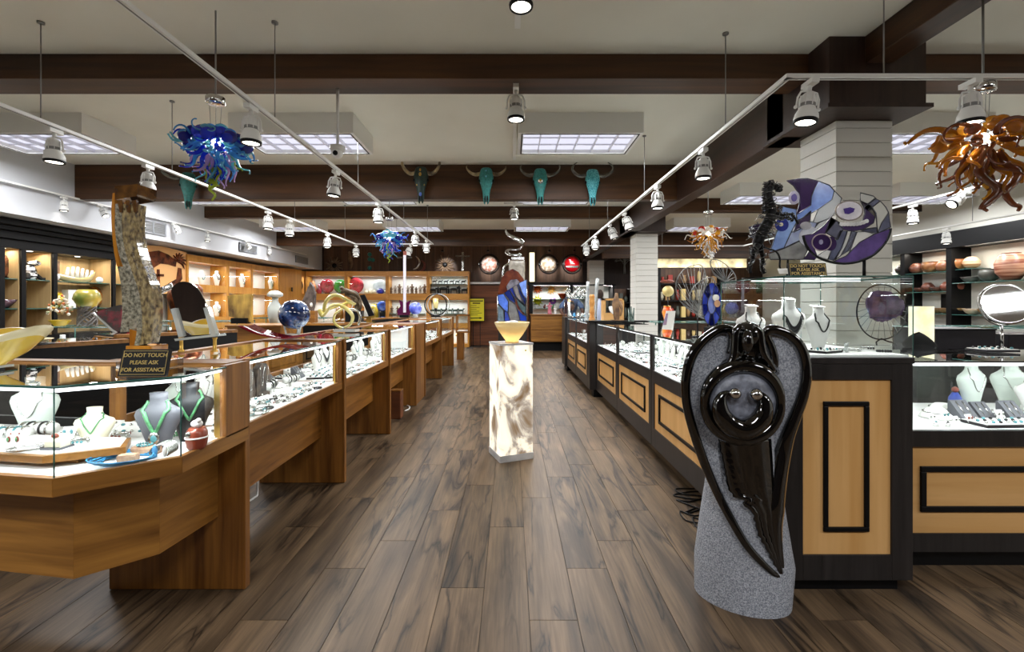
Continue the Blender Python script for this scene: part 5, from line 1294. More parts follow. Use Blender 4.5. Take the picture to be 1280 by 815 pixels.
def f_cuff(gm):
    def f(t):
        pts = arc((0,0,.0),.030,-PI*.1,PI*1.1,14,'XY',.024); MB().tube([p+Vector((0,0,.014)) for p in pts], .009, 8, flat=.35).build('band', M['silver'], t)
        for k, (x,z) in enumerate(((-.014,.014),(0,.014),(.014,.014))): MB().ell((x,.024+.002*(k==1)+.004,z), (.006,.004,.007), 8, 5).ell((x,-.02,z),(.005,.004,.006),8,5).build('stone', gm, t)
    return f
P_('cuff_t', f_cuff(M['turq']), 'cuff_bracelet', 'bracelet'); P_('cuff_b', f_cuff(M['blackbead']), 'cuff_bracelet', 'bracelet'); P_('cuff_r', f_cuff(M['redbead']), 'cuff_bracelet', 'bracelet')
def f_bracelet(gm):
    def f(t):
        m = MB(); 
        for i in range(16): a = 2*PI*i/16; m.ell((.032*math.cos(a),.026*math.sin(a),.006), .0062, 6, 4)
        m.build('bead_loop', gm, t)
    return f
for k, g in (('t','turq'),('s','silver'),('r','redbead'),('k','blackbead'),('g','greenbead')): P_('brace_'+k, f_bracelet(M[g]), 'bead_bracelet', 'bracelet')
def f_strand(gm, wide=.055, deep=.045, loops=3):
    def f(t):
        for l in range(loops):
            pts = [Vector(((wide+.006*l)*math.cos(a)*(1+.15*math.sin(3*a+l)), (deep+.006*l)*math.sin(a), .004+.004*l)) for a in [2*PI*i/30 for i in range(30)]]
            MB().tube(pts, .003, 5, closed=True).build('strand', gm, t)
        MB().ell((wide*.9,-deep*.4,.006), (.015,.012,.006), 10, 6).build('pendant', M['silver'], t)
    return f
P_('strand_s', f_strand(M['silver']), 'coiled_necklace', 'necklace'); P_('strand_t', f_strand(M['turq2'],.075,.06,5), 'coiled_necklace', 'necklace'); P_('strand_r', f_strand(M['redbead'],.05,.04,2), 'coiled_necklace', 'necklace')
def f_roll(gm):
    def f(t):
        MB().tube([(-.07,0,.06),(.07,0,.06)], .022, 12).box(-.012,.012,-.012,.012,0,.05).box(-.06,.06,-.03,.03,0,.006).build('roll_stand', M['cloth'], t)
        for i in range(5):
            x = -.052+.026*i; MB().tube(arc((x,0,.06),.026,0,2*PI,16,'YZ')[:-1], .004, 6, closed=True).build('bangle', gm if i%2 else M['silver'], t)
    return f
P_('roll_t', f_roll(M['turq']), 'bracelet_roll', 'bracelet stand'); P_('roll_k', f_roll(M['blackbead']), 'bracelet_roll', 'bracelet stand')
def f_ramp(gm):
    def f(t):
        MB().prism([(-.08,-.05,0),(-.08,-.05,.008),(-.08,.05,.05),(-.08,.05,0)], (.16,0,0)).build('slope', M['cloth'], t, bevel=.002)
        for i in range(4):
            for j in range(2):
                x = -.06+.04*i; y = -.025+.045*j; MB().ell((x,y,.018+.42*(y+.025)+.006), (.008,.010,.006), 8, 5).build('pendant', gm if (i+j)%2 else M['silver'], t)
    return f
P_('ramp_t', f_ramp(M['turq']), 'pendant_ramp', 'jewelry stand'); P_('ramp_k', f_ramp(M['blackbead']), 'pendant_ramp', 'jewelry stand'); P_('ramp_r', f_ramp(M['redbead']), 'pendant_ramp', 'jewelry stand')
def f_tray(t):
    MB().box(-.09,.09,-.06,.06,0,.012).build('tray', M['leather'], t, bevel=.002); MB().box(-.085,.085,-.055,.055,.012,.015).build('pad', M['cloth'], t)
    for i in range(5):
        for j in range(3): MB().ell((-.068+.034*i,-.036+.036*j,.02), (.007,.007,.006), 8, 5).build('ring_top', [M['silver'],M['turq'],M['blackbead']][(i+j)%3], t)
P_('tray', f_tray, 'ring_tray', 'jewelry tray')
def f_pad(t):
    MB().prism([(-.05,-.035,0),(-.05,-.035,.01),(-.05,.03,.09),(-.05,.04,.09),(-.05,.04,0)], (.10,0,0)).build('pad', M['greybust'], t, bevel=.002)
    for x in (-.02,.02): MB().tube([(x,-.028,.02),(x,.024,.084)], .0035, 5).build('chain', M['silver'], t)
P_('pad', f_pad, 'chain_pad', 'jewelry stand')
def f_collar(t):
    m = MB(); pts = [Vector((.07*math.cos(a),.05*math.sin(a),.035+.02*math.sin(a))) for a in [2*PI*i/22 for i in range(22)]]
    MB().lathe([(.001,.05),(.035,.048),(.075,.012),(.078,0)], n=22, sy=.85).build('collar_stand', M['cloth'], t)
    MB().tube([Vector((.060*math.cos(a),.051*math.sin(a),.03)) for a in [2*PI*i/22 for i in range(22)]], .003, 5, closed=True).build('necklace', M['silver'], t)
P_('collar', f_collar, 'collar_stand', 'necklace display')
NAMES = {'wv':'white bust with silver pendant','wb':'white bust with black necklace','wt':'white bust with turquoise beads','ws':'white bust with spiky black necklace','gg':'charcoal bust with green strand','bg':'black bust with green strand','cg':'cream bust with thin green necklace','pp':'pale green bust with silver chain',
 'card_t':'card of turquoise earrings','card_r':'card of coral earrings','card_s':'card of silver earrings','card_g':'card of green earrings','bigcard':'large card of red and green earrings','ring_t':'ring with turquoise stone','ring_b':'ring with black stone','ring_r':'ring with coral stone','cuff_t':'silver turquoise cuff','cuff_b':'silver cuff with black stones','cuff_r':'silver cuff with coral stones',
 'brace_t':'turquoise bead bracelet','brace_s':'silver bead bracelet','brace_r':'coral bead bracelet','brace_k':'black bead bracelet','brace_g':'green bead bracelet','strand_s':'coiled silver necklace','strand_t':'coiled blue bead necklace','strand_r':'coiled coral necklace','roll_t':'white roll of turquoise bangles','roll_k':'white roll of black bangles','ramp_t':'white slope of turquoise pendants','ramp_k':'white slope of black pendants','ramp_r':'white slope of coral pendants','tray':'dark ring tray','pad':'charcoal pad with silver chains','collar':'white collar stand with silver necklace'}
GRP = {'w':'white jewelry busts'}
used_p = set(); ORDN = ['first','second','third','fourth','fifth','sixth','seventh','eighth','ninth','tenth','eleventh','twelfth']
_pend = []
def put(kind, x, y, z, rz, case, lab=None, scale=1, rot=None):
    src = PROTO[kind]
    if kind in used_p: o = dup(src)
    else: used_p.add(kind); o = src; KIDS(o)
    o.location = (x, y, z+.0008); o.rotation_euler = rot or (0,0,rz); o.scale = (scale,)*3
    o['group'] = src['category']+' displays' if 'display' not in src['category'] else 'necklace displays'
    if lab: o['label'] = lab
    else: _pend.append((o, kind, case, (round(y,3), x)))
    return o
SMALL = ['card_t','cuff_b','card_s','cuff_t','ring_t','cuff_b','strand_s','cuff_t','card_s','cuff_r','brace_k','card_r','cuff_b','brace_s']
MID = ['ramp_t','ramp_k','roll_k','tray','collar','strand_s','ramp_k','roll_k','tray','ramp_t']
TALL = ['wv','wb','wt','pp','pad','wv','collar','wb','ws']
def fill(case, x_front, sgn, y0, y1, z, seed, dens=1.15, tall=TALL, mid=MID, small=SMALL):
    R = random.Random(seed); face = -PI/2 if sgn < 0 else PI/2
    # sgn<0: case extends to -X, faces +X
    rz = PI/2 if sgn < 0 else -PI/2
    def row(off, step, kinds, jx, sc0=1):
        y = y0+step*.55; k = R.randrange(20)
        while y < y1-step*.35:
            kd = kinds[k % len(kinds)]; k += R.choice((1,1,2,3)); xx = x_front+sgn*(off+R.uniform(-jx,jx))
            put(kd, xx, y+R.uniform(-.01,.01), z, rz+R.uniform(-.25,.25), case, scale=sc0*R.uniform(.95,1.1)); y += step/dens
    row(.07,.085,small,.012); row(.155,.10,small,.01); row(.27,.19,mid,.01); row(.415,.19,tall if dens > .8 else mid,.01,.95); row(.53,.2,mid,.005,.9)
# corner case, copied piece by piece from what shows
CC = 'corner case'
def cp(kind, px, py, Y, rz=0, lab=None, scale=1, z=ZD):
    return put(kind, X(px,Y), Y, z, rz, CC, lab, scale)
cp('gg', 199, 0, 1.80, .25, 'charcoal necklace bust with green strand and turquoise medallion, corner case', 1.12)
cp('bg', 238, 0, 1.92, .5, 'black necklace bust with green collar beside the charcoal bust', 1.15)
cp('cg', 119, 0, 1.82, .25, 'cream leaning necklace bust with green strands, corner case', .95)
cp('pp', 45, 0, 1.93, .1, 'pale grey-green necklace bust at the back of the corner case', 1.2)
# raised wooden tray
t = T('wooden_riser', 'low wooden riser with white top in the corner case', 'riser', (-1.7,1.62,ZD))
pl = [(-2.7,1.74),(-1.62,1.575),(-1.42,1.68),(-1.50,1.80),(-2.7,1.92)]
MB().zprism(pl, ZD+.02, ZD+.045).build('edge', M['oak_x'], t, bevel=.002); ins = [(-2.68,1.755),(-1.62,1.59),(-1.445,1.685),(-1.51,1.79),(-2.68,1.905)]; MB().zprism(ins, ZD+.045, ZD+.048).build('top', M['deck'], t)
MB().box(-2.4,-2.2,1.76,1.82,ZD,ZD+.02).box(-1.66,-1.56,1.64,1.74,ZD,ZD+.02).build('foot', M['oak_x'], t)
ZR = ZD+.0485
cp('bigcard', 18, 0, 1.66, .1, 'large card of red and green earrings on the wooden riser', 1.0, ZR)
t = T('ring_box', 'small cream ring box with an amber ring on the wooden riser', 'ring box', (X(72,1.66),1.66,ZR))
bx0 = X(72,1.66)
B('base', bx0-.036,bx0+.036,1.632,1.688,ZR,ZR+.006,M['greybust'],t); MB().prism([(bx0-.028,1.64,ZR+.006),(bx0-.028,1.64,ZR+.03),(bx0-.028,1.68,ZR+.05),(bx0-.028,1.68,ZR+.006)],(.056,0,0)).build('box', M['cream'], t, bevel=.003); MB().ell((bx0-.004,1.655,ZR+.045),(.012,.010,.009),10,6).build('amber_ring', M['redbead'], t)
cp('card_t', 86, 0, 1.76, .2, None, 1.3, ZR); cp('strand_s', 34, 0, 1.64, .5, 'silver necklace lying on the front of the wooden riser', .8, ZR); cp('strand_s', -60, 0, 1.70, 0, 'silver necklace lying farther left on the wooden riser', .9, ZR)
cp('card_s', 131, 0, 1.72, .3, None, 1.3); cp('cuff_b', 108, 0, 1.76, .3, None, 1.1)
def rock(lb, c, sx, sy, sz, rz=0):
    R = random.Random(int(c[0]*1000)); m = MB(); n = 10; vs = []
    t = tag(None, '', '') if False else None
    for z, k in ((0,.97),(.25,1),(.8,1),(1,.9)):
        for j in range(n):
            a = 2*PI*j/n; q = (abs(math.cos(a))**4+abs(math.sin(a))**4)**-.25
            v = Matrix.Rotation(rz,3,'Z')@Vector((sx*k*q*math.cos(a)*R.uniform(.94,1.04), sy*k*q*math.sin(a)*R.uniform(.94,1.04), sz*z*R.uniform(.95,1.05) if z else 0)); vs.append(Vector(c)+v)
    m.add(vs, [(i*n+j,i*n+(j+1)%n,(i+1)*n+(j+1)%n,(i+1)*n+j) for i in range(3) for j in range(n)]+[tuple(range(n-1,-1,-1)),tuple(3*n+j for j in range(n))], 0, False)
    tag(m.build('sandstone_block', M['sand']), lb, 'stone', 'sandstone display blocks')
Y_=1.655; rock('rough pink sandstone block inside the blue bead coil', (X(160,Y_),Y_,ZD+.0005), .032,.02,.026, .2)
Y_=1.77; rock('larger pink sandstone block below the charcoal bust', (X(183,1.74),1.74,ZD+.0005), .05,.024,.03, .1)
cp('strand_t', 157, 0, 1.655, .2, 'big coil of bright blue bead strands at the front of the corner case', 1.0)
cp('brace_t', 181, 0, 1.74, 0, 'turquoise bracelet on the larger sandstone block', .75, ZD+.031)
rock('tan sandstone block at the right end of the corner case', (-1.42,2.03,ZD+.0005), .05,.03,.035)
cp('brace_k', 0, 0, 2.03, 0, None).location = (-1.42,2.03,ZD+.037)
def cuffs():
    c = Vector((X(205,1.70),1.70,ZD))
    t = T('silver_cuff', 'wide silver cuff with long blue stone at the front of the corner case', 'bracelet', c)
    m = MB()
    for k in range(-3,4): m.tube([c+Vector((.035*math.cos(a)+k*.001, .006*k+.02*math.sin(a)*.3, .028+.026*math.sin(a)+k*.001)) for a in [-.5+4.1*i/14 for i in range(15)]], .003, 5)
    m.build('band', M['silver'], t); MB().ell(c+Vector((-.025,-.012,.03)), (.010,.008,.022), 12, 8).build('blue_stone', mat('pale_blue_stone','5fa0d0',.2), t)
    MB().ell(c+Vector((.015,-.015,.028)), (.009,.006,.02), 10, 7).build('white_stone', M['cloth'], t)
cuffs()
c = Vector((X(246,1.80),1.80,ZD))
t = T('lidded_pot', 'small red-brown clay pot with white and silver trim in corner case', 'pot', c)
MB().lathe([(.026,0),(.034,.012),(.038,.04),(.036,.07),(.028,.085),(.001,.086)], c, n=20).build('body', mat('red_clay','8a3c28',.3,coat=.4), t)
MB().tube([c+Vector((.038*math.cos(a),.038*math.sin(a),.048)) for a in [2*PI*i/16 for i in range(16)]], .004, 5, closed=True).build('band', M['cloth'], t)
MB().ell(c+Vector((.0,0,.10)), (.022,.018,.016), 12, 8).ell(c+Vector((.012,-.008,.115)), .010, 8, 5).build('lid_figure', M['cloth'], t); MB().ell(c+Vector((-.01,-.036,.065)), (.012,.006,.012), 8, 5).build('silver_star', M['silver'], t)
for k,(px,Y,kd,sc_,rz) in enumerate([(12,1.80,'roll_t',1,.2),(85,1.93,'cuff_t',1.2,0),(60,1.83,'cuff_b',1.1,.4),(150,1.93,'cuff_r',1.1,0),(165,2.0,'ramp_t',.9,0),(215,1.98,'brace_g',1,0),(262,1.95,'card_s',1.2,.5),(268,2.05,'ring_t',1.3,.5),(20,1.98,'tray',1,0),(125,2.03,'ramp_k',.9,0),(100,1.70,'cuff_t',.9,.3)]):
    if Y > 1.68 or px > 110: cp(kd, px, 0, Y, rz, None, sc_, ZD if not (px < 120 and Y < 1.76) else ZR)
for k in range(8): put(['roll_k','cuff_t','strand_s','ramp_t','cuff_b','card_t','pp','tray'][k], -1.95-.11*k, 1.88+.03*(k%3)+.016*k, ZD, 0, CC)
CN = ["globe case","yellow-sculpture case","stump case","case past the pier","last left case"]
fill(CN[0], -1.25, -1, 2.18, 3.30, ZD, 11, 1.3)
fill(CN[1], -1.25, -1, 3.46, 4.58, ZD, 12, 1.2)
fill(CN[2], -1.25, -1, 4.74, 5.90, ZD, 13, .9)
fill(CN[3], -1.25, -1, 6.68, 8.10, ZD, 14, .62)
fill(CN[4], -1.25, -1, 8.25, 9.80, ZD, 15, .5)
WH = ['wv','wb','wb','wv','pp','ws','wt']
fill('case behind angel', 1.25, 1, 2.76, 3.92, ZD, 21, 1.25, tall=WH)
fill('second case past angel', 1.25, 1, 4.02, 5.20, ZD, 22, 1.1, tall=WH)
fill('third case past angel', 1.25, 1, 5.30, 6.48, ZD, 23, .8, tall=WH)
fill('first far right case', 1.16, 1, 6.78, 7.90, ZD, 24, .55, tall=WH)
fill('last far right case', 1.16, 1, 8.0, 9.10, ZD, 25, .5, tall=WH)
# brown stone slabs hung with chains in the globe case, and its big white collar
for i, (px, Y, h) in enumerate(((349,2.95,.21),(372,3.05,.22))):
    c = Vector((-1.50,2.60+.17*i,ZD)); 
    t = T('stone_slab', ['dark brown rock slab hung with chains, globe case, nearer one','dark brown rock slab hung with chains, globe case, farther one'][i], 'jewelry stand', c, 'rock slabs')
    R = random.Random(i+4); pl = [(c.x-.02*0, c.y+u*.075*R.uniform(.9,1.1), c.z+v*h) for u, v in [(-1,0),(-1,.5),(-.8,.85),(-.2,1),(.4,.95),(.9,.7),(1,.3),(.9,0)]]
    MB().prism(pl, (-.035,0,0)).build('slab', mat('brown_rock','241c18',.6,col2='4a3a2c',nscale=25,bump=.5), t, bevel=.006)
    for q in (-.03,.02): MB().tube(catmull([(c.x+.004,c.y+q-.02,c.z+h*.9),(c.x+.006,c.y+q,c.z+h*.35),(c.x+.004,c.y+q+.025,c.z+h*.85)],5), .002, 5).build('chain', M['silver'], t)
# glass box on the tall cabinet
ZB = 1.1005
put('wb', X(938,2.42), 2.42, ZB, .1, '', 'white bust with black beaded necklace, left one in the clear glass box', 1.1)
put('ws', X(985,2.38), 2.38, ZB, .15, '', 'tallest white bust with spiky dark necklace in the clear glass box', 1.22)
put('wb', X(1022,2.36), 2.36, ZB, .25, '', 'white bust with thin dark necklace, right one in the clear glass box', 1.08)
for i, px in enumerate((938,984,1020)):
    Y = (2.42,2.38,2.36)[i]; h = (.22,.256,.216)[i]
    t = T('watch_card', f'small white card resting on top of the {["left","tallest","right"][i]} bust in the glass box', 'card', (X(px,Y),Y,ZB+h+.003)); MB().obox((X(px,Y),Y-.01,ZB+h+.006), (.055,.045,.003), rx=.25, rz=.1).build('card', M['cloth'], t); MB().ell((X(px,Y),Y-.02,ZB+h+.010), (.006,.005,.003), 8, 5).build('stud', M['blackbead'], t)
put('tray', X(1030,2.2), 2.2, ZB, .5, '', 'dark tray of rings lying at the front of the glass box', .8)
put('strand_s', X(1062,2.25), 2.25, ZB, .2, '', 'coiled silver necklace on the floor of the glass box', .75)
put('brace_k', X(1105,2.2), 2.2, ZB, 0, '', 'black bead bracelet at right in the glass box', .9)
put('cuff_b', X(1085,2.28), 2.28, ZB, 0, '', 'silver cuff with black stones in the glass box', .9)
c = Vector((X(1058,2.2),2.2,ZB)); t = T('glass_figure', 'tiny clear glass bear figure in the glass box', 'figurine', c)
MB().ell(c+Vector((0,0,.014)), (.013,.011,.014)).build('body', M['acrylic'], t); MB().ell(c+Vector((0,0,.034)), .010).build('head', M['acrylic'], t)
for sg in (-1,1): MB().ell(c+Vector((sg*.008,0,.043)), .004, 8, 5).build('ear', M['acrylic'], t)
# big purple geode-like fan seen in the box
def geode(lb, px, py, Y, rx, ry, base_z, col='6a5a80', col2='2c2240'):
    c = P(px, py, Y); t = T('agate_fan', lb, 'sculpture', (c.x, Y, base_z))
    R = random.Random(px); n = 44; pl = []
    for i in range(n): a = 2*PI*i/n; k = R.uniform(.94,1.06)*(1.02+.16*math.sin(a)+.08*math.cos(3*a)); pl.append((c.x+.015+rx*.72*k*math.cos(a), Y, c.z+.02+ry*.55*k*math.sin(a)))
    MB().prism(pl, (0,.012,0)).build('agate', mat('agate_'+str(px), col, .2, col2=col2, nscale=14, coat=.5), t)
    for i in range(n): 
        a = 2*PI*i/n; MB().tube([(c.x+rx*.55*math.cos(a),Y+.006,c.z+.02+ry*.5*math.sin(a)),(c.x+rx*.98*math.cos(a),Y+.006,c.z+ry*.98*math.sin(a))], .0018, 4).build('spoke', M['cable'], t) if i%2 == 0 else None
    MB().tube([(c.x+rx*math.cos(a),Y+.006,c.z+ry*math.sin(a)) for a in [2*PI*i/40 for i in range(40)]], .004, 6, closed=True).build('rim', M['black'], t)
    zb = c.z-ry
    for sg in (-1,1): MB().tube(catmull([(c.x,Y+.006,zb+.005),(c.x+sg*.03,Y,zb-.01),(c.x+sg*.05,Y-.02,(zb+base_z)/2),(c.x+sg*.055,Y-.03,base_z+.004)],4), .004, 6).build('leg', M['black'], t)
geode('purple agate fan in a black wire ring inside the glass box', 1103, 390, 2.56, .14, .155, 1.1005)
t = T('blue_bottle', 'small white and blue printed tube inside the glass box', 'ornament', P(995,378,2.62)); c = P(995,378,2.62)
MB().lathe([(.022,0),(.024,.004),(.024,.11),(.001,.112)], (c.x,c.y,ZB+.10), n=16).build('tube', mat('blue_print','3f9fc8',.3,col2='e8ecec',nscale=12), t); B('stand', c.x-.02,c.x+.02,c.y-.02,c.y+.02,ZB,ZB+.10,M['acrylic'],t)
# wide right case
RC_ = 'wide right-edge case'; ZW = .7058
R = random.Random(31)
for px, Y, kd, sc_, rz in [(1165,2.42,'card_s',1.2,.2),(1182,2.46,'card_t',1.3,.2),(1196,2.36,'card_s',1.2,.25),(1212,2.40,'card_r',1.2,.2),(1204,2.52,'pad',1.0,.1),(1228,2.52,'pad',.9,.1),(1240,2.37,'tray',1.15,.05),(1275,2.38,'tray',1.1,0),(1265,2.50,'pad',1,.1),(1250,2.47,'card_s',1.4,.1),(1170,2.34,'ring_t',1,.1),(1185,2.33,'ring_b',1,.1),(1178,2.62,'collar',1.15,.5),(1170,2.52,'collar',1.1,.6),(1150+63,2.74,'pp',1.3,.2),(1262,2.76,'pp',1.3,-.2),(1290,2.62,'wt',1.2,-.3),(1240,2.62,'strand_s',1,.1),(1262,2.62,'brace_k',1,0),(1210,2.62,'brace_t',1,0),(1300,2.45,'card_g',1.2,0),(1310,2.36,'ring_r',1,0),(1330,2.55,'wv',1.2,0)]:
    put(kd, X(px,Y), Y, ZW, rz, RC_, None, sc_)
c = P(1194,480,2.72); t = T('figurine', 'small blue seated figure at the back of the right-edge case', 'figurine', (c.x,2.72,ZW))
MB().lathe([(.03,0),(.035,.02),(.03,.07),(.014,.10),(.001,.102)], (c.x,2.72,ZW), n=14).build('robe', mat('blue_robe','3a4fa0',.5), t); MB().ell((c.x,2.72,ZW+.118), .017).build('head', M['redbead'], t)
# other counters
def sprinkle(case, x0, x1, y0, y1, z, n, seed, rz=0, kinds=None):
    R = random.Random(seed); K = kinds or ['wv','collar','ramp_t','roll_k','tray','wb','ramp_k']
    for i in range(n): put(K[i % len(K)], x0+(x1-x0)*(i+.5)/n, y0+(y1-y0)*(.35+.3*(i%2)), z, rz+R.uniform(-.2,.2), case, None, R.uniform(.95,1.15))
sprinkle('counter behind the marble slab', 3.4,4.5,5.05,5.5,.76,6,41); sprinkle('counter below round mirror', 4.75,6.5,5.05,5.5,.76,9,42); sprinkle('counter by second column', 2.2,3.2,6.65,7.1,.76,5,43)
sprinkle('wall counter under bouquet', -5.4,-4.4,5.25,5.7,.76,6,44); sprinkle('wall counter by mural', -5.5,-4.3,7.05,7.45,.76,5,45); sprinkle('counter by necklace cabinets', -4.9,-3.7,8.85,9.25,.76,5,46)
def finish_labels():
    for k, o in PROTO.items():
        if k not in used_p:
            for c in KIDS(o):
                for g in KIDS(c): bpy.data.objects.remove(g)
                bpy.data.objects.remove(c)
            bpy.data.objects.remove(o)
    by = {}
    for o, k, case, pos in _pend: by.setdefault((k, case), []).append((pos, o))
    for (k, case), L in by.items():
        L.sort(key=lambda p: p[0])
        for i, (_, o) in enumerate(L):
            o['label'] = f'{NAMES[k]}, {case}' if len(L) == 1 else f'{NAMES[k]}, {case}, {ORDN[i]} from its near end'
# ---------------------------------------------------------------- things on counters and shelves
def simple(name, lb, cat, group=None): return lambda m, mt, **k: tag(m.build(name, mt, **k), lb, cat, group)
# globe
c = P(368,394,3.75); c.x = -1.78
t = T('earth_globe', 'blue and white glass globe on clear legs above the left cases', 'globe', (c.x,c.y,1.075))
M['globe'] = mat('globe_swirl','0f2450',.12,col2='c8d4e0',nscale=9,coat=1,sharp=-.04)
g = M['globe'].node_tree.nodes; 
for nd in g:
    if nd.type == 'VALTORGB':
        nd.color_ramp.elements[0].position = .45; nd.color_ramp.elements[1].position = .72
        e = nd.color_ramp.elements.new(.52); e.color = lin('1d4a8c')
MB().ell((c.x,c.y,1.25), .122, 32, 20).build('ball', M['globe'], t)
MB().tube([(c.x-.05,c.y-.03,1.08),(c.x-.07,c.y-.03,1.16)], .008, 6).tube([(c.x+.05,c.y-.03,1.08),(c.x+.07,c.y-.03,1.16)], .008, 6).tube([(c.x,c.y+.05,1.08),(c.x,c.y+.08,1.17)], .008, 6).tube([(c.x-.04,c.y-.03,1.09),(c.x+.04,c.y-.03,1.09)], .006, 6).build('clear_leg', M['acrylic'], t)
# red slumped dish
Yd = 3.2; M['redglass'] = artglass('red_glass','7a1420',.3)
def dish(lb, pts, Y, wd, mt):
    t = T('glass_dish', lb, 'dish', (P(*pts[len(pts)//2],Y).x, Y, P(*pts[len(pts)//2],Y).z)); cc = catmull([P(x,y,Y) for x,y in pts],4); n = len(cc); vs = []
    for i, p in enumerate(cc): vs += [p+Vector((0,-wd/2,.01)), p, p+Vector((0,wd/2,.012))]
    o = MB().add(vs, [(3*i+j,3*i+j+1,3*i+4+j,3*i+3+j) for i in range(n-1) for j in (0,1)], 0, True).build('dish', mt, t); s = o.modifiers.new('s','SOLIDIFY'); s.thickness = .008
dish('curved red art glass dish in front of the globe', [(308,409),(325,417),(345,422),(362,424),(380,421),(400,418)], 3.3, .2, M['redglass'])
MB().lathe([(.001,0),(.03,0),(.022,.012),(.001,.013)], (X(362,3.3),3.3,1.0748), n=12).build('foot', M['acrylic'], bpy.data.objects['glass_dish']) if False else None
# yellow curled sculpture
Yc = 4.35; s = 6.79; g = lambda x, y, dy=0: P(340+x/s, 300+y/s, Yc+dy)
M['yellowmetal'] = mat('yellow_enamel','c8b860',.2,col2='e8dc98',nscale=6,coat=.6)
t = T('curled_sculpture', 'yellow curling ribbon sculpture on the second left case', 'sculpture', (g(600,760).x, Yc, 1.075))
pts = [g(400,590,.05),(g(430,640,.03)),g(470,600,0),g(500,560,-.02),g(570,550,-.03),g(640,590,-.03),g(685,650,0),g(660,720,.03),g(590,745,.05),(g(530,700,.05)),g(535,630,.03),g(590,590,0)]
MB().tube(catmull(pts,5), .022, 8, flat=.5).build('ribbon', M['yellowmetal'], t)
pts = [g(440,640,.06),g(450,540,.05),g(500,480,.03),g(560,470,0),g(640,510,-.02),g(700,545,.02),g(650,530,.05),g(560,560,.06),g(440,600,.06)]
MB().tube(catmull(pts,5), .018, 8, flat=.5).build('ribbon', M['yellowmetal'], t)
MB().tube(catmull([g(640,590,.08),g(720,600,.08),g(748,660,.08),g(730,720,.08)],5), .014, 8, flat=.5).build('ribbon', M['silver'], t)
a = g(620,760); MB().box(a.x-.09,a.x+.12,Yc-.06,Yc+.06,1.074,1.10).build('base', M['acrylic'], t, bevel=.004); MB().tube([(g(600,745).x,Yc+.03,1.10),g(600,745,.03)], .012, 6).build('post', M['acrylic'], t)
# dark feather stand / driftwood at (385,350)
Yw = 6.6; g = lambda x, y: P(340+x/s, 300+y/s, Yw)
t = T('wood_carving', 'tall dark driftwood carving with pale knots above the inner counter', 'sculpture', (g(320,620).x, Yw, 1.07))
MB().prism([g(*p) for p in [(255,520),(280,460),(310,390),(320,355),(350,400),(365,470),(360,540),(345,600),(330,625),(290,600)]], (0,.05,0)).build('slab', mat('driftwood','2e2622',.5,col2='6e6058',nscale=12,bump=.5), t, bevel=.012)
MB().lathe([(.001,-.01),(.02,-.01),(.02,0)], g(335,550), n=12, sy=1.7, axis='Y').build('knot', M['cloth'], t); B('foot', g(270,620).x,g(370,620).x,Yw-.03,Yw+.08,1.072,g(300,600).z,M['oak_x'],t)
# wolf-like metal branch and black photo easel
t = T('branch_sculpture', 'knotted bronze branch sculpture behind the yellow ribbons', 'sculpture', (g(680,560).x, Yw+.2, 1.0))
R = random.Random(8); bz = mat('bronze_branch','4a3c2a',.35,.6)
for k in range(12):
    q = [P(340+x/s+R.uniform(-3,3), 300+y/s+R.uniform(-3,3), Yw+.2+R.uniform(-.05,.05)) for x,y in [(600,420),(640,450),(700,470),(730,540),(720,600)]]
    MB().tube(catmull(q[k%2:],3), .028, 6).build('branch', bz, t)
a = P(340+700/s,300,Yw+.2); B('foot', a.x-.12,a.x+.12,Yw+.14,Yw+.26,1.072,P(340,300+600/s,Yw+.2).z,M['black'],t)
t = T('photo_easel', 'leaning black panel on a small gold easel', 'easel', (g(810,640).x, Yw, 1.07))
MB().prism([g(*p) for p in [(745,470),(785,462),(868,640),(820,650)]], (0,.02,0)).build('panel', M['black'], t); MB().prism([g(*p) for p in [(765,650),(870,645),(870,658),(765,665)]], (0,.05,0)).build('ledge', M['gold'], t)
B('stand', g(800,650).x, g(840,650).x, Yw, Yw+.05, 1.072, g(800,655).z, M['gold'], t)
# guitar sculpture, blue ball, rings
Yg = 9.0; g = lambda x, y, Y=Yg: P(460+x/s, 300+y/s, Y)
t = T('guitar_sculpture', 'purple upright guitar with a long clear neck behind the left cases', 'guitar', (g(305,640).x, Yg, 1.07))
MB().prism([g(*p) for p in [(250,640),(248,600),(275,560),(262,508),(285,520),(300,530),(325,530),(345,520),(362,512),(345,560),(360,600),(352,640)]], (0,.04,0)).build('body', mat('purple_lacquer','4a1038',.15,coat=1), t, bevel=.006)
B('neck', g(301,0).x,g(324,0).x,Yg-.02,Yg,g(0,615).z,g(0,130).z,mat('pearl_neck','c8c4cc',.2),t); B('headstock', g(300,0).x,g(328,0).x,Yg-.02,Yg,g(0,130).z,g(0,95).z,M['redbead'],t)
B('stand', g(270,0).x,g(345,0).x,Yg-.03,Yg+.08,1.072,g(0,640).z+.01,M['black'],t)
c = g(403,580); t = T('glass_ball', 'violet blue glass ball beside the purple guitar', 'ball', (c.x,c.y,1.07)); MB().ell(c, .125, 24, 16).build('ball', mat('violet_glass','3a48b8',.1,col2='7a8ae8',nscale=7,coat=1), t); MB().lathe([(.06,1.072),(.05,1.11),(.06,c.z-.10)], (c.x,c.y,0), n=14).build('stand', M['acrylic'], t)
Y2 = 9.3; c = g(575,550,Y2); t = T('ring_sculpture', 'dark round ring sculpture with a gold drop inside', 'sculpture', (c.x,c.y,1.075))
rr = .225; MB().tube([c+Vector((rr*math.cos(a),0,rr*.98*math.sin(a))) for a in [2*PI*i/36 for i in range(36)]], .012, 6, closed=True).build('ring', M['black'], t)
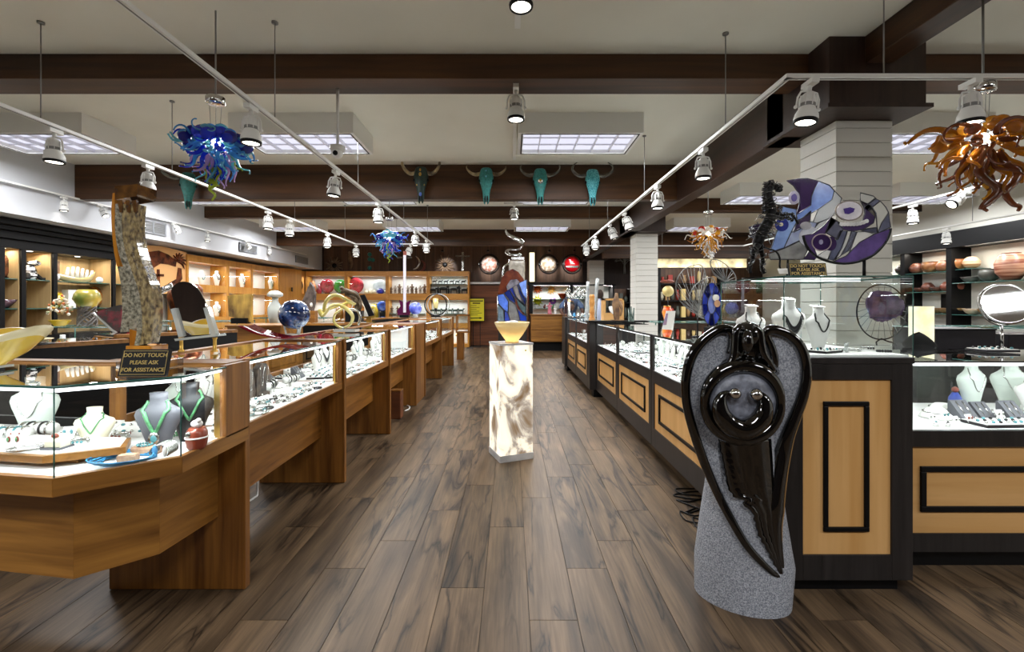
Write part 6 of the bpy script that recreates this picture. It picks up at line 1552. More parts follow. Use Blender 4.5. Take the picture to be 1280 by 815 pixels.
MB().tube([c+Vector((.05+rr*math.cos(a),.05,rr*.98*math.sin(a))) for a in [2*PI*i/36 for i in range(36)]], .01, 6, closed=True).build('clear_ring', M['acrylic'], t)
MB().lathe([(.001,-.10),(.035,-.08),(.05,0),(.055,.13),(.001,.135)], c+Vector((0,0,0)), n=14, sy=.4).build('gold_drop', mat('gold_drop','d8c888',.25,.3), t); MB().ell(c+Vector((0,-.01,-.10)), .035).build('dark_bead', M['black'], t); B('base', c.x-.09,c.x+.09,c.y-.04,c.y+.09,1.077,max(1.09,c.z-rr),M['black'],t)
# square gold-streaked panel, glass vase lamp
Yp = 5.9; g = lambda x, y, Y=Yp: P(160+x/4.923, 300+y/4.923, Y)
t = T('glass_panel_art', 'square gold and smoke glass panel standing on the wooden counter end', 'sculpture', (g(690,510).x,Yp,1.09))
MB().prism([g(*p) for p in [(612,345),(640,335),(765,332),(760,420),(765,512),(735,500),(620,470)]], (0,.03,0)).build('panel', mat('gold_smoke_glass','4a3010',.15,col2='d8b050',nscale=6,coat=1,stretch=(1,1,.4)), t, bevel=.01)
B('foot', g(640,0).x,g(740,0).x,Yp-.03,Yp+.07,1.088,g(0,480).z,M['black'],t)
c = g(905,510,5.95); c.x = max(c.x,-10); t = T('mushroom_lamp', 'pale frosted mushroom-topped glass lamp beside the globe', 'lamp', (c.x,6.35,1.07))
c = P(344,402,6.42); fz = lambda y: P(344,y,6.42).z; fg = mat('frosted_glass','c4ccc8',.25,trans=.3,coat=.6)
MB().lathe([(.07,1.073),(.10,fz(392)),(.10,fz(385)),(.04,fz(377)),(.04,fz(372))], (c.x,c.y,0), n=20).build('vase', fg, t); MB().lathe([(.04,fz(372)),(.105,fz(370)),(.10,fz(367)),(.06,fz(364)),(.001,fz(363))], (c.x,c.y,0), n=24).build('cap', fg, t)
# yellow bowl at far left on the corner case
Ybw = 1.85; t = T('wavy_bowl', 'large yellow bowl with a cream wavy rim at the left edge', 'bowl', (X(-15,Ybw),Ybw,1.07))
cx = X(-8,Ybw); n = 36; vs = []; rows = [(.03,1.076,0),(.035,1.09,0),(.10,1.14,.2),(.14,1.185,.6),(.165,1.215,1),(.158,1.213,1),(.13,1.185,.6),(.09,1.145,.2),(.02,1.10,0)]
for r, z, k in rows:
    for j in range(n): a = 2*PI*j/n; rr = r*(1+.12*k*math.cos(3*a)); vs.append((cx+rr*math.cos(a)*1.12, Ybw+rr*math.sin(a), z+.022*k*math.cos(3*a)+.012*k*math.cos(a)))
def shell(a, b): return [(i*n+j,i*n+(j+1)%n,(i+1)*n+(j+1)%n,(i+1)*n+j) for i in range(a,b) for j in range(n)]
MB().add(vs, shell(0,3)+[tuple(range(n-1,-1,-1))]+shell(5,8), 0, True).build('bowl', mat('yellow_glaze','d8ac30',.2,col2='e8cc60',nscale=5,coat=.7), t); MB().add(vs, shell(3,5), 0, True).build('rim', mat('cream_glaze','e8dcb0',.3,coat=.4), t)
B('foot', cx-.04,cx+.04,Ybw-.04,Ybw+.04,1.0748,1.085,M['acrylic'],t)
# shell dish on black mat
Y3 = 2.75; c = P(94,421,Y3)
t = T('shell_dish', 'shallow cream basket-textured dish on a black mat', 'dish', (-2.78,3.05,1.07)); cc = Vector((-3.16,2.95,1.0705))
MB().lathe([(.001,0),(.15,0),(.15,.006),(.001,.007)], cc, n=26).build('mat', M['black'], t); MB().lathe([(.001,.008),(.06,.008),(.10,.018),(.145,.036),(.142,.038),(.10,.026),(.001,.014)], cc, n=30).build('dish', mat('cream_basket','c8b890',.6,bump=.8,bscale=90), t)
# coral bouquet and fish-bowl vase on the left wall counter
c = P(75,408,5.42); t = T('coral_bouquet', 'coral-coloured shell bouquet in a yellow dish on the wall counter', 'ornament', (c.x,c.y,1.07))
MB().lathe([(.05,1.078),(.06,1.09),(.10,1.14),(.105,1.15),(.09,1.15)], (c.x,c.y,0), n=20).build('dish', mat('yellow_dish','b89a20',.3), t)
R = random.Random(2); cm = [mat('petal_'+h,h,.5) for h in ('d8c8a8','c8703c','e8e0d0','a8b088','d8a040')]
for i in range(70):
    a = R.random()*6.3; b = R.random(); r = math.sqrt(b)*.12; z = 1.17+.20*(1-b)*R.random()+.04+.08*R.random()
    MB().ell((c.x+r*math.cos(a)*1.1,c.y+r*math.sin(a)*.7,z), (R.uniform(.014,.026),.014,R.uniform(.012,.022)), 6, 4).build('shell', R.choice(cm), t)
c = P(109,405,5.5); t = T('fish_bowl', 'round yellow painted vase on a tangled silver root stand', 'vase', (c.x,c.y,1.07))
MB().lathe([(.07,P(0,384,5.5).z-.02),(.10,P(0,380,5.5).z),(.135,P(0,374,5.5).z),(.12,P(0,367,5.5).z),(.085,P(0,362,5.5).z),(.08,P(0,362,5.5).z)], (c.x,c.y,0), n=26).build('vase', mat('painted_yellow','6a7a30',.3,col2='e0b850',nscale=4,coat=.5), t)
rt = mat('silver_root','6a6460',.35,.5)
for i in range(22):
    a = R.random()*6.3; q = [(c.x+.10*math.cos(a+k*.8)*(1-.2*k/4),c.y+.08*math.sin(a+k*.8),1.078+(P(0,383,5.5).z-1.08)*k/4) for k in range(5)]; MB().tube(catmull(q,3), .011, 5).build('root', rt, t)
# black-red folded glass vessel behind the wavy sculpture
Yr = 4.4; t = T('folded_vessel', 'black and red folded glass vessel behind the wavy ribbon sculpture', 'vessel', (X(146,Yr),Yr,1.07)); g = lambda x, y: P(x/6.27, 290+y/6.27, Yr)
MB().prism([g(*p) for p in [(735,635),(860,590),(945,570),(960,700),(940,800),(880,770)]], (0,.12,0)).build('body', mat('black_red','1a0608',.12,col2='8a1430',nscale=6,coat=1,sharp=.08), t, bevel=.012)
MB().tube([g(735,635),g(880,770),g(945,808)], .012, 6).build('rim', M['acrylic'], t); B('foot', g(900,0).x,g(960,0).x,Yr,Yr+.1,1.072,g(0,795).z,M['black'],t)
# copper mural panel on the left wall
xm = -6.6; t = T('copper_mural', 'peach lit panel with copper palm, cross and arched branch', 'mural', (xm,8.6,1.2)); g = lambda x, y, d=0: Vector((xm+.02+d, (6.6)*F/(638-(160+x/4.923)), HZ-((300+y/4.923)-HY)*(6.6)/(638-(160+x/4.923))))
MB().prism([g(*p) for p in [(60,60),(110,32),(200,38),(355,75),(358,330),(150,330),(60,330)]], (-.03,0,0)).build('panel', mat('peach_panel','e8b070',.6), t)
cop = mat('hammered_copper','3a1c10',.3,.7,bump=.4,bscale=30,col2='8a4a28',nscale=8)
def cut(nm, pl, d=.012): MB().prism([g(*p) for p in pl], (d,0,0)).build(nm, cop, t)
cut('arch', [(70,110),(110,75),(180,65),(240,90),(290,130),(285,165),(240,150),(190,145),(150,170),(125,230),(110,240),(75,190)]); cut('trunk', [(300,170),(320,175),(325,240),(300,270),(240,285),(230,300),(222,290),(245,265),(290,240)]); cut('cross_post', [(170,180),(185,180),(188,300),(172,305)]); cut('cross_bar', [(152,207),(212,210),(212,224),(152,222)])
for k in range(9):
    a = -2.8+k*.42; q = [(300,130),(300+28*math.cos(a),130+34*math.sin(a)),(300+50*math.cos(a+.15),130+62*math.sin(a+.1)+10)]
    MB().tube(catmull([g(x,y,.012) for x,y in q],3), [.03,.03,.028,.026,.022,.016,.008], 5, flat=.4).build('frond', cop, t)
t = T('copper_vessel', 'hammered copper bowl and curled strap below the mural', 'vessel', (-6.0,7.25,1.07)); c = P(203,385,6.9)
MB().lathe([(.08,1.075),(.20,1.20),(.26,1.42),(.24,1.60),(.18,1.66)], (c.x+.1,7.25,0), n=26, sy=.8).build('bowl', cop, t)
MB().tube([P(183,372,7.0),P(200,364,7.0),P(216,357,7.0)], [.03,.05,.05], 8, flat=.3).build('strap', M['chrome'], t)
# cabinet contents, left dark cabinets
xs_ = -6.78
def yz(px, py, x=6.78): Y = x*F/(638-px); return Y, HZ-(py-HY)*Y/F
def plate_x(lb, px, py, r, mt, name='platter', z=None, inner=None):
    Y, zz = yz(px, py); zz = z+r+.012 if z else zz
    t = T(name, lb, 'platter', (xs_,Y,zz-r)); MB().lathe([(.001,.02),(r*.6,.02),(r*.95,-.0),(r,-.015),(r*.97,-.02),(r*.6,.005),(.001,.008)], (xs_,Y,zz), n=28, axis='X').build('plate', mt, t)
    if inner: MB().lathe([(.001,.030),(r*.5,.029)], (xs_,Y,zz), n=20, axis='X').build('centre', inner, t)
    MB().box(xs_-.03,xs_+.02,Y-r*.3,Y+r*.3,zz-r-.012,zz-r*.93).build('stand', M['black'], t)
plate_x('brown radial-pattern platter on the upper shelf at the left edge', 5, 330, .155, mat('brown_swirl','2c1610',.2,col2='8a5038',nscale=9,coat=.7), z=1.682)
plate_x('amber mask-like plate with two pale eyes in the dark cabinet', 119, 369, .17, mat('amber_plate','5a2c08',.15,col2='c8802c',nscale=5,coat=1), z=1.282)
t = T('zebra_figure', 'black and white striped ceramic animal on the upper glass shelf', 'figurine', (xs_, yz(38,350)[0], 1.682)); Y = yz(37,350)[0]; zm = mat('zebra_stripe','101010',.2,col2='f0f0f0',nscale=12,coat=.5,stretch=(1,1,3),sharp=.13)
MB().lathe([(.07,1.683),(.08,1.74),(.075,1.82),(.04,1.90),(.03,1.94)], (xs_,Y,0), n=16).build('body', zm, t); MB().ell((xs_+.05,Y+.04,1.92), (.05,.05,.04)).build('head', zm, t)
for sg in (-1,1): MB().tube([(xs_+.03,Y+sg*.05,1.76),(xs_+.07,Y+sg*.09,1.70),(xs_+.10,Y+sg*.12,1.69)], [.03,.025,.028], 8).build('leg', M['black'], t)
t = T('glass_boat', 'clear and cream carved boat-shaped ornament on the upper shelf', 'ornament', (xs_, 7.0, 1.682)); 
MB().tube(catmull([(xs_,6.62,1.80),(xs_,6.85,1.75),(xs_,7.1,1.71),(xs_,7.3,1.74),(xs_,7.42,1.86)],4), resample([.02,.045,.055,.05,.02],17), 10).build('hull', mat('cream_shell','b8a878',.15,trans=.3,coat=1), t)
for k in range(6): MB().tube([(xs_,6.95+.08*k,1.75),(xs_,6.98+.08*k,1.90+.02*math.sin(k))], [.03,.015], 6).build('carved_peak', M['cloth'], t)
for k,(Y,z,r,h,l) in enumerate(((6.68,1.683,.055,'e0e0e0','round white crystal ball at the left end of the upper shelf'),(7.40,1.683,.05,'e8e8e4','small white flower ball at the right end of the upper shelf'))):
    tag(MB().ell((xs_+.1,Y,z+r), (r,r,r)).build('crystal_ball', mat('crystal'+str(k) if False else 'crystal_white',h,.15,coat=1)), l, 'ornament')
t = T('yellow_vessel', 'yellow rounded vessel on the lower glass shelf', 'vase', (xs_,6.75,1.282)); MB().lathe([(.06,1.283),(.11,1.33),(.13,1.42),(.10,1.50),(.09,1.50)], (xs_,6.75,0), n=22).build('body', mat('yellow_vase','8a7a10',.2,col2='e8c830',nscale=4,coat=.6), t); MB().lathe([(.09,1.50),(.10,1.515),(.09,1.52)], (xs_,6.75,0), n=22).build('rim', M['gold'], t)
t = T('white_plinth', 'small white box standing behind the yellow vessel', 'box', (xs_,6.98,1.282)); B('box', xs_-.05,xs_+.05,6.93,7.05,1.283,1.56,M['white'],t)
t = T('dark_bowl', 'dark lustre bowl on the lower shelf at the left edge', 'bowl', (xs_, yz(6,370)[0], 1.282)); Y = yz(6,370)[0]; MB().lathe([(.03,1.283),(.05,1.30),(.15,1.40),(.145,1.40),(.04,1.32),(.001,1.31)], (xs_,Y,0), n=24).build('bowl', mat('lustre','1c1018',.1,col2='6a4a58',nscale=7,coat=1), t)
t = T('zebra_plinth', 'tall pair of brown patterned tiles at the back of the upper shelf', 'tile', (-6.93,6.85,1.682))
for k in (0,1): B('tile', -6.95,-6.93,6.66+.2*k,6.80+.2*k,1.683,2.0,mat('brown_tile'+('b' if k else 'a'),'3a2418',.4,col2='8a6a50',nscale=8),t)
# left wall white-lit cabinet contents
k = 0; cabn = ['mural-side cabinet','middle wall cabinet','post-side cabinet']; kinds = ['wv','wb','wv','wt']
for i in range(3):
    a, b = yl[i]+.15, yl[i+1]-.15; nn = 3 if i == 0 else 2
    for r, (z, rn) in enumerate(((1.7605,'upper shelf'),(1.0605,'lower shelf'))):
        for j in range(nn):
            put(['wv','wt','wb','wb','wv','pp','wb'][(i*3+j+r*2)%7], -6.72, a+(b-a)*j/(nn-1), z, PI/2, f'{cabn[i]}, {rn}', None, 1.7)
# back cabinet contents
z0, z1, z2 = 1.6805, .7505, .1005
def plate_y(lb, px, r, z, mt, Y=14.5, rx=1.0, name='platter'):
    x = X(px,Y); t = T(name, lb, 'platter', (x,Y,z)); MB().lathe([(.001,.02),(r*.6,.02),(r*.95,0),(r,-.015),(r*.97,-.02),(r*.6,.005),(.001,.008)], (x,Y,z+r+.012), n=30, sx=rx, axis='Y').build('plate', mt, t); MB().box(x-r*.3,x+r*.3,Y-.03,Y+.04,z,z+.03).build('stand', M['black'], t)
G = lambda n_, h, h2, s=6: mat(n_, h, .15, col2=h2, nscale=s, coat=1)
plate_y('dark blue and plum round glass platter in the angled corner cabinet', 369.5, .24, 1.6805, G('plum_plate','14142c','4a2040'), 14.12)
plate_y('dark red round glass plate in the back cabinet', 409, .23, z0, G('red_plate','5a0c18','a02838'))
plate_y('bright green round glass plate partly behind a cabinet post', 426, .22, z0, G('green_plate','0c4a1c','3aa040'))
plate_y('large crimson dish with a bright red centre', 445, .25, z0, G('crimson_plate','6a0c1c','c03040'))
plate_y('pale clear round plate with a blue base', 475, .22, z0, G('clear_plate','b8c4c4','dce4e4'))
def vase(lb, px, z, prof, mt, Y=14.5, name='vase'):
    x = X(px,Y); t = T(name, lb, 'vase', (x,Y,z)); MB().lathe([(r,z+h) for r,h in prof], (x,Y,0), n=20).build('body', mt, t); MB().lathe([(prof[-1][0]*1.02,z+prof[-1][1]),(prof[-1][0]*1.15,z+prof[-1][1]+.01),(prof[-1][0]*.9,z+prof[-1][1]+.012)], (x,Y,0), n=20).build('rim', mt, t)
vase('squat orange vase on the back cabinet shelf', 391, z0, [(.07,0),(.11,.10),(.12,.22),(.07,.34),(.05,.40)], G('orange_vase','a85a28','d89060'))
vase('narrow crimson jug on the back cabinet shelf', 399, z0, [(.06,0),(.09,.08),(.05,.22),(.04,.32)], G('crimson_jug','7a0c28','b83050'))
vase('small cobalt blue vase on the back cabinet shelf', 475.5, z0, [(.07,0),(.12,.05),(.10,.13),(.05,.16)], G('cobalt_vase','101c90','3040d8'), 14.42)
for k,(px,h) in enumerate(((458,.12),(463,.15),(468,.12))): vase(f'small cream coral ornament, {ORDN[k]} of three in the back cabinet', px, z0, [(.05,0),(.08,.05),(.05,h*.7),(.03,h)], M['cream'], name='ornament')
vase('amber two-handled vase on the lower back shelf', 424, z1+.0, [(.09,0),(.13,.15),(.12,.35),(.06,.55)], G('amber_jug','5a3408','b88830'))
vase('gold patterned jar on the lower back shelf', 467, z1, [(.12,0),(.16,.2),(.14,.45),(.08,.6)], G('gold_jar','7a6410','d8c040'))
plate_y('brown lion-patterned plate on the lower back shelf', 448, .20, z1+.22, G('lion_plate','5a3010','b87838'), name='platter'); MB().box(X(448,14.5)-.1,X(448,14.5)+.1,14.46,14.56,z1,z1+.22).build('riser', M['black'], bpy.data.objects['platter'] if False else [o for o in bpy.data.objects if o.get('label','').startswith('brown lion')][0])
plate_y('blue plate beside the gold jar on the lower back shelf', 478, .17, z1+.35, G('blue_plate2','101c50','2850a0')); MB().box(X(478,14.5)-.08,X(478,14.5)+.08,14.46,14.56,z1,z1+.35).build('riser', M['black'], [o for o in bpy.data.objects if o.get('label','').startswith('blue plate beside')][0])
def figure(lb, px, z, h, mt, Y=14.45, seed=0, animal=False, cat='figurine', grp='figurines in the back cabinets'):
    R = random.Random(seed); x = X(px,Y); t = T('figurine', lb, cat, (x,Y,z), grp)
    if animal:
        MB().ell((x,Y,z+h*.62), (h*.55,h*.18,h*.2), 10, 7).build('body', mt, t); MB().ell((x+h*.55,Y,z+h*.85), (h*.2,h*.12,h*.14), 8, 6).build('head', mt, t)
        for sx in (-.38,.38): MB().tube([(x+sx*h,Y,z+h*.6),(x+sx*h*1.05,Y,z)], [h*.1,h*.06], 6).build('leg', mt, t)
    else:
        MB().lathe([(h*.2,z),(h*.2,z+h*.06),(h*.12,z+h*.1),(h*.17,z+h*.35),(h*.12,z+h*.55),(h*.19,z+h*.72),(h*.06,z+h*.82)], (x,Y,0), n=10, sy=.7).build('body', mt, t); MB().ell((x,Y,z+h*.9), h*.1, 8, 6).build('head', mt, t)
        for sg in (-1,1): MB().tube([(x+sg*h*.17,Y,z+h*.72),(x+sg*h*.24,Y-.02,z+h*.5+R.random()*h*.2)], [h*.05,h*.035], 6).build('arm', mt, t)
br = mat('brown_carving','4a3020',.5,col2='8a6a48',nscale=9); bk = mat('dark_bronze','1c1c1c',.3,.5); wd = mat('mixed_carving','6a5a50',.5,col2='c8b8a8',nscale=12)
for k in range(9): figure(f'small carved wooden figure, {ORDN[k]} from the left on the third back cabinet shelf', 489+5.2*k, z0, .22+.045*((k*7)%3), [br,wd,br][k%3], seed=k)
for k in range(7): figure(f'small black bronze animal, {ORDN[k]} from the left beside the yellow sign', 541+6.6*k, z0, .20+.03*(k%3), bk, animal=k%2 == 0, seed=k)
B('glass_shelf', X(537,14.6),X(583,14.6),14.4,14.68,1.98,1.992,M['glassedge'],[o for o in bpy.data.objects if o.get('label','').startswith('golden wood back cabinet with dark animal')][0])
for k in range(6): figure(f'tiny dark animal, {ORDN[k]} from the left on the glass shelf beside the yellow sign', 543+7.2*k, 1.9925, .13, bk, animal=True, seed=k+20)
for k in range(4): figure(f'small reddish figure, {ORDN[k]} from the left on the lower shelf behind the guitar', 490+7*k, z1+.3, .24, br, seed=k+40)
tg_ = [o for o in bpy.data.objects if o.get('label','').startswith('golden wood back cabinet behind')][0]; B('inner_shelf', X(487,14.6),X(531,14.6),14.36,14.68,z1+.285,z1+.3,M['glassedge'],tg_)
for k in range(6): figure(f'small grey-green animal, {ORDN[k]} from the left on the lower shelf by the sign', 541+7*k, z1+.3, .17, mat('green_bronze','3a4a44',.4,.4), animal=True, seed=k+50)
tg_ = [o for o in bpy.data.objects if o.get('label','').startswith('golden wood back cabinet with dark')][0]; B('inner_shelf', X(538,14.6),X(582,14.6),14.36,14.68,z1+.285,z1+.3,M['glassedge'],tg_)
figure('golden seated figure at the bottom of the last back cabinet', 574, z2, .42, M['gold'], seed=60)
# back wall decor
Yw_ = 14.755
def starburst(lb, px, py, r, mt, n=16):
    c = P(px,py,Yw_); t = T('starburst', lb, 'wall decoration', c, 'starburst wall decorations')
    for k in range(n):
        a = 2*PI*k/n; L = r*(1 if k%2 else .78); MB().tube([c+Vector((.06*math.cos(a),0,.06*math.sin(a))),c+Vector((L*.6*math.cos(a),-.01,L*.6*math.sin(a))),c+Vector((L*math.cos(a),0,L*math.sin(a)))], [.008,.03,.018], 5, flat=.5).build('ray', mt, t)
    MB().ell(c, (.08,.03,.08)).build('hub', M['black'], t)
dw = mat('dull_wood','5a4634',.5,col2='8a7258',nscale=6)
starburst('wooden starburst at the far left of the back wall', 418, 332, .30, dw); starburst('wooden starburst left of the silver cross', 556, 331, .34, dw)
def crossd(lb, px, py, w_, h, mt):
    c = P(px,py,Yw_-.02); t = T('wall_cross', lb, 'cross', c); MB().box(c.x-.035,c.x+.035,c.y-.03,c.y+.01,c.z-h*.62,c.z+h*.38).build('upright', mt, t); MB().box(c.x-w_/2,c.x-.036,c.y-.03,c.y+.01,c.z+h*.12,c.z+h*.20).box(c.x+.036,c.x+w_/2,c.y-.03,c.y+.01,c.z+h*.12,c.z+h*.20).build('crossbar', mt, t)
crossd('tall silver cross on the back wall above the sign', 578.5, 324, .48, .60, M['silver']); crossd('silver and glass cross behind the blue chandelier', 506, 327, .48, .78, M['silver'])
for k,(px,py) in enumerate(((462,318),(462,324),(466,325),(462,335))): tag(MB().lathe([(.001,-.03),(.05,-.025),(.07,0)], P(px,py,Yw_), n=14, axis='Y').build('turquoise_disc', mat('teal_disc','1c7a78',.3)), f'small turquoise disc on the back wall, {["topmost","second from top","right hand one","lowest"][k]}', 'wall decoration', 'turquoise discs')
t = T('wall_figure', 'slim carved figure on the back wall beside the wooden starburst', 'wall decoration', P(438,338,Yw_)); MB().tube(catmull([P(437,318,Yw_),P(438,324,Yw_),P(439,331,Yw_),P(437.5,337,Yw_)],3), resample([.05,.08,.07,.02],10), 8, flat=.5).build('body', dw, t); MB().ell(P(437,316,Yw_), .05).build('head', dw, t)
t = T('crescent_figures', 'pair of curved silver crescents on the back wall', 'wall decoration', P(522,330,Yw_)); MB().tube(arc(P(516,328,Yw_),.22,-1.6,1.2,10), [.01,.025,.035,.04,.045,.045,.045,.04,.03,.02,.01], 6, flat=.5).build('crescent', M['silver'], t); MB().tube(arc(P(524,332,Yw_),.18,-1.6,1.2,10), [.01,.025,.035,.04,.045,.045,.045,.04,.03,.02,.01], 6, flat=.5).build('crescent', M['redbead'], t)
def disc(lb, px, py, r, face, deco=None):
    c = P(px,py,Yw_-.005); t = T('round_plaque', lb, 'wall decoration', c, 'round lit wall plaques')
    MB().lathe([(.001,-.03),(r*.8,-.025),(r*.82,0),(.001,.01)], c, n=36, axis='Y').build('disc', face, t)
    MB().tube([c+Vector((r*math.cos(a),0,r*math.sin(a))) for a in [2*PI*i/40 for i in range(40)]], .018, 6, closed=True).build('ring', M['black'], t)
    for sg in (-1,1): MB().box(c.x+sg*r*.78,c.x+sg*r*1.1,c.y-.03,c.y+.02,c.z-.03,c.z+.03).build('bracket', M['chrome'], t)
    return t, c
disc('cream round plaque with coral pattern, left of the chrome spiral', 611.5, 330, .31, mat('coral_plaque','c8806a',.4,col2='f0e6dc',nscale=12,sharp=.05))
disc('cream round plaque with looping pattern, beside the red plaque', 685.5, 330, .30, mat('cream_plaque','b89a78',.4,col2='f2ece0',nscale=10,sharp=.05))
t, c = disc('red round plaque with a silver zigzag and a band of lettering', 715, 330, .30, mat('red_plaque','b00c18',.3,coat=.5))
c = c+Vector((0,-.04,0)); MB().prism([c+Vector(v) for v in [(-.12,0,.16),(-.03,0,.12),(-.05,0,.09),(.03,0,.07),(.01,0,.03),(.10,0,.0),(.0,0,.0),(.0,0,.04),(-.08,0,.06),(-.06,0,.10)]], (0,.01,0)).build('zigzag', M['cloth'], t); MB().box(c.x-.2,c.x+.2,c.y,c.y+.01,c.z-.12,c.z-.06).build('silver_band', M['silver'], t)
for k,px in enumerate((611,685,715,556)):
    l = bpy.data.lights.new('picture_lamp','SPOT'); l.energy = 48; l.spot_size = .8; l.spot_blend = .8; l.shadow_soft_size = .03
    t = T('picture_light', ['small black lamp above the coral plaque','small black lamp above the looping plaque','small black lamp above the red plaque','small black lamp above the wooden starburst'][k], 'lamp', (X(px,14.4),13.9,3.01)); MB().lathe([(.001,.06),(.035,.06),(.045,0),(.001,0.005)], (X(px,14.4),13.9,2.95), n=12).tube([(X(px,14.4),13.9,3.01),(X(px,14.4),13.9,ZC)], .008, 5).build('housing', M['black'], t)
    o = bpy.data.objects.new('picture_lamp', l); COL.objects.link(o); o.parent = t; o.location = (0,0,-.08); o.rotation_euler = (1.12,0,0)
t = T('onyx_lamp', 'tall narrow glowing onyx strip on the back wall', 'lamp', P(666,345,14.65)); B('strip', X(662,14.65),X(668,14.65),14.60,14.68,Z(352,14.65),Z(316,14.65),mat('lit_onyx','f8e8b8',.4,emit=1.5),t); B('backplate', X(661,14.65),X(669,14.65),14.68,14.76,Z(353,14.65),Z(315,14.65),M['black'],t)
# ornaments in the lit display
def sun(lb, px, py, r, h, h2, n=10):
    Y = 14.62; c = P(px,py,Y); t = T('sun_ornament', lb, 'ornament', c, 'glass suns in the lit display'); mt = artglass('sun_'+h,h,.15)
    MB().lathe([(.001,-.04),(r*.5,-.03),(r*.6,0),(.001,.01)], c, n=18, axis='Y').build('disc', mt, t)
    for k in range(n): a = 2*PI*k/n; MB().tube([c+Vector((r*.5*math.cos(a),-.01,r*.5*math.sin(a))),c+Vector((r*math.cos(a+.15),-.01,r*math.sin(a+.15)))], [r*.16,.006], 5, flat=.5).build('ray', mt, t)
    MB().tube([c,c+Vector((0,.09,0))], .01, 5).build('pin', M['chrome'], t)
sun('orange glass sun at upper left of the lit display', 672, 361, .16, 'd8641c','') ; sun('pale yellow sun in the middle of the lit display', 689, 362, .16, 'e8b868',''); sun('yellow and purple sunflower in the lit display', 672, 376, .19, 'c8c828',''); sun('dark red star ornament right of the purple disc', 706, 374, .15, '8a1424','')
t = T('purple_disc', 'round violet disc in the middle of the lit display', 'ornament', P(691,376,14.62)); MB().lathe([(.001,-.03),(.10,-.025),(.115,0),(.001,.02)], P(691,376,14.62), n=26, axis='Y').tube([P(691,376,14.62),P(691,376,14.7)], .01, 5).build('disc', artglass('violet_disc','9a60b8',.1), t); MB().ell(P(691,376,14.58), (.03,.015,.03)).build('centre', M['silver'], t)
t = T('copper_bowl', 'wide copper bowl at upper right of the lit display', 'bowl', P(703,363,14.4)); c = P(703,363,14.4); c.z = 1.5125; MB().lathe([(.04,.001),(.05,.01),(.14,.14),(.16,.17),(.13,.14),(.04,.03)], c, n=22).build('bowl', mat('copper_lustre','8a3c20',.2,.6), t); MB().lathe([(.158,.168),(.165,.175),(.155,.176)], c, n=22).build('rim', M['gold'], t)
R = random.Random(77)
for k in range(9): 
    px = 670+10.5*k; tag(MB().ell((X(px,14.55),14.55,1.2125+.05), (.04,.03,.05), 8, 6).ell((X(px,14.55)+.02,14.55,1.2125+.11), .025, 6, 5).build('small_ornament', [M['cloth'],M['redbead'],M['greenbead'],M['gold'],M['cream']][k%5]), f'tiny ornament on the lower display shelf, {ORDN[k]} from the left', 'ornament', 'tiny ornaments')
# pink figure on the service counter
figure('small pink figurine on the wooden service counter', 687, 1.0605, .34, mat('pink_glaze','c87080',.4), Y=13.3, grp='counter figurines')
figure('small white figurine on the wooden service counter', 694, 1.0605, .22, M['cloth'], Y=13.25, grp='counter figurines')
# person
def person():
    t = T('person', 'person in a blue-grey short-sleeved shirt bending over behind the service counter', 'person', (1.95,12.4,0))
    x = X(714,12.4); y = 12.4
    sk = mat('skin','5a3a2a',.5); sh = mat('blue_shirt','4a5e80',.8,noise=.15,nscale=6); pn = mat('dark_trousers','1c1e24',.8); hr = mat('dark_hair','120c0a',.6)
    pts = [(x+.0,y+.30,1.0),(x,y+.27,1.18),(x-.0,y+.14,1.36),(x,y-.02,1.42),(x,y-.12,1.40)]
    MB().tube(catmull(pts,4), resample([.17,.18,.23,.22,.10],17), 18, flat=.72).build('shirt', sh, t)
    MB().tube(catmull([(x,y-.10,1.40),(x,y-.18,1.37),(x-.01,y-.22,1.33)],3), .055, 10).ell((x-.02,y-.27,1.28), (.075,.09,.11), 16, 12).ell((x-.02,y-.33,1.20),(.02,.025,.02),8,6).build('head', sk, t)
    MB().ell((x-.02,y-.25,1.325), (.084,.095,.095), 16, 12).build('hair', hr, t)
    for sg in (-1,1):
        a = [(x+sg*.17,y+.0,1.40),(x+sg*.26,y-.06,1.30),(x+sg*.27,y-.12,1.22)]
        MB().tube(catmull(a,4), resample([.07,.07,.062],9), 12).build('sleeve', sh, t)
        b = [(x+sg*.265,y-.10,1.25),(x+sg*.28,y-.16,1.13),(x+sg*.20,y-.30,1.03),(x+sg*.14,y-.38,.97)]
        m = MB().tube(catmull(b,4), resample([.045,.042,.034,.028],13), 10)
        hx, hy, hz = b[-1]; m.ell((hx-sg*.01,hy-.04,hz-.02), (.035,.045,.018), 10, 7)
        for f in range(4): m.tube([(hx-sg*.01+(f-1.5)*.017,hy-.07,hz-.02),(hx-sg*.01+(f-1.5)*.018,hy-.105,hz-.03),(hx-sg*.01+(f-1.5)*.018,hy-.125+.004*abs(f-1.5),hz-.045)], [.009,.008,.006], 6)
        m.tube([(hx-sg*.035,hy-.03,hz-.02),(hx-sg*.055,hy-.06,hz-.03),(hx-sg*.055,hy-.08,hz-.04)], [.011,.009,.007], 6)
        m.build('arm', sk, t)
        MB().tube(catmull([(x+sg*.09,y+.30,1.0),(x+sg*.11,y+.27,.55),(x+sg*.11,y+.30,.08)],4), resample([.11,.075,.055],9), 12).build('trouser_leg', pn, t)
        MB().ell((x+sg*.11,y+.22,.045), (.05,.13,.045), 12, 8).build('shoe', M['black'], t)
person()
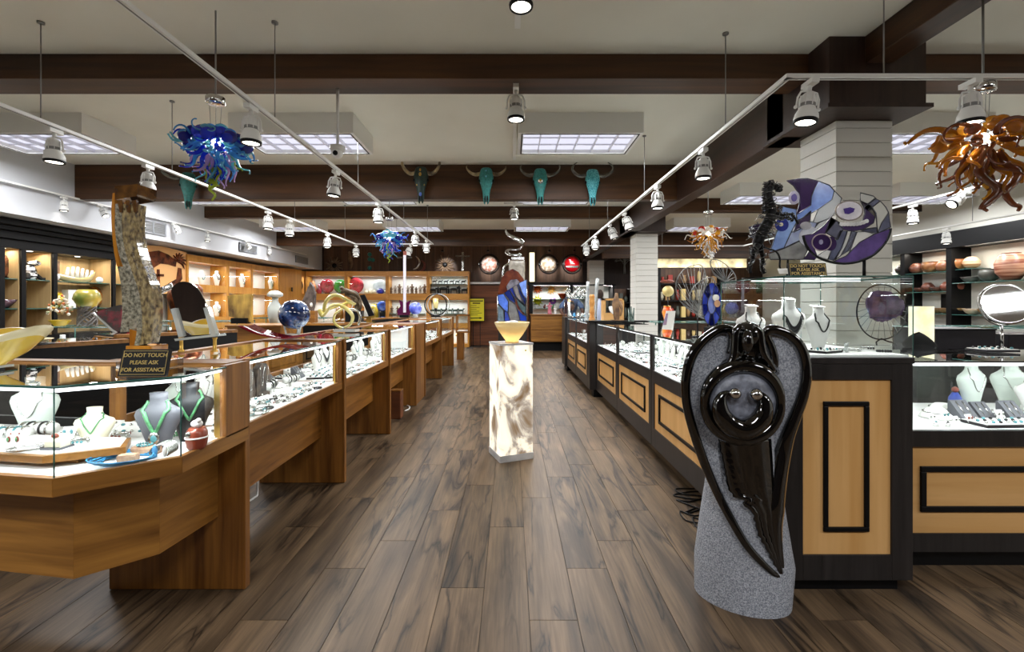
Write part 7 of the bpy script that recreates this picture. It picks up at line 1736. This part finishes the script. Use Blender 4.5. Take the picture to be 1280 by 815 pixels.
# things on the farther right cases
ZQ = 1.0745
Yt = 8.6
t = T('glass_cube', 'clear glass display box on top of the far right cases', 'display box', (X(722,9.1),9.2,1.0805)); a,b,c_,d_ = X(709.5,9.1),X(740,9.1),9.05,9.65; zt_ = Z(373,9.1)
m = MB(); glass_box_edges(m, [(a,c_),(b,c_),(a,d_),(b,d_)], 1.0805, zt_, .006)
for y in (c_,d_): m.tube([(a,y,zt_),(b,y,zt_)], .008, 4)
m.build('frame', M['chrome'], t)
for q in ([(a,c_,1.0735),(b,c_,1.0735),(b,c_,zt_),(a,c_,zt_)],[(a,c_,1.0735),(a,d_,1.0735),(a,d_,zt_),(a,c_,zt_)]): MB().add(q, [(0,1,2,3)]).build('pane', M['glass'], t)
MB().box(a,b,c_,d_,zt_,zt_+.01).build('top_shelf', M['glassedge'], t); area('cabinet_light', ((a+b)/2,9.35,zt_-.02), .4,.3, 5, parent=t)
R = random.Random(5)
for k in range(8):
    x = a+.04+(b-a-.08)*k/7; h = R.uniform(.10,.26)
    t = T('silver_ornament', f'tangled silver ornament on the clear box, {ORDN[k]} from the left', 'ornament', (x,9.35,zt_+.01), 'silver ornaments on the clear box')
    for q in range(3): MB().tube(catmull([(x+R.uniform(-.03,.03),9.35+R.uniform(-.1,.1),zt_+.012),(x+R.uniform(-.06,.06),9.35,zt_+h*.6),(x+R.uniform(-.05,.05),9.35,zt_+h)],3), .012, 6).build('loop', M['chrome'], t)
    MB().ell((x,9.35,zt_+.04), (.035,.035,.028), 10, 7).build('bead', M['silver'], t)
for k in range(5): tag(MB().ell((a+.08+.08*k,9.3,1.107), (.035,.03,.025), 10, 7).ell((a+.08+.08*k,9.3,1.142), .02, 8, 6).build('glass_ornament', [M['acrylic'],M['turq2'],M['silver']][k%3]), f'small glass ornament inside the clear box, {ORDN[k]} from the left', 'ornament', 'ornaments inside the clear box')
t = T('orange_ball', 'small orange ball on a white post on the far right case', 'ornament', P(711,402,9.4)); c = P(711,376,9.4); MB().ell(c, .036).build('ball', mat('orange','d88a40',.5), t); MB().lathe([(.03,1.0805),(.025,c.z-.03)], (c.x,c.y,0), n=12).build('post', M['cloth'], t)
t = T('wooden_totem', 'carved honey-coloured wooden totem on the far right case', 'totem', P(740,402,7.6)); x = X(740,7.6); 
MB().lathe([(.045,1.0745),(.05,1.10),(.036,1.14),(.044,1.22),(.034,1.28),(.046,1.36),(.040,1.44),(.05,Z(371,7.6)),(.03,Z(368,7.6))], (x,7.6,0), n=14).build('body', mat('honey_carving','a86a28',.5,col2='d8a058',nscale=10,bump=.5), t); MB().lathe([(.055,1.0735),(.06,1.08),(.045,1.09)], (x,7.6,0), n=14).build('base', M['oak_x'], t)
for k,(pa,pb,ya,yb_,yc) in enumerate(((733,735,400,352,7.8),(742,747,372,348,7.6))):
    t = T('crystal_obelisk', ['tall clear glass obelisk left of the totem','leaning clear glass obelisk above the totem'][k], 'sculpture', (X(pa,yc+.2),yc+.2,1.0745)); q = catmull([P(pa,402 if k == 0 else 402,yc+.2),P((pa+pb)/2,375,yc+.2),P(pb,yb_,yc+.2)],3)
    MB().tube(q, .03, 4).build('blade', gcol('aab0b0','opal'), t); MB().lathe([(.05,1.0745),(.04,1.09)], (q[0].x,q[0].y,0), n=8).build('base', M['acrylic'], t)
t = T('hair_figure', 'dark brown feathered bust facing the wooden totem', 'sculpture', P(750,402,7.9)); c = P(750,368,7.9); MB().ell(c, (.06,.06,.09)).build('head', mat('brown_feather','2c1a10',.8,bump=.6), t); MB().lathe([(.05,1.0745),(.055,1.2),(.03,c.z-.06)], (c.x,c.y,0), n=12).build('body', mat('white_blue_dress','a0a8c0',.5), t)
# open wooden box frame and bird sculpture
Yq = 7.0
t = T('wood_frame_box', 'open honey wood frame box on the dark counter by the pier', 'box', P(765,402,Yq)); 
for nm,a0,a1,b0,b1 in (('side',753,755.5,402,373),('side',776,778,402,373),('top',753,778,375.5,373),('shelf',755.5,776,402,391)): B(nm, X(a0,Yq),X(a1,Yq),Yq-.1,Yq+.1,max(1.0735,Z(b0,Yq)),Z(b1,Yq),M['maple_x'],t)
t = T('bird_sculpture', 'brown wooden bird sculpture with a white wing on the dark counter', 'sculpture', (X(772,6.62),6.62,1.10)); g = lambda x, y, dy=0: P(660+x/8.15, 340+y/8.15, 6.62+dy)
MB().tube(catmull([g(905,490),g(900,420),g(895,330),g(900,260),g(905,215)],4), resample([.035,.05,.055,.035,.02],17), 10, flat=.7).build('body', br, t); MB().tube(catmull([g(840,350),g(850,390),g(880,430)],3), [.02,.028,.03,.028,.026,.02,.012], 8, flat=.4).build('white_wing', M['cloth'], t); MB().tube(catmull([g(930,300),g(955,380),g(940,450)],3), [.012,.02,.022,.02,.018,.014,.01], 8, flat=.4).build('wing', br, t); B('base', g(850,0).x,g(970,0).x,6.56,6.7,1.1005,1.112,br,t)
# black card stand/blue photo card and tall white frame on the right case
t = T('photo_card', 'white leaning card with a blue picture on the right glass cases', 'card', P(836,418,3.95)); x = X(832,4.0); g = lambda x_, y_, dy=0: P(740+x_/7.41, 390+y_/7.41, 3.95+dy)
MB().prism([g(690,-10),g(775,-10),g(735,165,-.02),g(650,160,-.02)], (0,.01,0)).build('card', M['cloth'], t); MB().prism([g(685,12,-.004),g(705,12,-.004),g(690,120,-.02),g(655,120,-.02)], (0,.003,0)).build('picture', mat('blue_photo','5a78b8',.4,col2='c88a70',nscale=5), t); MB().prism([g(735,165,-.02),g(775,-10),g(765,60,.08),g(750,175,.08)], (0,.004,0)).build('back_leg', M['cloth'], t)
t = T('pen_stand', 'grey-green blade ornament beside the second column', 'ornament', P(791,402,6.2)); 
for k in (-1,0,1): MB().tube([P(789+k*2,402,6.2),P(789+k*3.4,383+2*abs(k),6.2)], [.02,.008], 5, flat=.4).build('blade', gcol('4a5a54','opal'), t)
# oval blue stained glass, butterfly wings
Yo = 3.1; c = P(891,379,Yo); t = T('oval_glass', 'oval cobalt stained glass standing at the end of the right cases', 'sculpture', (c.x,Yo,1.0735))
f_ = lambda x, y: (x, y)
def OV(a, r=1): return (430+58*r*math.cos(a), 625+130*r*math.sin(a))
seg = 10; pcs = []
for k in range(seg):
    a0, a1 = 2*PI*k/seg, 2*PI*(k+1)/seg; pcs.append(([OV(a0,.45),OV(a0),OV((a0+a1)/2),OV(a1),OV(a1,.45)], ['1c2c8c','2a3ca8','141c5c','3448b8'][k%4]))
pcs.append(([OV(2*PI*k/seg,.45) for k in range(seg)],'7a88c8'))
stained(t, (800,250), 4.79, Yo, pcs, came=.003); offy(t,(800,250),4.79,Yo,ellp(455,585,20,20),'f0e8e0',-.01); offy(t,(800,250),4.79,Yo,ellp(463,620,18,22),'c89a78',-.012); B('foot', c.x-.04,c.x+.04,Yo-.03,Yo+.05,1.0735,Z(409,Yo),M['black'],t)
def wing(lb, pts, Y, n, base):
    c = P(*base,Y); t = T('wire_wing', lb, 'sculpture', (c.x,Y,1.0735)); pp = catmull([P(x,y,Y) for x,y in pts],5,True); MB().tube(pp, .004, 5, closed=True).build('rim', M['cable'], t)
    o = P(*pts[0],Y)
    for k in range(n):
        q = pp[int(len(pp)*(k+1)/(n+2))]; MB().tube([o,o.lerp(q,.5)+Vector((0,.01,0)),q], .0022, 4).build('vein', M['cable'], t)
    MB().tube([c,o], .006, 5).build('stem', M['black'], t); MB().lathe([(.05,1.0735),(.04,1.085)], (c.x,c.y,0), n=12).build('base', M['black'], t)
wing('large round wire butterfly wing left of the oval glass', [(872,392),(850,376),(845,355),(855,337),(875,331),(882,345),(880,370)], 3.6, 22, (872,425))
wing('wire butterfly wing rising above the oval glass', [(908,352),(893,343),(888,326),(900,326),(915,338),(920,350)], 3.3, 16, (902,421))
wing('dark leaf-veined wire wing behind the oval glass', [(885,400),(868,390),(862,370),(872,354),(890,347),(896,365),(893,390)], 3.45, 22, (885,420))
# marble lamp slab, round mirror
Yl = 2.75; t = T('onyx_slab', 'glowing pale onyx slab standing between glass box and right counter', 'lamp', (X(1155,3.0),3.05,0)); B('slab', X(1142,3.05),X(1168,3.05),3.05,3.09,.95,Z(383,3.05),mat('pale_onyx','d8d2a8',.4,col2='f4f0d8',nscale=6,emit=.55),t); B('plinth', X(1138,3.05),X(1172,3.05),3.0,3.2,0,.95,M['ebony'],t)
t = T('black_dish', 'thin curved black wave dish on the right case top', 'dish', (X(1155,2.5),2.5,1.05)); 
for k,(ya,w_) in enumerate(((431,.20),(437,.22))):
    pp = catmull([P(1128,ya,2.5),P(1148,ya-5+k*4,2.5),P(1172,ya+3,2.5)],5); MB().tube([(p.x,p.y,max(p.z,1.056)) for p in pp], resample([.01,.05,.006],len(pp)), 8, flat=.12).build('blade', M['black'], t)
Ym = 3.3; c = P(1256,380,Ym); t = T('round_mirror', 'round chrome magnifying mirror at the right edge', 'mirror', (c.x,c.y,1.0)); R_ = Matrix.Rotation(-.35,3,'Z')@Matrix.Rotation(-.22,3,'X')
def rp(v): return c+R_@Vector(v)
m = MB(); m.add([rp((.135*math.cos(a),-.012,.135*math.sin(a))) for a in [2*PI*i/40 for i in range(40)]], [tuple(range(40))]); m.build('mirror_face', M['mirror'], t)
MB().tube([rp((.14*math.cos(a),0,.14*math.sin(a))) for a in [2*PI*i/40 for i in range(40)]], .014, 8, closed=True).build('rim', M['chrome'], t)
MB().tube([c+Vector((.155*math.cos(a),.02,.155*math.sin(a))) for a in [PI+PI*i/16 for i in range(17)]], .007, 6).tube([c+Vector((0,.02,-.155)),(c.x,c.y+.02,1.0)], .01, 8).lathe([(.07,0),(.065,.012),(.001,.016)], (c.x,c.y+.02,.99), n=20).build('yoke', M['chrome'], t)
t = T('black_cabinet', 'low black cabinet carrying the round chrome mirror', 'cabinet', (c.x,c.y,0)); B('body', c.x-.2,c.x+.2,c.y-.12,c.y+.2,0,.985,M['leather'],t); B('top', c.x-.21,c.x+.21,c.y-.125,c.y+.205,.985,.99,M['black'],t)
put('tray', X(1240,2.75), 2.75, 1.0495, 0, '', 'clear beaded tray lying on top of the right-edge case', 1.1)
# pottery on the right shelves
def pot(lb, Y, z, prof, h1, h2, stripes=0, x=7.92, k_=.82):
    prof = [(r*k_,h*k_) for r,h in prof]
    t = T('clay_pot', lb, 'pottery', (x,Y,z), 'pottery on the right shelves')
    mt = mat('pot_'+h1+h2, h1, .45, col2=h2, nscale=6, stretch=(.2,.2,4) if stripes else (1,1,1), sharp=.1 if stripes else 0, coat=.3)
    MB().lathe([(r,z+.001+h) for r,h in prof], (x,Y,0), n=22).build('body', mt, t); r, h = prof[-1]; MB().lathe([(r,z+h),(r*1.08,z+h+.008),(r*.85,z+h+.01)], (x,Y,0), n=22).build('rim', mt, t)
rd = [(.06,0),(.13,.06),(.15,.14),(.10,.22),(.07,.24)]; wd_ = [(.07,0),(.15,.08),(.17,.18),(.15,.24)]; tl = [(.09,0),(.15,.12),(.16,.24),(.12,.33),(.09,.35)]; bwl = [(.05,0),(.10,.03),(.15,.09),(.155,.11)]
yp = lambda px: 7.92*F/(px-638)
U, Mi, Lo, BT = 1.932, 1.572, 1.172, .852
for k,(px,pr,h1,h2,l) in enumerate(((1128,rd,'1c1410','3a2820','small black pot on the top shelf, leftmost'),(1146,rd,'5a2c1c','8a5a40','red-brown pot on the top shelf beside the black pot'),(1163,wd_,'6a3c1c','b08050','brown wide pot on the top shelf of the left bay'),(1180,rd,'7a4428','a87850','round tan pot with a small neck on the top shelf'),(1196,wd_,'8a5024','c89050','golden brown wide pot ending the left bay top shelf'))): pot(l, yp(px), U, pr, h1, h2)
pot('huge striped terracotta and blue pot on the top shelf', 7.17, 1.712, [(.11,0),(.22,.15),(.24,.33),(.18,.48),(.13,.52)], '7a3c28','b88a70',1, 7.89)
B('inner_shelf', 7.8,8.09,7.66,7.98,1.94,1.95,M['glassedge'],[o for o in bpy.data.objects if o.get('label','').startswith('black framed glass shelving')][0])
pot('striped tan pot on the top shelf beside the big striped pot', 7.82, 1.95, rd, 'a87848','d8c0a0', 1)
pot('cream bowl pot at the far left of the right bay lower shelf', 7.80, 1.162, bwl, 'c0a888','e0d4c0')
pot('white lidded rice bowl shape on the middle shelf of the right bay', 7.53, 1.712, wd_, '3c3c38','6a6a60')
pot('grey round pot on the middle shelf of the right bay', 7.83, 1.712, bwl, '4a4844','78746c')
pot('pale painted pot at the right edge of the top shelf', 6.86, 1.712, rd, '7a8a78','c8b898')
for k,(px,pr,h) in enumerate(((1150,bwl,'3a1c12'),(1160,rd,'4a2418'),(1171,bwl,'3a1e14'),(1184,rd,'6a3020'),(1196,rd,'7a3824'))): pot(f'dark copper jug on the middle shelf, {ORDN[k]} from the block column', yp(px), Mi, pr, h, '8a5038', k_=.7)
for k,px in enumerate((1172,1183,1194)): pot(f'tan basket on the lowest shelf, {ORDN[k]} from the left', yp(px), Lo, bwl, '7a5830','a88858')
pot('gold square-shouldered jar on the lower right shelf', 7.55, 1.162, bwl, '8a6020','c09040')
t = T('flat_screen', 'black framed flat panel leaning on the lower shelf', 'screen', (7.9,yp(1185),Lo)); B('panel', 7.98,8.0,yp(1197),yp(1172),Lo+.02,Lo+.36,M['black'],t); B('foot', 7.9,8.0,yp(1190),yp(1180),Lo+.001,Lo+.02,M['black'],t)
# dark furnishings beyond the second column
t = T('wall_mural', 'long pale carved mural lit from below on the far right wall', 'mural', (4.6,14.7,2.3)); a,b = X(820,14.6),X(935,14.6); B('panel', a,b,14.68,14.76,Z(334,14.6),Z(318,14.6),mat('carved_mural','8a8068',.5,col2='d8cca8',nscale=3),t); B('ledge', a,b,14.5,14.76,Z(349,14.6),Z(336,14.6),M['board'],t)
l = area('cabinet_light', ((a+b)/2,14.5,Z(335,14.6)), b-a, .05, 12, (1,.95,.8), rot=(PI-.5,0,0), parent=t)
t = T('tree_ornament', 'flat metal tree of life on the dark wall left of the second column', 'wall decoration', P(780,345,14.73)); g = lambda x, y: P(720+x/5.82, 260+y/5.82, 14.74)
MB().tube([g(355,480),g(352,430),g(352,340)], [.05,.03,.02], 6).build('trunk', M['cable'], t)
for k in range(11):
    a = PI*(.02+.096*k); q = [g(352,420-60*(k%3)/2),g(352+30*math.cos(a),385-30*math.sin(a)),g(352+62*math.cos(a),390-62*math.sin(a))]; MB().tube(catmull(q,3), .012, 5).build('branch', M['cable'], t); MB().ell(q[-1], (.04,.02,.03), 8, 5).build('leaf', M['cable'], t)
R = random.Random(91)
cb_ = [mat('goods_'+h,h,.5) for h in ('3a2a20','8a6a40','b0a890','4a5048','902c20','c8b070')]
def shelf_unit(lb, Y, pa, pb, zs, ns, nm):
    a, b = X(pa,Y), X(pb,Y); top = zs[-1]+.4
    t = T('display_shelf', lb, 'shelf', ((a+b)/2,Y,0))
    for z in zs: B('board', a,b,Y,Y+.35,z-.03,z,M['black'],t)
    for x in (a-.05,b): B('support', x,x+.05,Y,Y+.35,0,top,M['black'],t)
    B('back_board', a,b,Y+.35,Y+.36,0,top,M['board'],t)
    for r, (z, n) in enumerate(zip(zs, ns)):
        for k in range(n):
            x = a+(b-a)*(k+.5)/n; h = R.uniform(.14,.34); w_ = R.uniform(.045,.06); m = MB()
            if k%3 == 0: m.lathe([(w_*.6,z+.001),(w_,z+h*.4),(w_*.5,z+h*.8),(w_*.7,z+h)], (x,Y+.15,0), n=12)
            elif k%3 == 1: m.box(x-w_,x+w_,Y+.1,Y+.2,z+.001,z+h)
            else: m.ell((x,Y+.15,z+h*.5+.001), (w_,w_,h*.5), 12, 8)
            tag(m.build(['small_vase','boxed_ornament','egg_ornament'][k%3], cb_[R.randrange(6)]), f'{["small vase","boxed ornament","egg-shaped ornament"][k%3]} on the {nm[r]}, {ORDN[k]} from its left end', 'ornament', 'ornaments beyond the second column')
shelf_unit('black shelf of trinkets left of the second column', 13.0, 768, 787, [.95,1.4], [3,3], ['lower trinket shelf','upper trinket shelf'])
shelf_unit('long black shelving with ornaments beyond the second column', 12.0, 826, 900, [1.0,1.45,1.9], [11,11,8], ['long lower shelf','long middle shelf','long upper shelf'])
t = T('moon_ball', 'pale yellow ball ornament beside the second column', 'ornament', P(835,410,7.0)); c = P(835,364,7.0); MB().ell(c, .085, 18, 12).build('ball', mat('moon_yellow','a89050',.4,col2='e8d898',nscale=5), t); MB().tube([c,(c.x,c.y,1.075)], .01, 6).build('post', M['black'], t); MB().ell(P(834,352,7.0), (.11,.04,.03)).build('red_cap', M['redbead'], t)
t = T('orange_vase', 'bright orange and red vase behind the photo card', 'vase', P(834,408,6.9)); c = P(834,390,6.9); MB().lathe([(.04,1.075),(.05,1.12),(.075,1.22),(.05,1.30)], (c.x,c.y,0), n=16).build('body', mat('orange_glaze','c84a18',.3,col2='f0a040',nscale=5), t); MB().lathe([(.05,1.30),(.058,1.31),(.045,1.315)], (c.x,c.y,0), n=16).build('rim', M['gold'], t)
# cables on the floor, cord under the left cases
def cable(lb, pts, mt, r=.004):
    t = tag(MB().tube(catmull(pts,4), r, 6).build('power_cable', mt), lb, 'cable')
R = random.Random(12)
def fp(px, py): Y = 756.8/(py-381); return (X(px,Y), Y, .006)
pts = [fp(868,612)]+[fp(x,y) for x,y in ((845,612),(852,618),(880,622),(862,628),(846,626),(866,634),(884,640),(868,646),(850,640),(858,652),(882,655),(866,648),(872,662),(884,668))]
cable('tangled black cables on the floor beside the stone angel', pts, M['black'], .005)
cable('second loop of black cable near the right counter toe kick', [fp(x,y) for x,y in ((884,615),(860,616),(842,620),(860,624),(886,628),(870,640),(856,642),(870,636))], M['black'], .005)
cable('short white cord hanging below the first aisle case', [P(308,628,2.7),P(318,622,2.75),P(322,614,2.8),(X(320,2.9),2.9,.35)], M['white'], .006)
cable('short white cord on the floor beside the wooden stump', [fp(506,514),fp(511,512),fp(512,509),fp(508,507)], M['white'], .008)
finish_labels()
